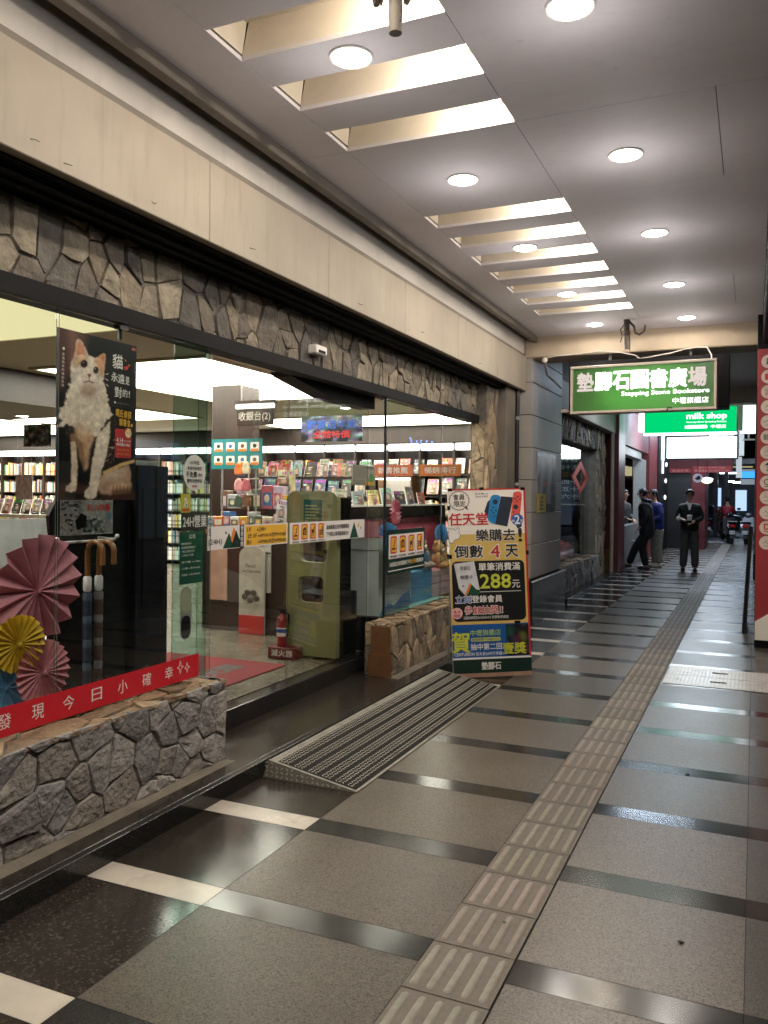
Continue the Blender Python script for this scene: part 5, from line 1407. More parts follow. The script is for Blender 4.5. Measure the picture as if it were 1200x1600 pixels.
# hanging pouches on a carousel
r = thing('pouch_carousel', 'grey wire carousel carrying hanging pouches on the gift counter', 'display rack', (-4.62, 7.0, 1.42))
m = MB(); m.tube([(-4.62, 7.02, 1.2455), (-4.62, 7.02, 1.95)], 0.008, chrome)
for z in (1.9, 1.72, 1.56):
    for a in range(6): m.tube([(-4.62, 7.02, z), (-4.62+0.11*math.cos(a), 7.02+0.11*math.sin(a), z+0.008)], 0.003, chrome, 5)
m.build('frame', r)
for j, (a, z, cn) in enumerate(((4, 1.76, 'orange'), (5, 1.77, 'cream'), (3, 1.75, 'blue'), (4, 1.60, 'pale pink'), (5, 1.60, 'rose'), (3, 1.57, 'lilac'), (4, 1.44, 'dark green'), (5, 1.45, 'brown'), (3, 1.44, 'rose'))):
    px, py = -4.62+0.11*math.cos(a), 7.02+0.11*math.sin(a)
    m = MB()
    m.prism([(px-0.045, py, z), (px+0.045, py, z), (px+0.05, py, z+0.05), (px+0.03, py, z+0.11), (px+0.008, py, z+0.125), (px-0.008, py, z+0.125), (px-0.03, py, z+0.11), (px-0.05, py, z+0.05)], (0, 0.03, 0), GM[cn])
    tag(m.build('pouch', loc=(px, py, z), bevel=0.008), f'{cn} pouch on the {("top", "top", "top", "middle", "middle", "middle", "lowest", "lowest", "lowest")[j]} ring of the carousel', 'pouch', 'pouches on the carousel')
cover(Fr((-4.22, 6.86, 1.30), (1, 0, -0.12), (0.12, 0.1, 0.97)), 0.16, 0.23, 300, 'lilac white picture book leaning at the right end of the gift counter', 'picture_book', None, (206, 200, 206), 'book')
cover(Fr((-4.45, 7.3, 1.60), (1, 0, 0), (0, 0, 1)), 0.20, 0.22, 301, 'cream yellow bag standing high at the back of the gift counter', 'paper_bag', None, (206, 196, 150), 'bag')

# arch topped display board with chocolate print
r = thing('arch_board', 'white arch topped standing board with chocolate picture and red foot', 'display board', (-4.38, 7.0, 0.22))
m = MB(); P = [(-4.56, 6.78, 0.222), (-4.27, 6.78, 0.222), (-4.27, 6.78, 0.98)]+[(-4.415+0.145*math.cos(t), 6.78, 0.98+0.09*math.sin(t)) for t in np.linspace(0.2, 2.94, 10)]+[(-4.56, 6.78, 0.98)]
m.prism(P, (0, 0.02, 0), mat('board_grey', lin(190, 184, 172), 0.5)); m.build('panel', r)
fr = Fr((-4.56, 6.778, 0.22), (1, 0, 0), (0, 0, 1)); m = MB()
text(m, fr, 'The art', 0.13, 0.66, 0.035, ink_black, w=0.12, n=0.001, bold=0); text(m, fr, 'in Chocolate', 0.145, 0.61, 0.03, ink_black, w=0.2, n=0.001, bold=0); m.lines('lettering', r)
m = MB(); m.box(-4.555, -4.275, 6.770, 6.779, 0.222, 0.40, ink_red); m.build('red_foot', r)
m = MB()
for j, (u, v) in enumerate(((0.07, 0.36), (0.13, 0.33), (0.2, 0.35), (0.10, 0.40), (0.17, 0.40))): m.ellipsoid((-4.56+u, 6.772, 0.22+v), 0.035, 0.012, 0.03, mat('chocolate', lin(58, 36, 28), 0.4), 10, 6)
m.build('chocolate', r, smooth='all')
img = noise_img(24, 24, 44, (110, 100, 84), 40, 2)
print_grid('pastry_print', Fr((-4.56, 6.778, 1.075), (1, 0, 0), (0, 0, 1)), 0.28, 0.12, img, cov_m, r, n=0.001)

# fire extinguisher on its red box
r = thing('extinguisher_stand', 'low dark red stand with white fire extinguisher lettering', 'stand', (-3.54, 5.93, 0.22))
fr = Fr((-3.66, 5.86, 0.22), (1, 0, 0), (0, 0, 1))
m = MB(); m.box(-3.66, -3.40, 5.86, 6.0, 0.2195, 0.315, mat('stand_red', lin(104, 22, 28), 0.4)); m.build('tray', r, bevel=0.006)
m = MB(); text(m, fr, '滅火器', 0.14, 0.05, 0.055, ink_white, w=0.2, n=0.002); m.lines('lettering', r)
r = thing('fire_extinguisher', 'red fire extinguisher standing on the dark red stand', 'fire extinguisher', (-3.56, 5.93, 0.316))
ext = mat('extinguisher_red', lin(148, 34, 36), 0.3, var=0.05, coat=0.3)
m = MB(); m.lathe((-3.56, 5.93, 0.316), [(0.042, 0), (0.0455, 0.01), (0.0455, 0.20), (0.038, 0.235), (0.02, 0.255), (0.018, 0.27)], ext, 20); m.build('cylinder', r, smooth=True)
m = MB(); m.lathe((-3.56, 5.93, 0.40), [(0.046, 0), (0.0462, 0.001), (0.0462, 0.07), (0.046, 0.071)], paper_white, 20); m.lathe((-3.56, 5.93, 0.43), [(0.0464, 0), (0.0467, 0.001), (0.0467, 0.03), (0.0464, 0.031)], ink_blue, 20); m.build('label', r)
m = MB(); m.box(-3.575, -3.545, 5.915, 5.945, 0.587, 0.61, near_black); m.box(-3.60, -3.52, 5.925, 5.935, 0.611, 0.622, near_black); m.tube([(-3.545, 5.93, 0.6), (-3.50, 5.93, 0.58), (-3.495, 5.92, 0.5), (-3.5, 5.91, 0.40)], 0.008, near_black); m.build('valve_hose', r)
# door mat
m = MB(); m.box(-4.5, -3.36, 4.5, 5.66, 0.2196, 0.228, mat('mat_red', lin(128, 26, 34), 0.9, var=0.25, scale=60, bump=0.5, bscale=200))
r = thing('door_mat', 'dark red entrance mat with black lettering inside the doors', 'mat', (-3.9, 5.1, 0.22))
m.build('pile', r)
fr = Fr((-3.40, 4.60, 0.2285), (0, 1, 0), (-1, 0, 0)); m = MB(); text(m, fr, '歡迎光臨', 0.45, 0.3, 0.2, ink_black, w=0.8, n=0.001, bold=0.04); m.lines('lettering', r)

# anti theft gate
olive = mat('gate_olive', lin(146, 146, 104), 0.45, var=0.06, scale=4)
cu = bpy.data.curves.new('gate_outline', 'CURVE'); cu.dimensions = '2D'; cu.fill_mode = 'BOTH'; cu.extrude = 0.03
def rr_spline(x0, x1, z0, z1, ra, rb=None):
    rb = ra if rb is None else rb; P = []
    for cx, cz, a0, q in ((x1-rb, z0+rb, -90, rb), (x1-ra, z1-ra, 0, ra), (x0+ra, z1-ra, 90, ra), (x0+rb, z0+rb, 180, rb)):
        for k in range(6): a = RAD(a0+18*k); P.append((cx+q*math.cos(a), cz+q*math.sin(a)))
    s = cu.splines.new('POLY'); s.points.add(len(P)-1); s.use_cyclic_u = True
    for p_, q_ in zip(s.points, P): p_.co = (q_[0], q_[1], 0, 1)
rr_spline(-0.235, 0.235, 0, 1.36, 0.075, 0.004); rr_spline(-0.12, 0.115, 0.44, 0.66, 0.045); rr_spline(-0.11, 0.14, 0.775, 0.97, 0.05)
go = bpy.data.objects.new('gate_outline', cu); COL.objects.link(go)
gme = bpy.data.meshes.new_from_object(go.evaluated_get(bpy.context.evaluated_depsgraph_get()))
bpy.data.objects.remove(go)
gme.materials.clear(); gme.materials.append(olive); gme.name = 'gate_panel'
r = thing('security_gate', 'olive anti theft gate panel with rounded cutouts inside the doors', 'security gate', (-3.325, 6.02, 0.22))
o = bpy.data.objects.new('gate_panel', gme); COL.objects.link(o); o.parent = r; o.rotation_euler = (RAD(90), 0, 0); o.location = (0, 0, 0.02)
m = MB(); m.box(-3.53, -3.12, 6.06, 6.44, 0.2195, 0.75, near_black); m.build('black_base', r, bevel=0.01)
m = MB(); m.box(-3.50, -3.16, 6.36, 6.40, 0.75, 1.55, near_black); m.build('back_panel', r, bevel=0.01)
fr = Fr((-3.40, 5.989, 1.265), (1, 0, 0), (0, 0, 1))
r2 = thing('gate_notice', 'green notice sheet stuck on the olive gate', 'notice', fr.p(0.08, 0, 0))
m = MB(); m.obox(fr.p(0, 0, 0), fr.U*0.17, fr.V*0.265, fr.N*0.002, mat('notice_green', lin(24, 84, 64), 0.4)); m.build('sheet', r2)
m = MB()
for k, t in enumerate(('親愛的顧客您好:', '為維護閱讀環境品質', '請勿於店內飲食喧嘩', '並請勿攜帶寵物', '未結帳商品請勿攜出', '謝謝 ,感謝您的', '合作 ,祝福您')): text(m, fr, t, 0.012+0.0075*len(t), 0.215-0.026*k, 0.014, mat('ink_pale', lin(206, 206, 130), 0.5), w=0.015*len(t), n=0.0026)
m.lines('lettering', r2)
# wire rack right of the gate
r = thing('wire_rack', 'dark wire rack with baskets between gate and white display box', 'wire rack', (-3.42, 7.2, 0.22))
m = MB()
for x in (-3.62, -3.34):
    for y in (7.42, 7.56): m.tube([(x, y, 0.22), (x, y, 1.28)], 0.006, black_metal, 6)
for z in (0.45, 0.72, 0.99, 1.2):
    m.tube([(-3.62, 7.42, z), (-3.34, 7.42, z)], 0.005, grey_metal, 6)
    for j in range(11): m.tube([(-3.62+0.028*j, 7.42, z), (-3.62+0.028*j, 7.42, z-0.12)], 0.0025, grey_metal, 4)
m.build('wires', r)
m = MB()
for z in (0.34, 0.61, 0.88, 1.09): m.box(-3.62, -3.34, 7.43, 7.56, z-0.012, z-0.008, black_metal)
m.build('trays', r)
for j, (x, z, cn) in enumerate(((-3.60, 0.882, 'cream'), (-3.52, 0.882, 'yellow'), (-3.44, 0.882, 'brown'), (-3.58, 0.612, 'cream'), (-3.47, 0.612, 'silver'))): gift(x, 7.45, z, 0.07, 0.07, 0.10, cn, 'in the wire rack')
r = thing('book_table', 'small pale table of leaning books right of the gate', 'table', (-3.5, 7.7, 0.22))
m = MB(); m.box(-3.95, -3.58, 7.6, 8.1, 1.27, 1.30, white_paint); m.build('top', r, bevel=0.004)
for dx in (-3.93, -3.62):
    for dy in (7.63, 8.05): m = MB(); m.box(dx, dx+0.03, dy, dy+0.03, 0.22, 1.269, grey_metal); m.build('leg', r)
for j, (cn, b) in enumerate((('navy', (46, 56, 84)), ('slate', (96, 112, 130)), ('tan', (190, 164, 136)), ('rust', (150, 92, 76)))):
    a = -0.45
    fr = Fr((-3.93+0.075*j, 7.64, 1.302), (math.cos(a), 0, math.sin(a)*-0.6), (0.42, 0.1, 0.9))
    cover(fr, 0.14, 0.2, 330+j, f'{cn} covered book leaning on the small pale table', 'leaning_book', 'books leaning on the small table', b, 'book')
# books and cards on the shelf of the right window
for j in range(7):
    x0 = 6.85+0.34*j
    fr = Fr((-3.53, x0, 1.477), (0, 1, 0), (-0.2, 0, 0.98)); w = rg.uniform(0.2, 0.3)
    cover(fr, w, rg.uniform(0.13, 0.2), 360+j, f'picture book standing face out, {WORD[j]} from the doorway on the white edged shelf', 'picture_book', 'picture books on the white edged shelf', None, 'book')
r = thing('lit_case', 'small lit display case of books on the counter behind the right window', 'display case', (-4.3, 9.9, 1.45))
m = MB(); m.box(-4.7, -3.75, 10.0, 10.4, 0.219, 1.45, dark_wood); m.build('counter', r)
m = MB(); m.box(-4.6, -4.1, 10.02, 10.3, 1.78, 1.80, emission('case_glow', (1, .9, .75), 4)); m.build('lamp_strip', r)
m = MB(); m.box(-4.62, -4.08, 10.30, 10.32, 1.451, 1.82, paper_white); m.box(-4.62, -4.60, 10.02, 10.3, 1.451, 1.82, cane_h); m.box(-4.10, -4.08, 10.02, 10.3, 1.451, 1.82, cane_h); m.build('case', r)
for j in range(4): cover(Fr((-4.58+0.125*j, 10.2, 1.452), (1, 0, 0), (0, 0.2, 0.98)), 0.11, 0.17, 380+j, f'small bright book, {WORD[j]} from the left inside the lit display case', 'small_book', 'books in the lit case', (222, 210, 200), 'book')
# orange and dark banners high behind the right window
for j, (x, col, lab) in enumerate(((-4.9, (200, 110, 74), 'coral paper header board above the lit case'), (-4.2, (206, 120, 50), 'orange paper header board above the lit case'))):
    fr = Fr((x, 10.6, 1.84), (1, 0, 0), (0, 0, 1)); r = thing('header_board', lab, 'board', fr.p(0.3, 0, 0))
    m = MB(); m.obox(fr.p(0, 0, 0), fr.U*0.6, fr.V*0.16, fr.N*0.01, mat(f'header_paper_{j}', lin(*col), 0.6)); m.build('panel', r)
    m = MB(); text(m, fr, ('新書推薦', '暢銷排行')[j], 0.3, 0.08, 0.09, ink_white, w=0.45, n=0.012); m.lines('lettering', r)
    m = MB(); m.box(x+0.28, x+0.32, 10.601, 10.62, 0.22, 1.84, black_metal); m.build('stand', r)

# island stands of face out books in the middle of the shop
for q, (x0, y0, n, lab) in enumerate(((-6.6, 9.6, 10, 'near'), (-7.4, 11.0, 13, 'far'))):
    r = thing('book_stand', f'dark stepped island stand of face out books, the {lab} one of two', 'book stand', (x0+n*.1, y0+.2, 0.22))
    for j, z in enumerate((1.30, 1.56, 1.82)): m = MB(); m.box(x0, x0+n*0.2, y0+0.12*j, y0+0.5, 0.22 if j == 0 else z-0.24, z-0.005, dark_wood); m.build('step', r)
    for j, z in enumerate((1.30, 1.56, 1.82)):
        for k in range(n):
            w = rg.uniform(0.13, 0.18)
            cover(Fr((x0+0.015+0.2*k, y0+0.03+0.12*j, z), (1, 0, 0), (0, 0.22, 0.97)), w, rg.uniform(0.19, 0.245), 500+100*q+20*j+k, f'face out book, {WORD[k]} from left on the {("lower", "middle", "top")[j]} step of the {lab} island stand', 'face_out_book', 'face out books on the island stands', None, 'book')
# price rails and small cards over the gift counter
for k in range(6):
    m = MB(); m.box(-5.0+0.17*k, -4.9+0.17*k, 6.826, 6.829, 1.175, 1.235, paper_white if k % 2 else ink_yellow)
    tag(m.build('price_card', loc=(-4.95+0.17*k, 6.83, 1.2)), f'{"white" if k % 2 else "yellow"} price card on the gift counter edge, {WORD[k]} from left', 'price card', 'price cards on the gift counter')
# ================================================================== things in the arcade
# checker plate ramp
plate = mat('checker_plate', lin(132, 126, 116), 0.35, 0.6, var=0.15, scale=25)
plate_hi = mat('checker_bump', lin(190, 184, 172), 0.28, 0.6, var=0.05)
tread = mat('ramp_tread', lin(22, 20, 18), 0.7, 0.0, var=0.2, scale=30, spec=0.15)
r = thing('ramp', 'checker plate metal ramp laid against the kerb before the doorway', 'ramp', (-2.15, 5.2, 0))
RX0, RX1, RY0, RY1, RZ = -2.44, -1.895, 3.93, 6.62, 0.098
def rz(x): return 0.006+(RX1-x)/(RX1-RX0)*(RZ-0.006)
m = MB()
m.prism([(RX1, RY0, 0.001), (RX1, RY0, 0.006), (RX0, RY0, RZ), (RX0-0.035, RY0, 0.001)], (0, RY1-RY0, 0), plate)
m.build('plate', r)
ang = math.atan2(RZ-0.006, RX1-RX0)
m = MB(); ru = Vector((math.cos(ang), 0, -math.sin(ang))); rn = Vector((math.sin(ang), 0, math.cos(ang)))
m.obox(Vector((RX0+0.05, RY0+0.02, rz(RX0+0.05)+0.0005)), ru*0.485, Vector((0, RY1-RY0-0.04, 0)), rn*0.003, tread); m.build('tread', r)
m = MB()
def lozenge(mb, c, d, e, n, L, w, h, mt):
    c, d, e, n = Vector(c), Vector(d), Vector(e), Vector(n)
    P = [c-d*L, c-e*w, c+d*L, c+e*w]; T = [c-d*L*.5+n*h, c-e*w*.4+n*h, c+d*L*.5+n*h, c+e*w*.4+n*h]
    mb.add(P+T, [(4, 5, 6, 7)]+[(i, (i+1) % 4, 4+(i+1) % 4, 4+i) for i in range(4)], mt)
# six groups of rows of teeth
u0 = 0.062
for grp, rows in ((0.0, 3), (0.088, 3), (0.176, 3), (0.262, 3), (0.345, 3), (0.42, 2)):
    for q in range(rows):
        uu = u0+grp+0.021*q
        if uu > 0.53: continue
        k = 0; y = RY0+0.04
        while y < RY1-0.04:
            s = 1 if (k+q) % 2 else -1
            c = Vector((RX0, y, RZ))+ru*uu+rn*0.0036
            lozenge(m, c, (ru*0.72+Vector((0, s*0.69, 0))), (ru*-0.69*s+Vector((0, 0.72, 0))), rn, 0.0105, 0.0042, 0.003, plate_hi)
            y += 0.0235; k += 1
m.build('teeth', r)
m = MB()
for y in np.arange(RY0+0.02, RY1, 0.03):
    for q in range(2):
        s = 1 if (int(y/0.03)+q) % 2 else -1
        lozenge(m, Vector((RX0, y, RZ))+ru*(0.012+0.024*q)+rn*0.0006, ru*0.7+Vector((0, s*.7, 0)), ru*-0.7*s+Vector((0, .7, 0)), rn, 0.012, 0.004, 0.002, plate_hi)
for i in range(17):
    for j in range(4):
        x = RX0-0.01+0.032*i; z = 0.014+0.024*j
        if z > rz(max(x, RX0))-0.008: continue
        s = 1 if (i+j) % 2 else -1
        lozenge(m, (x, RY0-0.0005, z), Vector((.75, 0, s*.66)), Vector((-.66*s, 0, .75)), (0, -1, 0), 0.012, 0.004, 0.002, plate_hi)
m.build('checker_pattern', r)
m = MB()
for y in (RY0, RY1-0.02): m.prism([(RX1, y, 0.0065), (RX1-0.02, y, 0.0095), (RX0, y, RZ+0.003), (RX0, y, RZ+0.0005)], (0, 0.02, 0), plate)
m.build('rim', r)

# folding banner
BL, BR = Vector((-2.352, 6.775, 0.0)), Vector((-1.752, 7.125, 0.0))
bu = (BR-BL).normalized(); BW = (BR-BL).length
back = bu.cross(Vector((0, 0, 1)))            # towards the viewer side
bv = (Vector((0, 0, 1))-back*0.075-bu*0.030).normalized()
bu2 = (bu-bv*bu.dot(bv)).normalized()
BH = 1.60
r = thing('folding_banner', 'tall folding banner with red edge, yellow and black panels above a blue one', 'banner', (BL+BR)/2)
fr = Fr(BL+Vector((0, 0, 0.035)), bu2, bv)
m = MB(); m.obox(fr.p(0, 0, -0.025), fr.U*BW, fr.V*BH, fr.N*0.025, paper_white); m.build('panel', r)
m = MB(); pw = mat('pale_wood', lin(176, 138, 116), 0.6, var=0.15, scale=6)
m.obox(fr.p(0.0, -0.034, -0.03), fr.U*BW, fr.V*0.033, fr.N*0.034, pw); m.build('foot_board', r)
m = MB()
for u in (0.04, BW-0.04): m.tube([fr.p(u, BH*0.97, -0.03), fr.p(u, 0, 0)-back*0.45-Vector((0, 0, 0.03))], 0.008, grey_metal, 6)
m.build('back_leg', r)
m = MB(); clipm = near_black
for u, v in ((0.02, BH-0.01), (0.30, BH-0.005), (BW-0.025, BH-0.012)): m.obox(fr.p(u-.016, v-.008, -0.028), fr.U*0.036, fr.V*0.024, fr.N*0.034, clipm)
for u, v in ((-0.004, BH*0.886), (-0.004, BH*0.62), (BW-0.012, BH*0.632)): m.obox(fr.p(u, v, -0.028), fr.U*0.022, fr.V*0.036, fr.N*0.034, clipm)
m.build('edge_clip', r)
SX, SY = BW/566.0, BH/1383.0
def b_(x, y):   # print layout: sheet pixels measured from the top left of the sheet
    x = x-112-(y-125)*0.027; return x*SX, BH-(y-125)*SY
cream = mat('print_cream', lin(244, 236, 226), 0.45, var=0.02); ochre = mat('print_ochre', lin(220, 186, 104), 0.45, var=0.03)
navy_k = mat('print_black', lin(24, 24, 28), 0.4); pblue = mat('print_blue', lin(30, 88, 160), 0.4, var=0.04); lime = mat('print_lime', lin(206, 210, 70), 0.45)
redt = mat('print_red', lin(190, 50, 48), 0.45)
m = MB()
def band(y0, y1, mt, n=0.0006, x0=0.0, x1=1.0):
    v0, v1 = BH-(y1-125)*SY, BH-(y0-125)*SY
    frect(m, fr, x0*BW, x1*BW, max(0, v0), min(BH, v1), mt, n)
band(125, 470, cream); band(470, 1146, ochre); band(1146, 1392, pblue); band(1392, 1406, ink_white); band(1406, 1508, ink_darkgreen)
band(125, 137, redt, 0.0012); band(125, 1396, redt, 0.0012, 0.975, 1.0)
frect(m, fr, 0.014, BW-0.034, BH-(1124-125)*SY, BH-(672-125)*SY, navy_k, 0.0012, 0.045)
frect(m, fr, b_(340, 905)[0], b_(640, 905)[0], b_(0, 907)[1], b_(0, 903)[1], ink_white, 0.002)
frect(m, fr, b_(274, 1260)[0], b_(490, 1260)[0], b_(0, 1274)[1], b_(0, 1246)[1], lime, 0.0014, 0.014)
m.build('print', r)
def bt(mm, t, x, y, w, h, mt, n=0.0024, bold=0.012, **k):
    u, v = b_(x, y); text(mm, fr, t, u, v, h*SY, mt, w=w*SX if w else None, n=n, bold=bold, **k)
m = MB()
bt(m, '任天堂', 262, 355, 284, 92, redt, bold=0.03); bt(m, '4', 455, 602, 66, 92, redt, bold=0.03)
bt(m, '參加抽獎!!', 368, 1040, 272, 60, redt, bold=0.02, n=0.0030)
m.lines('red_lettering', r)
m = MB()
bt(m, '會員', 193, 186, 84, 44, ink_black); bt(m, '限定', 200, 238, 86, 44, ink_black)
bt(m, '任天堂', 340, 164, 60, 14, ink_black, bold=0); bt(m, 'Nintendo', 385, 164, 46, 13, ink_black, bold=0); bt(m, 'Switch主機組', 360, 184, 90, 14, ink_black, bold=0)
bt(m, '樂購去', 458, 480, 288, 88, ink_black, bold=0.03, n=0.003); bt(m, '!', 638, 482, 24, 100, ink_black, bold=0.04, n=0.003)
bt(m, '倒數', 264, 600, 206, 92, ink_black, bold=0.035, n=0.003); bt(m, '天', 575, 602, 90, 92, ink_black, bold=0.035, n=0.003)
bt(m, '墊腳石', 236, 724, 74, 30, ink_black); bt(m, '樂購卡', 245, 792, 92, 32, ink_black)
for k in range(8): fdisc(m, fr, b_(205+11*k, 447)[0], b_(205+11*k, 447)[1], 0.002, 0.002, ink_black, 0.002, 8)
m.lines('black_lettering', r)
m = MB()
bt(m, '樂購去', 458, 480, 292, 92, ink_white, bold=0.06); bt(m, '倒數', 264, 600, 212, 98, ink_white, bold=0.07); bt(m, '天', 575, 602, 96, 98, ink_white, bold=0.07); bt(m, '4', 455, 602, 74, 100, ink_white, bold=0.07, n=0.0018)
bt(m, '單筆消費滿', 484, 718, 302, 58, ink_white, bold=0.025); bt(m, '元', 605, 852, 56, 58, ink_white, bold=0.02)
bt(m, '登錄會員', 393, 958, 220, 54, ink_white, bold=0.025); bt(m, '參加抽獎!!', 368, 1040, 276, 64, ink_white, bold=0.06)
bt(m, '立刻', 222, 958, 112, 58, ink_white, bold=0.07)
bt(m, '活動期間至2018/04/04 發票教學請至', 385, 1096, 326, 22, ink_white, bold=0.0)
bt(m, '抽中第二回', 385, 1313, 224, 48, ink_white, bold=0.02); bt(m, 'CENTURION', 228, 1366, 144, 24, ink_white, bold=0.02); bt(m, '百夫長26吋行李箱', 404, 1366, 188, 26, ink_white)
bt(m, '墊腳石', 420, 1456, 138, 56, ink_white, bold=0.03)
m.lines('white_lettering', r)
m = MB()
bt(m, '288', 455, 826, 222, 106, lime, bold=0.03); bt(m, '賀', 202, 1278, 128, 148, lime, bold=0.03); bt(m, '壹獎', 588, 1332, 168, 84, lime, bold=0.03, n=0.004)
bt(m, '中壢旗艦店', 380, 1209, 220, 44, mat('print_palegreen', lin(170, 200, 110), 0.45), bold=0.015)
m.lines('lime_lettering', r)
m = MB(); bt(m, '立刻', 222, 958, 108, 54, ink_blue, bold=0.025, n=0.003); bt(m, '發票號碼 9768851492', 380, 1260, 196, 19, ink_blue); m.lines('blue_lettering', r)
# pictures on the banner
m = MB()
P = []
for k in range(36):
    a = 2*math.pi*k/36; q = 76 if k % 2 else 68
    P.append(b_(195+q*math.cos(a), 213+q*0.98*math.sin(a)))
P.append(P[0]); fpath(m, fr, P, 0.006, ink_black, 0.0018); fpoly(m, fr, [b_(232, 268), b_(262, 286), b_(250, 256)], ink_black, 0.0016)
m.build('speech_bubble', r)
m = MB()
hand = [(118, 450), (118, 424), (130, 420), (138, 432), (148, 422), (158, 424), (162, 436), (170, 434), (186, 416), (196, 424), (190, 452), (202, 468), (200, 492), (180, 506), (160, 510), (146, 536), (124, 524), (118, 490)]
fpoly(m, fr, [b_(*p_) for p_ in hand], ink_white, 0.0022); fpath(m, fr, [b_(*p_) for p_ in hand+hand[:1]], 0.0035, ink_black, 0.003)
m.build('pointing_hand', r)
m = MB()
cy_ = mat('console_blue', lin(40, 130, 190), 0.4); cr_ = mat('console_red', lin(226, 92, 80), 0.4); cs_ = mat('console_slate', lin(44, 52, 66), 0.4)
fpoly(m, fr, [b_(*p_) for p_ in ((378, 300), (400, 230), (425, 205), (428, 300), (404, 345), (385, 320))], cs_, 0.0014)
fpoly(m, fr, [b_(*p_) for p_ in ((500, 186), (590, 196), (545, 418), (455, 398))], cs_, 0.0018)
def pillp(p0, p1, p2, p3): return [b_(*q) for q in (p0, p1, p2, p3)]
fpoly(m, fr, [b_(*p_) for p_ in ((425, 190), (445, 174), (480, 176), (497, 190), (456, 398), (425, 388), (406, 366), (402, 340))], cy_, 0.0022)
fpoly(m, fr, [b_(*p_) for p_ in ((592, 160), (620, 150), (648, 158), (656, 180), (634, 372), (612, 388), (566, 372))], cr_, 0.0022)
fpoly(m, fr, [b_(*p_) for p_ in ((600, 390), (640, 370), (655, 330), (650, 420), (620, 436))], cs_, 0.0016)
for x, y, q in ((458, 228, 19), (608, 270, 19), (444, 272, 7), (428, 292, 7), (462, 294, 7), (446, 312, 7), (450, 336, 6), (624, 192, 7), (606, 208, 7), (640, 210, 7), (618, 226, 7), (590, 308, 6)):
    fdisc(m, fr, b_(x, y)[0], b_(x, y)[1], q*SX, q*SY, cs_, 0.0028, 14)
m.build('console_picture', r)
m = MB(); u, v = b_(618, 366); fdisc(m, fr, u, v, 44*SX, 44*SY, mat('badge_blue', lin(40, 96, 176), 0.4), 0.0032, 28); text(m, fr, '2', u, v, 66*SY, ink_white, n=0.0038, bold=0.03); text(m, fr, '抽', u-0.038, v-0.01, 0.026, ink_white, n=0.0038); text(m, fr, '名', u+0.038, v-0.01, 0.026, ink_white, n=0.0038); m.build('round_badge', r)
m = MB(); u, v = b_(176, 1060); fdisc(m, fr, u, v, 40*SX, 42*SY, mat('badge_pink', lin(236, 190, 190), 0.4), 0.0026, 28); text(m, fr, '4/4', u, v+0.014, 0.034, redt, w=0.06, n=0.0032); text(m, fr, '開獎', u, v-0.022, 0.028, redt, n=0.0032); m.build('pink_badge', r)
m = MB()
fpoly(m, fr, [b_(*p_) for p_ in ((155, 690), (300, 672), (342, 892), (322, 884), (306, 920), (232, 926), (190, 872))], mat('card_grey', lin(216, 214, 220), 0.4), 0.0016)
fpoly(m, fr, [b_(*p_) for p_ in ((232, 926), (268, 836), (282, 850), (250, 926))], ink_orange, 0.0021); fpoly(m, fr, [b_(*p_) for p_ in ((250, 926), (282, 846), (342, 914), (330, 926))], ink_green, 0.0021); fpoly(m, fr, [b_(*p_) for p_ in ((212, 862), (230, 862), (221, 848))], ink_black, 0.0021)
m.build('card_picture', r)
img = noise_img(36, 30, 51, (34, 36, 44), 10, 2)
for (x, y, c) in ((6, 8, (40, 90, 70)), (22, 14, (120, 130, 50)), (14, 18, (90, 40, 70)), (8, 26, (40, 60, 120)), (24, 28, (110, 60, 50))):
    img = poly_paint(img, [(x-5, y-6), (x+5, y-6), (x+5, y+6), (x-5, y+6)], c, 2, .8)
u0_, v0_ = b_(534, 1390); u1_, v1_ = b_(690, 1150)
print_grid('suitcase_print', Fr(fr.p(u0_, v0_+0.004, 0), fr.U, fr.V), min(u1_, BW-0.02)-u0_, v1_-v0_-0.01, img, cov_m, r, n=0.0026)
m = MB(); u, v = b_(612, 1140); frect(m, fr, u-0.026, u+0.026, v-0.012, v+0.012, near_black, 0.003); m.build('suitcase_handle', r)

# ------------------------------------------------ green lightbox sign
sg = translucent('sign_green', lin(106, 160, 94))
frame_m = mat('sign_frame', lin(196, 184, 170), 0.4, var=0.08)
SXa, SXb, SZa, SZb, SYf = -1.905, -0.372, 2.505, 3.035, 9.30
sdx = Vector((1.0, -0.05, 0.0)).normalized()
r = thing('shop_sign', 'green backlit bookstore sign with white characters hanging under the cross beam', 'shop sign', (-1.14, 9.45, 2.5))
fr = Fr((SXa, SYf+0.06, SZa), sdx, (0, 0, 1)); LW = 1.535; LH = 0.53
m = MB(); m.obox(fr.p(0.02, 0.02, -0.03), fr.U*(LW-0.04), fr.V*(LH-0.04), fr.N*0.004, sg); m.build('face_panel', r)
m = MB()
for (a, b, c, d) in ((0, LW, 0, 0.028), (0, LW, LH-0.028, LH), (0, 0.028, 0.0285, LH-0.0285), (LW-0.028, LW, 0.0285, LH-0.0285)): m.obox(fr.p(a, c, -0.20), fr.U*(b-a), fr.V*(d-c), fr.N*0.20, frame_m)
m.build('frame', r, bevel=0.004)
m = MB(); m.obox(fr.p(0.03, 0.03, -0.20), fr.U*(LW-0.06), fr.V*(LH-0.06), fr.N*0.006, ink_white); m.build('back_panel', r)
tubeg = emission('sign_tube', (0.96, 1.0, 0.9), 20)
for k, v in enumerate((0.14, 0.38)):
    m = MB(); m.tube([fr.p(0.34, v, -0.13), fr.p(LW-0.30, v, -0.13)], 0.016, tubeg, 8); m.build('inner_tube', r)
lit_w = emission('sign_letter_lit', (1.0, 1.0, 0.96), 2.6); dim_w = emission('sign_letter_dim', (1.0, 0.86, 0.78), 0.85)  # letters emit by themselves; end ones dimmer in place of tube falloff
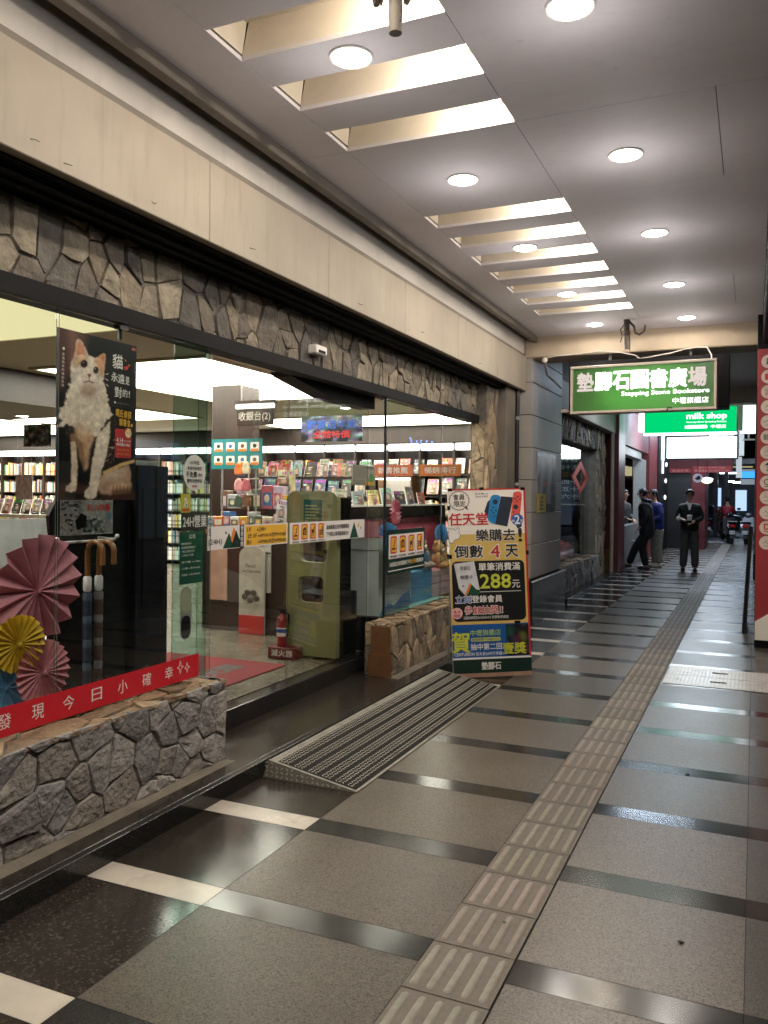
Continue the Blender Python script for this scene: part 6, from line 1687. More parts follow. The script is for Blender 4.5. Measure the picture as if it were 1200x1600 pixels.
m = MB()
cw_ = 0.196; 
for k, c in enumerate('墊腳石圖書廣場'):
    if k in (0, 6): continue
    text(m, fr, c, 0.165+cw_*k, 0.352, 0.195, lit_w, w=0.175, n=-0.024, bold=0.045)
text(m, fr, 'Stepping Stone Bookstore', 1.01, 0.198, 0.062, lit_w, w=0.90, n=-0.024, bold=0.027)
text(m, fr, '中壢旗艦店', 1.275, 0.105, 0.066, lit_w, w=0.36, n=-0.024, bold=0.0)
m.lines('lit_lettering', r)
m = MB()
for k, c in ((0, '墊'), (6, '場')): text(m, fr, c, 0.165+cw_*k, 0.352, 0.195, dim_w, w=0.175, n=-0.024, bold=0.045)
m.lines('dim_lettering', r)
m = MB(); m.box(-2.02, -0.27, 9.86, 10.2, 2.58, 3.17, near_black); m.build('black_backing', r, bevel=0.004)
m = MB()
for x in (-1.6, -0.7): m = MB(); m.box(x, x+0.03, 10.1, 10.14, 3.17, 3.27, black_metal); m.build('hanger', r)
m = MB()
m.box(-2.12, -1.99, 9.9, 9.94, 2.58, 2.62, frame_m); m.build('bracket', r)
m = MB(); m.tube([fr.p(1.04, -0.004, 0.002), fr.p(1.05, 0.03, 0.01), fr.p(1.085, 0.035, 0.01), fr.p(1.09, 0.022, 0.006)], 0.006, near_black, 6); m.build('hook', r)
# cable along the beam
wire = mat('cable_white', lin(206, 198, 186), 0.5)
m = MB(); P = [(-2.36, 9.985, 3.25), (-2.2, 9.985, 3.275), (-1.95, 9.985, 3.28), (-1.7, 9.97, 3.30), (-1.45, 9.97, 3.27), (-1.28, 9.93, 3.22), (-1.22, 9.9, 3.17), (-1.1, 9.93, 3.19), (-0.9, 9.95, 3.22), (-0.75, 9.97, 3.26), (-0.62, 9.95, 3.27), (-0.5, 9.85, 3.25), (-0.44, 9.6, 3.12), (-0.43, 9.4, 3.03)]
m.tube(P, 0.007, wire, 6); tag(m.build('power_cable', loc=(-1.4, 9.95, 3.25), smooth=True), 'sagging white power cable running along the cross beam to the green sign', 'cable')
m = MB(); m.ellipsoid((-2.33, 9.93, 3.22), 0.035, 0.03, 0.035, wire, 10, 8); m.tube([(-2.33, 9.93, 3.2), (-2.38, 10.3, 3.1), (-2.4, 11.2, 3.05)], 0.018, grey_metal, 8)
tag(m.build('junction_box', loc=(-2.33, 9.95, 3.2), smooth=True), 'small pale junction box with conduit on the column top', 'junction box')
def stub(x, y, zt, zb, label, s=1.0):
    r = thing('pipe_stub', label, 'pipe', (x, y, zb))
    m = MB(); m.tube([(x, y, zt), (x, y, zt-(zt-zb)*.45)], 0.036*s, rust, 12); m.lathe((x, y, zt-(zt-zb)*.55), [(0.036*s, 0), (0.046*s, 0.01), (0.046*s, 0.05*s), (0.036*s, 0.06*s)], rust, 12); m.tube([(x, y, zt-(zt-zb)*.45), (x+0.004, y, zb)], 0.031*s, concrete_dark, 12); m.build('pipe', r, smooth=True)
    m = MB()
    m.tube([(x+0.03*s, y, zt-0.02), (x+0.09*s, y-.01, zt-0.09*s), (x+0.10*s, y, zt-0.16*s), (x+0.15*s, y, zt-0.19*s), (x+0.21*s, y, zt-0.15*s), (x+0.22*s, y, zt-0.08*s)], 0.014*s, rust, 7)
    m.tube([(x-0.03*s, y, zt-0.05), (x-0.07*s, y-0.01, zt-0.12*s), (x-0.05*s, y, zt-0.2*s), (x-0.075*s, y, zt-0.27*s)], 0.009*s, rust, 6)
    m.tube([(x+0.02, y-.03*s, zt), (x+0.045*s, y-.03*s, zt-0.3*s), (x+0.04*s, y-0.02*s, zt-0.38*s)], 0.008*s, rust, 6)
    m.build('loose_cables', r, smooth=True)
stub(-1.30, 9.38, CZ, 3.20, 'rusty pipe stub with curled cable hanging from the ceiling before the cross beam', 0.9)
stub(-1.24, 2.83, CZ+0.1, 3.285, 'grimy pipe stub with loose wires hanging at the top of the view', 0.8)
m = MB()
stub_r = [o for o in bpy.data.objects if o.name == 'pipe_stub.001'][0]
m.tube([(-1.29, 2.82, 3.52), (-1.315, 2.82, 3.45), (-1.31, 2.82, 3.40)], [0.018, 0.022, 0.012], rust, 9); m.tube([(-1.19, 2.84, 3.56), (-1.175, 2.84, 3.46), (-1.20, 2.84, 3.39)], [0.03, 0.034, 0.01], concrete_dark, 9); m.build('wrapped_ends', stub_r, smooth=True)

# ------------------------------------------------ right pillar with red sign panel
red_panel = mat('panel_red', lin(160, 52, 56), 0.45, var=0.05, scale=2)
r = thing('street_pillar', 'street side pillar with red sign panel of round white icons', 'pillar', (0.35, 9.95, 0))
m = MB(); m.box(0.012, 0.66, 9.62, 10.35, -0.004, 3.86, near_black); m.build('core', r, bevel=0.006)
m = MB(); m.box(0.016, 0.64, 9.585, 9.619, 0.085, 3.15, red_panel); m.build('red_panel', r, bevel=0.002)
m = MB(); m.prism([(0.017, 9.58, 0.086), (0.639, 9.58, 0.086), (0.639, 9.58, 0.55), (0.25, 9.58, 0.44), (0.017, 9.58, 0.28)], (0, 0.0045, 0), cream); m.build('cream_corner', r)
fr = Fr((0.016, 9.5845, 0), (1, 0, 0), (0, 0, 1))
m = MB()
for k in range(13): fdisc(m, fr, 0.105, 3.015-0.1585*k, 0.072, 0.072, mat('icon_cream', lin(222, 204, 190), 0.45), 0.0006, 30)
m.build('icon_discs', r)
m = MB()
def icon(k, col):
    v = 3.015-0.1585*k; u = 0.105
    if k == 0: frect(m, fr, u-.02, u+.02, v-.02, v+.035, col, 0.0014); frect(m, fr, u-.03, u+.03, v-.03, v-.022, col, 0.0014); text(m, fr, 'P', u, v+.01, 0.03, ink_white, n=0.002)
    elif k == 1: frect(m, fr, u-.035, u+.035, v-.035, v+.03, col, 0.0014)
    elif k == 2: text(m, fr, '百貨', u, v+.015, .03, col, n=0.0014); text(m, fr, '超市', u, v-.02, .03, col, n=0.0014)
    elif k in (3, 4, 6, 9, 10, 12): fpath(m, fr, [(u-.035, v-.01), (u-.01, v+.02), (u+.012, v-.015), (u+.035, v+.015)], 0.006, col, 0.0014); frect(m, fr, u-.03, u+.03, v-.036, v-.03, col, 0.0014)
    elif k == 5:
        for j in range(6): frect(m, fr, u-.04+.014*j, u-.032+.014*j, v-.03, v+.03, col, 0.0014)
    elif k == 7: fpoly(m, fr, [(u-.03, v+.02), (u, v+.05), (u+.03, v+.02)], col, 0.0014); text(m, fr, '2', u, v-.015, .045, col, n=0.0014)
    elif k == 8: fpath(m, fr, [(u+.03*math.cos(t), v+.005+.03*math.sin(t)) for t in np.linspace(.4, 5.9, 14)], 0.008, col, 0.0014); frect(m, fr, u-.03, u+.03, v-.045, v-.038, col, 0.0014)
    elif k == 11: text(m, fr, 'D', u, v+.01, .06, col, n=0.0014, bold=.05); frect(m, fr, u-.03, u+.03, v-.042, v-.034, col, 0.0014)
i_grey = mat('icon_grey', lin(150, 140, 136), 0.5)
for k in range(13): icon(k, {0: ink_black, 1: redt, 2: redt, 5: ink_black, 7: ink_black, 8: ink_black, 11: redt}.get(k, i_grey))
m.build('icon_print', r)
# low grey metal board on the pillar's arcade side
r = thing('leaning_board', 'dark metal framed board leaning beside the street pillar', 'board', (-0.05, 11.0, 0))
m = MB(); m.obox((-0.10, 10.6, 0.0), (0.0, 0.9, 0), (0.06, 0, 1.25), (0.03, 0, -0.001), black_metal); m.build('panel', r)
m = MB(); m.tube([(-0.11, 10.59, 0), (-0.045, 10.59, 1.27)], 0.012, black_metal, 6); m.tube([(-0.11, 11.51, 0), (-0.045, 11.51, 1.27)], 0.012, black_metal, 6); m.build('frame', r)
def dark_pillar(y, lab, xa=0.0, col=concrete_dark):
    r = thing('pillar', lab, 'pillar', (xa+.3, y, 0))
    m = MB(); m.box(xa, xa+.62, y, y+.7, -0.004, 3.86, col); m.build('shaft', r, bevel=0.01)
    m = MB(); m.box(xa-.015, xa+.635, y-.015, y+.715, 0, 0.5, granite_black); m.build('plinth', r, tone=True, bevel=0.006)
dark_pillar(17.7, 'second dark street side pillar beyond the red panelled one')
dark_pillar(25.6, 'farthest dark street side pillar')
# metal inspection cover
r = thing('inspection_cover', 'shiny metal two plate inspection cover let into the pavement', 'manhole cover', (-0.26, 7.8, 0))
cov = mat('cover_steel', lin(196, 192, 190), 0.28, 0.7, var=0.12, scale=20)
m = MB()
for a, b in ((7.40, 7.795), (7.805, 8.20)): m.box(-0.70, 0.16, a, b, 0.0005, 0.005, cov)
m.build('plates', r, bevel=0.0015)
m = MB()
for i in range(28):
    for j in range(25):
        s = 1 if (i+j) % 2 else -1
        lozenge(m, (-0.685+0.0305*i, 7.415+0.0322*j, 0.0052), (.7, .7*s, 0), (-.7*s, .7, 0), (0, 0, 1), 0.012, 0.004, 0.0015, plate_hi)
m.build('tread_pattern', r)
m = MB(); 
for y in (7.6, 8.0): m.tube([(-0.33, y, 0.007), (-0.20, y, 0.007)], 0.006, black_metal, 6)
m.build('lift_slot', r)
# litter
lit = mat('litter', lin(40, 36, 32), 0.8)
for j, (x, y, s, lab) in enumerate(((-0.33, 5.0, .012, 'small dark leaf scrap on the grey paving right of the tactile strip'), (-0.22, 3.1, .010, 'tiny dark scrap on the black floor band at the lower right'), (-0.82, 2.95, .007, 'tiny green leaf scrap lying on the tactile strip'))):
    m = MB(); m.prism([(x-s, y, 0.012 if j == 2 else 0.002), (x, y-s*.6, 0.012 if j == 2 else .002), (x+s*1.2, y+s*.2, 0.012 if j == 2 else .002), (x, y+s*.7, 0.012 if j == 2 else .002)], (0, 0, s*.4), lit if j != 2 else ink_green)
    tag(m.build('leaf_scrap', loc=(x, y, 0)), lab, 'litter')

# ================================================================== second shop window beyond the column
stone_wall('stone_wall', 'far low wall of upright grey stones under the second window', 12.05, 15.95, 0.05, 0.50, 41, PAL_LOW, 0.11, 0.26, PAL_CAP, lean=0.05)
r = thing('stone_lintel', 'stone lintel above the second window beyond the column', 'stone lintel', (-2.74, 14, 2.45))
m = MB(); m.box(-2.95, -2.745, 11.74, 16.0, 2.475, 2.868, cement); m.build('core', r)
m = MB(); stones(m, Fr((-2.745, 11.76, 2.47), (0, 1, 0), (0, 0, 1)), 4.24, 0.40, 0.15, 0.26, 43, stone_m, 0.035, palette=PAL_TOP, lean=0.04); m.build('stone_facing', r, tone=True)
r = thing('stone_jamb', 'stone jamb beside the second window, next to the dark red column', 'stone jamb', (-2.74, 16.3, 0.05))
m = MB(); m.box(-2.95, -2.745, 15.96, 16.9, 0.05, 2.868, cement); m.build('core', r)
m = MB(); stones(m, Fr((-2.745, 15.96, 0.05), (0, 1, 0), (0, 0, 1)), 0.94, 2.8, 0.15, 0.28, 44, stone_m, 0.03, palette=PAL_R, lean=0.05); m.build('stone_facing', r, tone=True)
m = MB(); m.box(-2.78, -2.58, 11.74, 17.5, 2.87, 3.30, fascia_m); m.box(-2.8, -2.60, 11.74, 17.5, 3.31, 3.86, concrete_dark)
tag(m.build('far_beam', bevel=0.006), 'pale beam above the second window', 'beam')
r = thing('drain_pipe', 'pale drain pipe beside the dark red column', 'pipe', (-2.6, 17.1, 0.05))
m = MB(); m.tube([(-2.6, 17.0, 0.05), (-2.6, 17.0, 2.86)], 0.035, concrete, 10); m.build('pipe_run', r, smooth=True)
pane('window_pane', 'second shop window pane with the red paper diamond', -2.88, 12.0, 15.95, 0.50, 2.47)
fr = Fr((-2.865, 15.1, 1.93), (0, 1, 0), (0, 0, 1))
r = thing('paper_diamond', 'red new year paper diamond stuck on the second window', 'paper diamond', fr.p(0, 0, 0))
m = MB()
q, q2 = 0.30, 0.17
for k in range(4):
    a, b = [(0, q*1.0), (q*2.6, 0), (0, -q), (-q*2.6, 0)][k], [(0, q), (q*2.6, 0), (0, -q), (-q*2.6, 0)][(k+1) % 4]
    c, d = (b[0]*q2/q, b[1]*q2/q), (a[0]*q2/q, a[1]*q2/q)
    fpoly(m, fr, [a, b, c, d], mat('diamond_red', lin(196, 66, 56), 0.5), 0.001)
m.build('paper', r)
m = MB(); fpath(m, fr, [(0, -q2), (-0.12, -0.3), (-0.1, -0.42)], 0.03, MATS['diamond_red'], 0.001); m.build('tassel', r)
# room behind the second window
m = MB(); m.box(-6.2, -6.0, 13.45, 20, 0, 3.3, dark_wood); m.box(-6.0, -2.9, 16.9, 17.1, 0, 3.3, brown_panel); m.box(-6.0, -2.95, 13.42, 13.5, 0, 3.3, dark_wood)
tag(m.build('side_shop_walls'), 'dark inner walls behind the second window', 'wall')
m = MB(); m.poly([(-6, 13.5, 0.2), (-2.93, 13.5, 0.2), (-2.93, 16.9, 0.2), (-6, 16.9, 0.2)], shop_floor, 1); m.poly([(-6, 13.5, 2.9), (-6, 16.9, 2.9), (-2.93, 16.9, 2.9), (-2.93, 13.5, 2.9)], in_plaster); struct(m.build('side_shop_floor', tone=True))
lum(-3.9, -3.2, 14.0, 15.4, 'cold glowing ceiling panel behind the second window', 2.88, emission('cold_panel', COOL, 5))
r = thing('menu_board', 'dark green menu board with white writing behind the red paper diamond', 'board', (-3.4, 16.0, 1.4))
fr = Fr((-3.9, 16.0, 1.45), (1, 0, 0), (0, 0, 1))
m = MB(); m.obox(fr.p(0, 0, -0.02), fr.U*0.95, fr.V*0.95, fr.N*0.02, ink_darkgreen); m.obox(fr.p(0, -0.03, -0.02), fr.U*0.95, fr.V*0.028, fr.N*0.03, frame_m); m.obox(fr.p(0.951, -0.03, -0.02), fr.U*0.028, fr.V*1.0, fr.N*0.03, frame_m); m.build('panel', r)
m = MB()
for k, t in enumerate(('今日特餐', '咖啡 四十五', '紅茶 三十', '奶茶 四十', '果汁 五十', '蛋糕 六十')): text(m, fr, t, 0.47, 0.84-0.14*k, 0.09, ink_white if k != 2 else ink_orange, w=0.7, n=0.002)
m.lines('lettering', r)
r = thing('red_cloth_box', 'red cloth draped box on the floor of the second window', 'cloth box', (-3.1, 14.2, 0.5))
m = MB(); m.box(-3.5, -2.95, 13.55, 15.2, 0.21, 0.48, dark_wood); m.build('stand', r)
m = MB(); m.box(-3.45, -2.98, 13.6, 14.5, 0.481, 0.82, red_p); m.box(-3.4, -3.0, 14.52, 15.1, 0.481, 0.76, mat('cloth_red', lin(150, 30, 34), 0.7)); m.build('cloth', r, bevel=0.05, seg=3)
r = thing('gift_bundle', 'white and brown wrapped bundle on the red cloth box', 'bundle', (-3.15, 13.4, 0.82))
m = MB(); m.ellipsoid((-3.15, 13.9, 1.0), 0.12, 0.28, 0.18, paper_white, 9, 6); m.ellipsoid((-3.12, 14.2, 0.94), 0.10, 0.2, 0.12, cane_h, 9, 6); m.ellipsoid((-3.16, 13.85, 1.2), 0.06, 0.14, 0.14, paper_white, 7, 5); m.build('wrapping', r)

# dark red columns and red shop front
red_dark = mat('column_red', lin(92, 34, 36), 0.4, var=0.06)
r = thing('red_column', 'dark red painted column with a plywood patch at its foot', 'column', (-2.7, 17.8, 0))
m = MB(); m.box(-2.95, -2.52, 17.3, 18.2, -0.004, 3.86, red_dark); m.build('shaft', r, bevel=0.01)
m = MB(); m.box(-2.94, -2.62, 17.285, 17.298, 0.04, 0.52, cardboard); m.build('plywood_patch', r)
r = thing('red_column', 'second dark red column, beyond the three people', 'column', (-2.7, 23, 0))
m = MB(); m.box(-2.95, -2.52, 22.6, 24.6, -0.004, 3.86, mat('column_red_far', lin(110, 44, 46), 0.4, var=0.06)); m.build('shaft', r, bevel=0.01)
m = MB(); m.box(-2.75, -2.535, 18.25, 22.58, 2.72, 3.86, mat('fascia_red', lin(112, 48, 50), 0.5, var=0.05))
tag(m.build('red_fascia'), 'dusky red fascia panel over the drink shop front', 'fascia')
r = thing('drink_storefront', 'white framed drink shop front with glass shelves behind the people', 'shop front', (-2.7, 20.4, 0))
m = MB()
frame_w = mat('frame_grey', lin(150, 148, 142), 0.5); m.box(-2.78, -2.58, 21.5, 22.45, 0, 2.55, frame_w); m.build('frame_post', r, bevel=0.006); m = MB(); m.box(-2.78, -2.58, 18.3, 21.49, 2.52, 2.70, frame_w); m.build('frame_head', r, bevel=0.006)
m = MB(); m.box(-2.80, -2.60, 18.3, 21.49, 0.0, 0.95, mat('counter_grey', lin(110, 108, 104), 0.5)); m.build('counter', r)
m = MB(); m.box(-4.2, -4.15, 18.3, 22.4, 0.96, 2.5, mat('shelf_back', lin(120, 122, 112), 0.5)); m.build('back_wall', r)
m = MB()
for z in (1.3, 1.6, 1.9, 2.2): m.box(-4.14, -3.8, 18.4, 22.3, z, z+0.02, grey_metal)
m.build('shelves', r)
m = MB(); m.tube([(-3.2, 18.6, 2.5), (-3.2, 22.2, 2.5)], 0.03, emission('shop_tube', COOL, 12), 8); m.build('tube_lamp', r)
fr = Fr((-2.579, 21.9, 1.35), (0, 1, 0), (0, 0, 1))
m = MB(); fdisc(m, fr, 0, 0, 0.28, 0.15, ink_red, 0.001, 24); fdisc(m, fr, 0, 0, 0.22, 0.115, white_paint, 0.0016, 24); fpoly(m, fr, [(-.2, -.02), (.1, -.02), (.14, .02), (-.2, .02)], ink_black, 0.0022); fline(m, fr, (-.19, .1), (.19, -.1), 0.03, ink_red, 0.0028); m.build('no_smoking_mark', r)
# green drink shop lightbox
r = thing('drink_sign', 'bright green lit drink shop sign with white lettering, behind the bookstore sign', 'shop sign', (-1.3, 19.2, 2.95))
fr = Fr((-2.24, 19.05, 2.96), (1, 0, 0), (0, 0, 1))
gg = emission('drink_green', (0.0, 0.60, 0.16), 1.25); gw = emission('drink_white', (0.9, 1.0, 0.95), 2.2); gb = emission('drink_blue', (0.72, 0.88, 1.0), 6)
m = MB(); m.obox(fr.p(0, 0.035, -0.25), fr.U*1.87, fr.V*0.66, fr.N*0.25, gg); m.build('green_face', r)
m = MB(); m.obox(fr.p(-0.01, 0, -0.25), fr.U*1.89, fr.V*0.034, fr.N*0.252, gb); m.build('lit_edge', r)
m = MB(); text(m, fr, 'milk shop', 1.28, 0.37, 0.16, gw, w=0.80, n=0.003, bold=0.04); text(m, fr, 'Beverage Bland Spreading Delicacy', 1.28, 0.255, 0.04, gw, w=0.80, n=0.003); text(m, fr, '迷客夏', 1.02, 0.155, 0.07, gw, w=0.36, n=0.003, bold=0.03); text(m, fr, '中壢店', 1.52, 0.155, 0.075, gw, w=0.3, n=0.003, bold=0.02); frect(m, fr, 0.88, 1.3, 0.12, 0.19, gw, 0.002, 0.03); m.lines('lettering', r)
m = MB(); m.obox(fr.p(-0.12, 0.08, -0.25), fr.U*0.10, fr.V*0.6, fr.N*0.2, gb); m.build('side_light', r)
m = MB(); m.obox(fr.p(1.90, 0.06, -0.3), fr.U*0.10, fr.V*0.7, fr.N*0.25, white_paint); m.build('side_frame', r)
m = MB()
for x in (-1.9, -0.7): m.box(x, x+.04, 19.1, 19.14, 3.66, 3.86, black_metal)
m.build('hanger', r)
r = thing('white_lightbox', 'blown out white lightbox at the street edge beside the green drink sign', 'lightbox', (-0.1, 19.4, 3.0))
m = MB(); m.box(-0.29, 0.35, 19.35, 19.6, 2.99, 3.72, emission('box_white', (0.90, 0.96, 1.0), 8)); m.build('face', r, bevel=0.01)
m = MB(); m.box(-0.15, -0.11, 19.4, 19.5, 2.86, 2.989, grey_metal); m.box(-0.25, 0.0, 19.38, 19.5, 2.83, 2.86, white_paint); m.build('camera_bracket', r)
# white blank lightbox
r = thing('blank_lightbox', 'long blank white lightbox hung lower behind the green drink sign', 'lightbox', (-1.15, 21.5, 2.5))
m = MB(); m.box(-1.98, -0.405, 21.5, 21.7, 2.56, 3.06, emission('blank_white', (0.88, 0.95, 1.0), 8)); m.build('face', r)
m = MB()
for a, b, c, d in ((-2.02, -0.37, 2.525, 2.559), (-2.02, -0.37, 3.061, 3.095), (-2.02, -1.981, 2.559, 3.061), (-0.404, -0.37, 2.559, 3.061)): m.box(a, b, 21.48, 21.72, c, d, black_metal)
m.build('frame', r)
m = MB(); m.box(-2.12, -2.03, 21.5, 21.6, 2.5, 3.86, white_paint); m.box(-0.36, -0.24, 21.5, 21.6, 2.6, 3.86, white_paint); m.build('hanger_post', r)
# second bay ceiling and beam
m = MB(); m.box(-2.6, 0.6, 10.52, 31, 3.78, 3.85, white_plaster); struct(m.build('far_ceiling'))
m = MB(); m.box(-2.9, 0.6, 17.75, 18.2, 3.45, 3.779, concrete); tag(m.build('cross_beam', bevel=0.01), 'second concrete cross beam beyond the bookstore sign', 'beam')
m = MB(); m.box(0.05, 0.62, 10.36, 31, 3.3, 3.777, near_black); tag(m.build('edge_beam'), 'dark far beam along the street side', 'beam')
# cool tube lamps further on; nearest one added out of view to light people
cool_tube = emission('cool_tube', COOL, 14)
for j, (x, y) in enumerate(((-1.5, 14.6), (-1.6, 20.4), (-1.4, 23.6), (-1.4, 27.0), (-1.2, 30.2))):
    r = thing('tube_lamp', f'cool white tube lamp under the far ceiling, {WORD[j]} from the viewer', 'lamp', (x, y, 3.7), group='cool tube lamps in the far arcade')
    m = MB(); m.tube([(x-.55, y, 3.70), (x+.55, y, 3.70)], 0.018, cool_tube, 8); m.build('tube', r)
    m = MB(); m.box(x-.6, x+.6, y-.04, y+.04, 3.725, 3.779, white_paint); m.build('housing', r)
    ld = bpy.data.lights.new('tube_light', 'AREA'); ld.shape = 'RECTANGLE'; ld.size = 1.1; ld.size_y = 0.06; ld.energy = 110 if j else 45; ld.color = (0.66, 0.80, 1.0)
    lo = bpy.data.objects.new('tube_light', ld); COL.objects.link(lo); lo.parent = r; lo.location = (0, 0, -0.03)
# black and red end shop, banner, small things
r = thing('black_storefront', 'black and dark red shop front at the far end of the arcade', 'shop front', (-2, 27.5, 0))
m = MB(); m.box(-2.95, -1.80, 27.4, 29.6, 0, 3.775, mat('front_black', lin(22, 21, 23), 0.4)); m.build('black_wall', r, bevel=0.01)
m = MB(); m.box(-1.799, -1.40, 27.45, 29.6, 0, 3.775, mat('front_red', lin(96, 26, 32), 0.5)); m.build('red_wall', r)
m = MB(); m.box(-2.52, -2.50, 24.65, 27.39, 0, 3.775, near_black); m.build('dark_glass', r)
for z in (1.2, 1.7, 2.2): m = MB(); m.ellipsoid((-2.47, 26.0+z*.3, z+0.4), 0.03, 0.05, 0.07, emission('small_glow', (0.9, 0.95, 1.0), 3), 8, 6); m.build('small_lamp', r)
m = MB(); m.tube([(-2.47, 25.6, 2.3), (-2.47, 25.6, 2.8)], 0.03, MATS['small_glow'], 6); m.build('tube_light', r)
fr = Fr((-2.42, 27.0, 2.36), (1, 0, 0), (0, 0, 1))
r = thing('red_banner', 'long dark red banner with pale lettering across the far end', 'banner', fr.p(0.9, 0, 0))
m = MB(); m.obox(fr.p(0, 0.02, -0.01), fr.U*1.82, fr.V*0.42, fr.N*0.01, mat('banner_maroon', lin(110, 26, 34), 0.5)); m.obox(fr.p(0.02, 0.0, 0.0003), fr.U*0.62, fr.V*0.13, fr.N*0.001, mat('banner_red', lin(190, 56, 60), 0.5)); m.obox(fr.p(0.68, 0.0, 0.0003), fr.U*1.1, fr.V*0.20, fr.N*0.001, MATS['banner_red']); m.build('cloth', r)
m = MB(); pk = mat('banner_pale', lin(226, 160, 150), 0.5); text(m, fr, '嚴選好茶', 0.33, 0.06, 0.07, pk, w=0.5, n=0.002); text(m, fr, '團購專線 03-4942-0768', 1.22, 0.06, 0.075, pk, w=0.95, n=0.002); text(m, fr, '歡迎外送', 1.22, 0.15, 0.05, pk, w=0.8, n=0.002); m.lines('lettering', r)
m = MB()
for u in (0.1, 1.7): m.tube([fr.p(u, 0.44, 0), fr.p(u, 1.4, 0)], 0.008, near_black, 5)
m.build('hanger', r)
r = thing('round_sign', 'small round grey sign hanging below the red banner', 'sign', (-1.45, 25.5, 2.2))
m = MB(); m.lathe((-1.5, 25.5, 2.16), [(0.13, 0), (0.13, 0.03)], mat('sign_grey', lin(150, 146, 150), 0.4), 24, (0, -1, 0)); m.build('disc', r)
fr = Fr((-1.5, 25.469, 2.16), (1, 0, 0), (0, 0, 1)); m = MB(); fpoly(m, fr, [(-.09, -.02), (-.02, .03), (.02, .08), (.07, .05), (.08, -.03), (.0, -.06)], near_black, 0.001); m.build('emblem', r)
m = MB(); m.tube([(-1.5, 25.5, 2.29), (-1.5, 25.5, 3.775)], 0.01, near_black, 5); m.build('rod', r)
r = thing('dome_lamp', 'glowing dome pendant lamp below the far ceiling', 'lamp', (-1.28, 26.5, 2.05))
m = MB(); m.lathe((-1.30, 26.5, 2.02), [(0.02, -0.0), (0.10, 0.02), (0.155, 0.07), (0.175, 0.14), (0.17, 0.145)], emission('dome_glow', (1.0, 0.93, 0.62), 3.0), 20); m.build('shade', r, smooth=True)
m = MB(); m.lathe((-1.30, 26.5, 2.166), [(0.178, 0), (0.17, 0.02), (0.03, 0.05)], white_paint, 20); m.tube([(-1.30, 26.5, 2.2), (-1.30, 26.5, 3.775)], 0.008, near_black, 5); m.build('cap_rod', r)
r = thing('blue_sign', 'small lit blue sign at the far street corner', 'sign', (-0.2, 31.5, 2.3))
m = MB(); m.box(-0.48, 0.12, 33.0, 33.1, 2.34, 2.58, emission('blue_glow', (0.05, 0.35, 0.95), 1.6)); m.build('face', r)
m = MB(); m.box(-0.48, 0.12, 33.0, 33.12, 2.59, 2.66, white_paint); m.box(-0.48, 0.12, 33.0, 33.12, 2.1, 2.3, white_paint); m.box(-0.02, 0.03, 33.03, 33.09, -0.05, 2.1, black_metal); m.build('frame_post', r)
r = thing('hanging_lightbox', 'small upright pale lightbox hanging beside the blank white lightbox', 'lightbox', (-0.4, 23, 2.2))
m = MB(); m.box(-0.43, -0.30, 22.5, 22.6, 2.1, 2.62, emission('pale_glow', (0.75, 0.85, 0.95), 0.7)); m.build('face', r)
m = MB(); m.tube([(-0.365, 22.55, 2.62), (-0.365, 22.55, 3.775)], 0.012, grey_metal, 6); m.build('rod', r)
# ================================================================== people
skin_m = mat('skin', lin(196, 150, 126), 0.5, var=0.05); hair_m = mat('hair_black', (0.008, 0.007, 0.007), 0.45, var=0.3, scale=80, bump=0.5, bscale=120)
def grow(name, verts, edges, radii, mt, parent, sub=1):
    """skin-modifier surface over connected joints, baked to a mesh; root is vertex 0"""
    me = bpy.data.meshes.new(name); me.from_pydata([Vector(v) for v in verts], edges, [])
    ob = bpy.data.objects.new(name+'_joints', me); COL.objects.link(ob)
    md = ob.modifiers.new('skin', 'SKIN'); md.use_smooth_shade = True
    if not me.skin_vertices: me.skin_vertices.new()
    for i, rr in enumerate(radii):
        sv = me.skin_vertices[0].data[i]; sv.radius = rr if isinstance(rr, tuple) else (rr, rr); sv.use_root = (i == 0)
    if sub: s = ob.modifiers.new('sub', 'SUBSURF'); s.levels = sub; s.render_levels = sub
    bpy.context.view_layer.update()
    out = bpy.data.meshes.new_from_object(ob.evaluated_get(bpy.context.evaluated_depsgraph_get()))
    bpy.data.objects.remove(ob)
    out.materials.clear(); out.materials.append(mt); out.name = name
    out.polygons.foreach_set('use_smooth', [True]*len(out.polygons))
    o = bpy.data.objects.new(name, out); COL.objects.link(o); o.parent = parent
    return o
class Chain:
    def __init__(s): s.v = []; s.e = []; s.r = []
    def add(s, p, r, prev=None):
        s.v.append(tuple(p)); s.r.append(r); i = len(s.v)-1
        if prev is not None: s.e.append((prev, i))
        return i
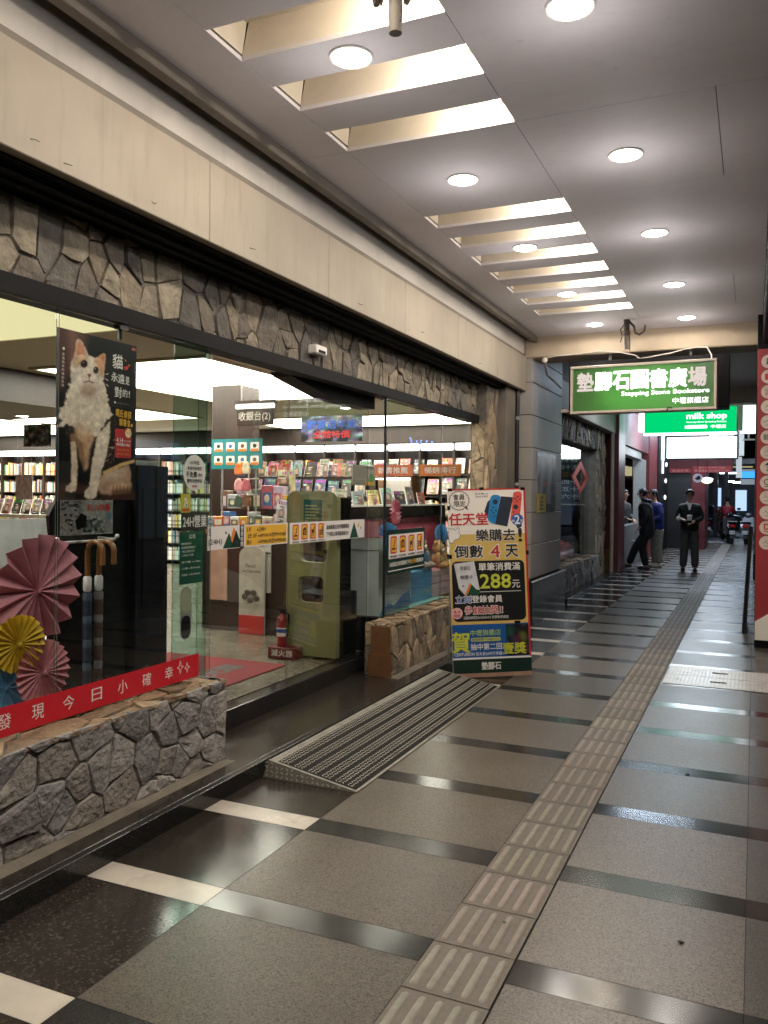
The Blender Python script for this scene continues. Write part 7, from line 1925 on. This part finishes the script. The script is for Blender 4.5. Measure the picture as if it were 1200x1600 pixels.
def person(label, loc, rotz, J, top, legs, shoes, shirt=None, hood=None, glasses=False, hair_len=0.0, cuff=None, bulk=1.0, coat=0.0):
    """front is -Y.  J: joints (L = own left = +X) elbow, hand, knee, ankle for l and r, lean (forward), head turn"""
    r = thing('person', label, 'person', loc, rotz)
    lean = J.get('lean', 0.0); hx = J.get('head', 0.0)
    pel = Vector((0, 0, J.get('hip', 0.93))); chest = pel+Vector((0, -lean*0.6, 0.30)); upper = pel+Vector((0, -lean, 0.47)); neck = upper+Vector((0, -0.015-lean*.1, 0.11))
    head = neck+Vector((0, -0.035-lean*.15, 0.13))
    shl = upper+Vector((0.162, 0, -0.025)); shr = upper+Vector((-0.162, 0, -0.025))
    V = lambda k: Vector(J[k])
    c = Chain()
    p0 = c.add(pel, (0.13, 0.10)); p1 = c.add(chest, (0.14, 0.10), p0); p2 = c.add(upper, (0.13, 0.085), p1); p3 = c.add(neck, 0.052, p2)
    h1 = c.add(head+Vector((0, 0.01, -0.05)), (0.062, 0.07), p3); h2 = c.add(head+Vector((0, 0.01, 0.03)), (0.078, 0.094), h1); h3 = c.add(head+Vector((0, 0.015, 0.095)), (0.055, 0.065), h2)
    def hand(w, d, up, prev):
        d = Vector(d).normalized(); up = Vector(up).normalized(); sd = d.cross(up)
        pm = c.add(Vector(w)+d*0.05, (0.036, 0.02), prev)
        for k, L in ((-1.5, .062), (-0.5, .075), (0.5, .08), (1.5, .07)):
            a = c.add(Vector(w)+d*0.09+sd*0.018*k, 0.0095, pm); b = c.add(Vector(w)+d*(0.09+L*.55)+sd*0.019*k-up*0.012, 0.0088, a); c.add(Vector(w)+d*(0.09+L*.85)+sd*0.018*k-up*0.035, 0.0075, b)
        a = c.add(Vector(w)+d*0.045+sd*-0.045+up*-0.01, 0.011, pm); c.add(Vector(w)+d*0.08+sd*-0.058-up*0.022, 0.009, a)
    for s, sh in (('l', shl), ('r', shr)):
        a = c.add(sh, 0.055, p2); b = c.add(V('elbow_'+s), 0.042, a); w = c.add(V('hand_'+s), 0.028, b)
        hand(V('hand_'+s), (V('hand_'+s)-V('elbow_'+s)), J.get('palm_'+s, (0, 0, 1)), w)
    for s, sx in (('l', 1), ('r', -1)):
        a = c.add(pel+Vector((0.09*sx, 0, -0.05)), 0.085, p0); b = c.add(V('knee_'+s), 0.055, a); d = c.add(V('ankle_'+s), 0.038, b); c.add(V('ankle_'+s)+Vector(J.get('toe_'+s, (0, -0.13, -0.05))), 0.03, d)
    grow('body', c.v, c.e, c.r, skin_m, r)
    # jacket
    c = Chain(); k = bulk
    p0 = c.add(pel+Vector((0, 0, -0.15-coat)), (0.172*k, 0.135*k)); p0 = c.add(pel+Vector((0, 0, -0.02)), (0.168*k, 0.13*k), p0); p1 = c.add(chest, (0.175*k, 0.13*k), p0); p2 = c.add(upper+Vector((0, 0, -0.02)), (0.15*k, 0.112*k), p1); c.add(neck+Vector((0, 0.01, -0.035)), (0.075, 0.075), p2)
    for s, sh in (('l', shl), ('r', shr)):
        a = c.add(sh, 0.080*k, p2); b = c.add(V('elbow_'+s), 0.064*k, a); c.add(V('elbow_'+s)+(V('hand_'+s)-V('elbow_'+s))*0.93, 0.045*k, b)
    grow('jacket', c.v, c.e, c.r, top, r)
    # trousers
    c = Chain(); p0 = c.add(pel+Vector((0, 0, 0.06)), (0.15, 0.115))
    for s, sx in (('l', 1), ('r', -1)):
        a = c.add(pel+Vector((0.095*sx, 0, -0.10)), 0.118, p0); b = c.add(V('knee_'+s), 0.095, a); c.add(V('ankle_'+s)+Vector((0, 0, -0.015)), 0.082, b)
    grow('trousers', c.v, c.e, c.r, legs, r)
    for s in 'lr':
        a = V('ankle_'+s); t = Vector(J.get('toe_'+s, (0, -0.13, -0.05))); m = MB()
        d = Vector((t.x, t.y, 0)).normalized()
        def fn(q, p, a=a, d=d):
            return q
        m.ellipsoid((0, 0, 0), 0.05, 0.135, 0.055, shoes, 14, 8)
        rot = Matrix.Rotation(math.atan2(-d.x, d.y) if d.length else 0, 3, 'Z')
        m.v = [tuple(rot @ Vector((v[0], v[1], max(v[2], -0.03)))+Vector((a.x, a.y, 0))+d*0.055+Vector((0, 0, max(0.032, a.z-0.05)))) for v in m.v]
        m.build('shoe', r, loc='local', smooth='all')
    # hair, face
    m = MB()
    hl = hair_len
    def hf(q, p):
        if p.z < -0.15-hl and p.y > -0.2: q.z = head.z+0.02-(0.02+hl*0.1)
        if p.y < -0.3 and p.z < 0.5: q.y = head.y-0.05+0.012*math.sin(q.x*90); q.z = max(q.z, head.z+0.066+0.006*math.sin(q.x*120))
        return q
    m.ellipsoid((head.x, head.y+0.022, head.z+0.045), 0.089, 0.104, 0.092, hair_m, 18, 12, hf); m.build('hair', r, loc='local', smooth='all')
    m = MB()
    for sx in (-1, 1): m.ellipsoid((head.x+0.03*sx, head.y-0.078, head.z+0.02), 0.011, 0.008, 0.006, ink_black, 8, 6); m.box(head.x+0.03*sx-.016, head.x+0.03*sx+.016, head.y-.088, head.y-.078, head.z+.036, head.z+.042, hair_m)
    m.ellipsoid((head.x, head.y-0.038, head.z-0.052), 0.02, 0.035, 0.006, mat('lips', lin(150, 84, 78), 0.5), 10, 6); m.build('eyes_mouth', r, loc='local')
    m = MB(); m.ellipsoid((head.x, head.y-0.088, head.z-0.004), 0.013, 0.018, 0.02, skin_m, 8, 6)
    for sx in (-1, 1): m.ellipsoid((head.x+0.081*sx, head.y+0.015, head.z+0.005), 0.012, 0.022, 0.03, skin_m, 8, 6)
    m.build('nose_ears', r, loc='local', smooth='all')
    if glasses:
        m = MB()
        for sx in (-1, 1): m.tube([(head.x+0.034*sx+0.025*math.cos(t), head.y-0.095, head.z+0.018+0.02*math.sin(t)) for t in np.linspace(0, 6.28, 13)], 0.003, near_black, 5); m.tube([(head.x+0.058*sx, head.y-.094, head.z+.02), (head.x+.083*sx, head.y+.01, head.z+.02)], 0.003, near_black, 5)
        m.build('glasses', r, loc='local')
    if shirt:
        m = MB(); m.prism([(neck.x-0.055, neck.y-0.088, neck.z-0.035), (neck.x+0.055, neck.y-0.088, neck.z-0.035), (neck.x+0.012, neck.y-0.135, neck.z-0.185), (neck.x-0.012, neck.y-0.135, neck.z-0.185)], (0, -0.016, 0.0), shirt); m.build('shirt_front', r, loc='local')
    if hood:
        m = MB(); m.lathe((neck.x, neck.y+0.055, neck.z-0.045), [(0.09, 0), (0.13, 0.02), (0.125, 0.07), (0.085, 0.085)], hood, 16, (0, 0.25, 1)); m.build('hood', r, loc='local', smooth=True)
    if cuff:
        m = MB(); e = V('elbow_r')*.5+shr*.5; m.box(e.x-.085, e.x+.02, e.y-.075, e.y+.04, e.z-.012, e.z+.012, cuff); m.build('sleeve_stripe', r, loc='local')
    return r
cloth_black = mat('jacket_black', lin(20, 20, 22), 0.7, var=0.3, scale=12, bump=0.25, bscale=20); cloth_nvy = mat('coat_navy', lin(20, 22, 30), 0.6, var=0.3, scale=12, bump=0.25, bscale=18)
cloth_blue = mat('jacket_blue', lin(40, 48, 120), 0.6, var=0.25, scale=12, bump=0.25, bscale=20); cloth_olive = mat('jacket_olive', lin(44, 50, 46), 0.7, var=0.3, scale=12, bump=0.25, bscale=20)
tr_grey = mat('trousers_grey', lin(70, 72, 68), 0.75, var=0.25, scale=10, bump=0.3, bscale=22); tr_black = mat('trousers_black', lin(14, 14, 16), 0.75, var=0.3, bump=0.25, bscale=20); tr_pale = mat('trousers_pale', lin(150, 142, 132), 0.75, var=0.2, bump=0.25, bscale=20)
shoe_d = mat('shoe_dark', lin(40, 38, 40), 0.5); shoe_w = mat('shoe_pale', lin(190, 180, 170), 0.5)
base = dict(elbow_l=(0.25, 0.0, 1.16), hand_l=(0.24, -0.08, 0.93), elbow_r=(-0.25, 0.0, 1.16), hand_r=(-0.24, -0.08, 0.93), knee_l=(0.10, -0.02, 0.49), ankle_l=(0.10, 0.02, 0.085), knee_r=(-0.10, -0.02, 0.49), ankle_r=(-0.10, 0.02, 0.085))
man = dict(base, elbow_l=(0.245, 0.0, 1.15), hand_l=(0.08, -0.26, 1.08), elbow_r=(-0.25, 0.0, 1.15), hand_r=(-0.14, -0.26, 1.13), ankle_l=(0.12, -0.02, 0.085), ankle_r=(-0.13, 0.03, 0.085), knee_l=(0.11, -0.05, 0.49))
P1 = person('smiling man in glasses, black jacket and grey trousers, walking towards the viewer with a cup', (-1.27, 18.98, 0), RAD(2), man, cloth_black, tr_grey, shoe_d, shirt=paper_white, glasses=True, bulk=1.2)
def cup(name, label, p, s=1.0):
    r = thing(name, label, 'cup', p)
    m = MB(); m.lathe(p, [(0.026*s, -0.05*s), (0.036*s, 0.055*s), (0.038*s, 0.056*s), (0.038*s, 0.062*s), (0.03*s, 0.07*s)], paper_white, 16); m.build('cup_body', r, smooth=True)
    m = MB(); m.lathe(p, [(0.0275*s, -0.045*s), (0.031*s, -0.01*s)], near_black, 16); m.build('dark_band', r, smooth=True)
cup('paper_cup', 'white paper cup with dark band held by the man in glasses', (-1.27+0.02, 18.98-0.335, 1.12), 1.5)
r = thing('plastic_bag', 'small crumpled white bag in the right hand of the man in glasses', 'bag', (-1.47, 18.66, 1.13))
m = MB(); m.ellipsoid((-1.47, 18.62, 1.14), 0.055, 0.045, 0.05, paper_white, 9, 6); m.ellipsoid((-1.455, 18.62, 1.20), 0.02, 0.02, 0.045, paper_white, 7, 5); m.build('bag', r)
walk = dict(base, lean=0.06, knee_l=(0.09, -0.10, 0.50), ankle_l=(0.09, 0.00, 0.085), knee_r=(-0.09, -0.24, 0.51), ankle_r=(-0.09, -0.40, 0.11), toe_r=(0, -0.13, -0.02), elbow_l=(0.24, 0.03, 1.15), hand_l=(0.22, -0.14, 0.93), elbow_r=(-0.25, 0.02, 1.17), hand_r=(-0.23, -0.10, 0.95), hip=0.94)
person('person in a long dark hooded coat, seen in profile, stepping left', (-2.14, 18.95, 0), RAD(-90), walk, cloth_nvy, tr_black, shoe_d, hood=mat('hood_grey', lin(60, 62, 74), 0.7), cuff=mat('reflex', lin(190, 190, 190), 0.4), bulk=1.42, hair_len=0.6, coat=0.16)
std = dict(base, lean=0.05, elbow_l=(0.26, -0.03, 1.14), hand_l=(0.10, -0.28, 1.05), elbow_r=(-0.27, -0.03, 1.14), hand_r=(-0.08, -0.28, 1.06))
person('person in a blue jacket and pale trousers behind the dark coated one', (-2.02, 19.75, 0), RAD(-55), std, cloth_blue, tr_pale, shoe_w, bulk=1.25, hair_len=0.6)
cup('paper_cup', 'white drink cup held by the person in the blue jacket', (-2.02+0.30*math.sin(RAD(-55)), 19.75-0.36*math.cos(RAD(-55)), 1.05), 1.5)
person('person in a dark olive jacket partly hidden behind the dark red column', (-2.93, 20.6, 0), RAD(60), std, cloth_olive, mat('trousers_olive', lin(50, 54, 46), 0.75, bump=0.25, bscale=20), shoe_w, hair_len=0.4, bulk=1.25)
r = thing('stool', 'low grey metal stool beside the waiting people', 'stool', (-2.7, 20.1, 0))
m = MB(); m.lathe((-2.7, 20.1, 0.55), [(0.16, 0), (0.17, 0.015), (0.16, 0.03)], grey_metal, 18); m.build('seat', r)
for a in range(4): m = MB(); m.tube([(-2.7+.1*math.cos(a*1.57+.7), 20.1+.1*math.sin(a*1.57+.7), 0.549), (-2.7+.17*math.cos(a*1.57+.7), 20.1+.17*math.sin(a*1.57+.7), 0)], 0.012, grey_metal, 6); m.build('leg', r)

# ================================================================== scooters at the far end
tyre_m = mat('tyre', (0.012, 0.012, 0.012), 0.8); sc_seat = mat('scooter_seat', (0.015, 0.014, 0.014), 0.5); tail_m = mat('tail_lens', lin(170, 24, 24), 0.2)
def scooter(label, loc, rotz, col, plate_txt=None):
    """front is +Y, seen from behind"""
    r = thing('scooter', label, 'scooter', loc, rotz, group='scooters parked at the far end')
    bm_ = mat(f'scooter_paint_{col[0]}_{col[1]}_{col[2]}', lin(*col), 0.25, var=0.05, coat=0.5)
    for y in (-0.60, 0.62):
        m = MB(); m.lathe((-0.06, y, 0.25), [(0.16, 0.0), (0.235, 0.01), (0.25, 0.04), (0.25, 0.08), (0.235, 0.11), (0.16, 0.12)], tyre_m, 24, (1, 0, 0)); w = m.build('wheel', r, loc='local', smooth=True)
        m = MB(); m.lathe((-0.045, y, 0.25), [(0.03, -0.01), (0.155, 0.0), (0.155, 0.09), (0.03, 0.10)], grey_metal, 16, (1, 0, 0)); q = m.build('rim', None, loc='local'); q.parent = w
    m = MB(); m.prism([(-0.15, -0.80, 0.62), (-0.15, -0.72, 0.42), (-0.15, -0.25, 0.34), (-0.15, 0.30, 0.27), (-0.15, 0.34, 0.33), (-0.15, -0.05, 0.40), (-0.15, -0.15, 0.72), (-0.15, -0.70, 0.76)], (0.30, 0, 0), bm_); m.build('body', r, loc='local', bevel=0.05, seg=2, smooth=True)
    m = MB(); m.prism([(-0.2, 0.30, 0.30), (-0.2, 0.45, 0.95), (-0.2, 0.62, 0.92), (-0.2, 0.52, 0.45), (-0.2, 0.40, 0.28)], (0.40, 0, 0), bm_); m.build('front_shield', r, loc='local', bevel=0.05, seg=2, smooth=True)
    m = MB(); m.prism([(-0.13, -0.82, 0.80), (-0.13, -0.78, 0.745), (-0.13, -0.12, 0.725), (-0.13, -0.05, 0.77), (-0.13, -0.35, 0.80)], (0.26, 0, 0), sc_seat); m.build('seat', r, loc='local', bevel=0.025, seg=2, smooth=True)
    m = MB(); m.box(-0.10, 0.10, -0.845, -0.80, 0.60, 0.69, tail_m); m.build('tail_light', r, loc='local', bevel=0.012)
    m = MB(); m.box(-0.09, 0.09, -0.90, -0.89, 0.36, 0.48, mat('number_plate', lin(206, 206, 204), 0.4)); pl = m.build('number_plate', r, loc='local')
    if plate_txt:
        m = MB(); text(m, Fr((-0.09, -0.9012, 0.36), (1, 0, 0), (0, 0, 1)), plate_txt, 0.09, 0.06, 0.06, ink_black, w=0.15); q = m.build('lettering', None, loc='local'); q.parent = pl
    m = MB(); m.prism([(-0.07, -0.92, 0.22), (-0.07, -0.80, 0.52), (-0.07, -0.70, 0.50), (-0.07, -0.82, 0.25)], (0.14, 0, 0), tyre_m); m.build('mudguard', r, loc='local')
    m = MB(); m.tube([(0.15, -0.15, 0.28), (0.17, -0.75, 0.34)], [0.03, 0.06], grey_metal, 12); m.build('exhaust', r, loc='local', smooth=True)
    m = MB(); m.tube([(-0.34, 0.33, 1.04), (-0.15, 0.40, 1.02), (0, 0.44, 0.98), (0.15, 0.40, 1.02), (0.34, 0.33, 1.04)], 0.016, black_metal, 8); m.build('handlebar', r, loc='local', smooth=True)
    for s in (-1, 1):
        m = MB(); m.tube([(0.22*s, 0.38, 1.03), (0.30*s, 0.42, 1.18)], 0.007, black_metal, 6); m.ellipsoid((0.31*s, 0.42, 1.22), 0.065, 0.018, 0.042, black_metal, 12, 8); m.build('mirror', r, loc='local', smooth=True)
    m = MB(); m.ellipsoid((0, 0.50, 1.0), 0.12, 0.10, 0.09, bm_, 12, 8); m.build('head_cowl', r, loc='local', smooth='all')
    m = MB(); m.tube([(-0.14, -0.55, 0.76), (-0.15, -0.86, 0.80), (0.15, -0.86, 0.80), (0.14, -0.55, 0.76)], 0.014, grey_metal, 6); m.build('grab_rail', r, loc='local')
    return r
scooter('black scooter parked facing away with white number plate, in the arcade mouth', (-0.78, 31.8, -0.005), RAD(6), (26, 26, 30), 'MDC-806')
scooter('grey scooter parked beside the black one at the street edge', (-0.22, 31.9, -0.005), RAD(-4), (120, 122, 128), 'NKA-352')
scooter('dark red scooter parked behind the black one', (-1.0, 34.4, -0.005), RAD(10), (96, 26, 30))
scooter('navy scooter parked further off by the far shop fronts', (-2.0, 35.2, -0.005), RAD(25), (30, 34, 60))
scooter('dark scooter parked at the kerb outside the street side pillars', (1.5, 21.0, -0.06), RAD(70), (34, 34, 38))
red_j = mat('jacket_red', lin(170, 40, 56), 0.6, bump=0.25, bscale=20)
sit = dict(base, hip=0.80, knee_l=(0.16, -0.38, 0.62), ankle_l=(0.16, -0.36, 0.22), knee_r=(-0.16, -0.38, 0.62), ankle_r=(-0.16, -0.36, 0.22), elbow_l=(0.28, -0.22, 1.08), hand_l=(0.28, -0.48, 1.02), elbow_r=(-0.28, -0.22, 1.08), hand_r=(-0.28, -0.48, 1.02), lean=0.1)
person('rider in a red jacket seated on the dark red scooter, seen from behind', (-0.92, 34.1, 0.0), RAD(190), sit, red_j, tr_black, shoe_d, hair_len=0.3)

# ================================================================== the street and what stands across it
win_cool = emission('window_cool', (0.55, 0.72, 1.0), 0.10); win_warm = emission('window_warm', (1.0, 0.82, 0.6), 0.10); wall_far = mat('far_wall', lin(60, 62, 70), 0.7, var=0.2)
def building(name, label, x0, x1, y0, y1, h, seed, face='-y', cool=True):
    R = random.Random(seed); r = thing(name, label, 'building', ((x0+x1)/2, (y0+y1)/2, -0.06))
    m = MB(); m.box(x0, x1, y0, y1, -0.055, h, wall_far); m.build('wall', r)
    if face == '-y': fr = Fr((x0, y0, 0), (1, 0, 0), (0, 0, 1)); W = x1-x0
    else: fr = Fr((x0, y1, 0), (0, -1, 0), (0, 0, 1)); W = y1-y0
    n = max(2, int(W/2.2))
    for i in range(n):
        u0 = W*i/n; u1 = W*(i+1)/n
        lit = R.random() < 0.35
        m = MB(); frect(m, fr, u0+0.2, u1-0.2, 0.05, 2.5, (win_cool if cool or R.random() < .5 else win_warm) if lit else near_black, 0.01); w = m.build('shop_window', r)
        m = MB()
        for u in (u0+0.2, (u0+u1)/2, u1-0.24): m.obox(fr.p(u, 0.0, 0.012), fr.U*0.05, fr.V*2.55, fr.N*0.05, black_metal)
        m.obox(fr.p(u0+.15, 2.5, 0.012), fr.U*(u1-u0-.3), fr.V*0.06, fr.N*0.06, black_metal); m.build('window_frame', r)
        m = MB(); m.obox(fr.p(u0+0.1, 2.75, 0.0), fr.U*(u1-u0-0.2), fr.V*0.6, fr.N*0.15, emission(f'sign_{R.randint(0,3)}', [(0.9, 0.95, 1), (0.2, 0.5, 1), (1, 0.3, 0.2), (0.95, 0.85, 0.5)][R.randint(0, 3)], 0.5) if R.random() < .4 else wall_far); m.build('sign_board', r)
        for k in range(int((h-4)/3)):
            m = MB(); frect(m, fr, u0+.5, u1-.5, 4.3+3*k, 5.8+3*k, win_warm if R.random() < .2 else near_black, 0.01); m.build('window', r)
    return r
building('shop_building', 'dark shop building across the far road with cold lit windows', -9, 4.5, 46, 56, 12, 3)
building('shop_building', 'dark row building across the street on the right side', 13.0, 22, -12, 16, 14, 5, '-x', False)
building('shop_building', 'second dark row building across the street on the right side, farther along', 13.0, 22, 17, 54, 11, 8, '-x', False)
# dark arcade bays left of the far paving
r = thing('far_arcade', 'dark far arcade with slim posts and blue lit gaps beyond the scooters', 'arcade', (-3, 40, 0))
m = MB(); m.box(-6, -1.8, 36.5, 45, -0.05, 0.0, pav_far); m.box(-6.0, 1.3, 36.5, 45, 3.2, 4.6, near_black); m.build('canopy', r)
for x in (-1.95, -1.55, -1.15): m = MB(); m.box(x, x+.16, 37, 37.2, 0.001, 3.199, black_metal); m.build('post', r)
m = MB(); m.box(-2.6, 0.5, 44.0, 44.2, 0.0, 3.1, wall_far); m.build('back_wall', r)
m = MB()
for a, b, z0, z1 in ((-1.78, -1.50, 1.2, 2.1), (-0.85, -0.35, 1.0, 2.0)): m = MB(); m.box(a, b, 43.95, 43.99, z0, z1, emission('far_blue', (0.5, 0.7, 1.0), 1.2)); m.build('lit_window', r)
for a, b, y, z in ((-0.9, 0.4, 40, 2.28), (-1.2, -0.8, 39, 2.3), (-1.5, 0.4, 42, 2.75)): m = MB(); m.box(a, b, y, y+.08, z, z+.06, cool_tube); m.build('tube_light', r)
# low wall and dark car at the far end to close the view
r = thing('parked_car', 'dark blue parked car behind the scooters at the far end', 'car', (-2.9, 38.2, -0.05))
car_p = mat('car_paint', lin(24, 30, 46), 0.2, coat=0.8)
m = MB()
prof = [(-2.0, .35), (-2.05, .65), (-1.85, .82), (-1.1, .92), (-0.55, 1.36), (0.7, 1.38), (1.3, .98), (1.95, .88), (2.05, .6), (2.0, .3)]
m.prism([(-2.4+a, 37.6, b-0.05) for a, b in prof], (0, 1.65, 0), car_p); m.build('body', r, bevel=0.08, seg=2, smooth=True)
for x in (-3.7, -1.1):
    for y in (37.6, 39.1): m = MB(); m.lathe((x, y, 0.26), [(0.2, 0), (0.30, 0.01), (0.31, 0.17), (0.2, 0.18)], tyre_m, 20, (0, 1, 0)); m.build('wheel', r, smooth=True)
m = MB(); m.prism([(-2.4-1.0, 37.59, 0.90), (-2.4-0.52, 37.59, 1.26), (-2.4+0.62, 37.59, 1.28), (-2.4+1.1, 37.59, 0.94)], (0, 0.012, 0), near_black); m.build('side_window', r)
for x in (-0.42, ): m = MB(); m.box(-0.42, -0.36, 37.75, 38.05, 0.55, 0.68, emission('headlamp', (0.85, 0.93, 1), 3)); m.build('headlight', r, bevel=0.01)

# neon strokes on the row across the street (they show as reflections in the shop glass)
for q, (y, z, c, nm) in enumerate(((47.5, 4.6, (0.15, 0.3, 1.0), 'blue'),)):
    fr = Fr((12.9, y+2.2, z-0.4), (0, -1, 0), (0, 0, 1)); r = thing('neon_sign', f'{nm} neon squiggle sign on a dark building across the street', 'neon sign', fr.p(2, 0, 0))
    m = MB(); m.obox(fr.p(0, 0, -0.1), fr.U*4.4, fr.V*1.0, fr.N*0.08, near_black); m.build('board', r)
    for k in range(4): m = MB(); m.tube([fr.p(0.4+1.05*k+0.75*t, 0.5+0.3*math.sin(5*t+k), 0.03) for t in np.linspace(0, 1, 9)], 0.05, emission('neon_'+nm.replace(' ', '_'), c, 7), 6); m.build('neon_tube', r)
bpy.data.objects.remove(_tob); bpy.data.curves.remove(_tcu)
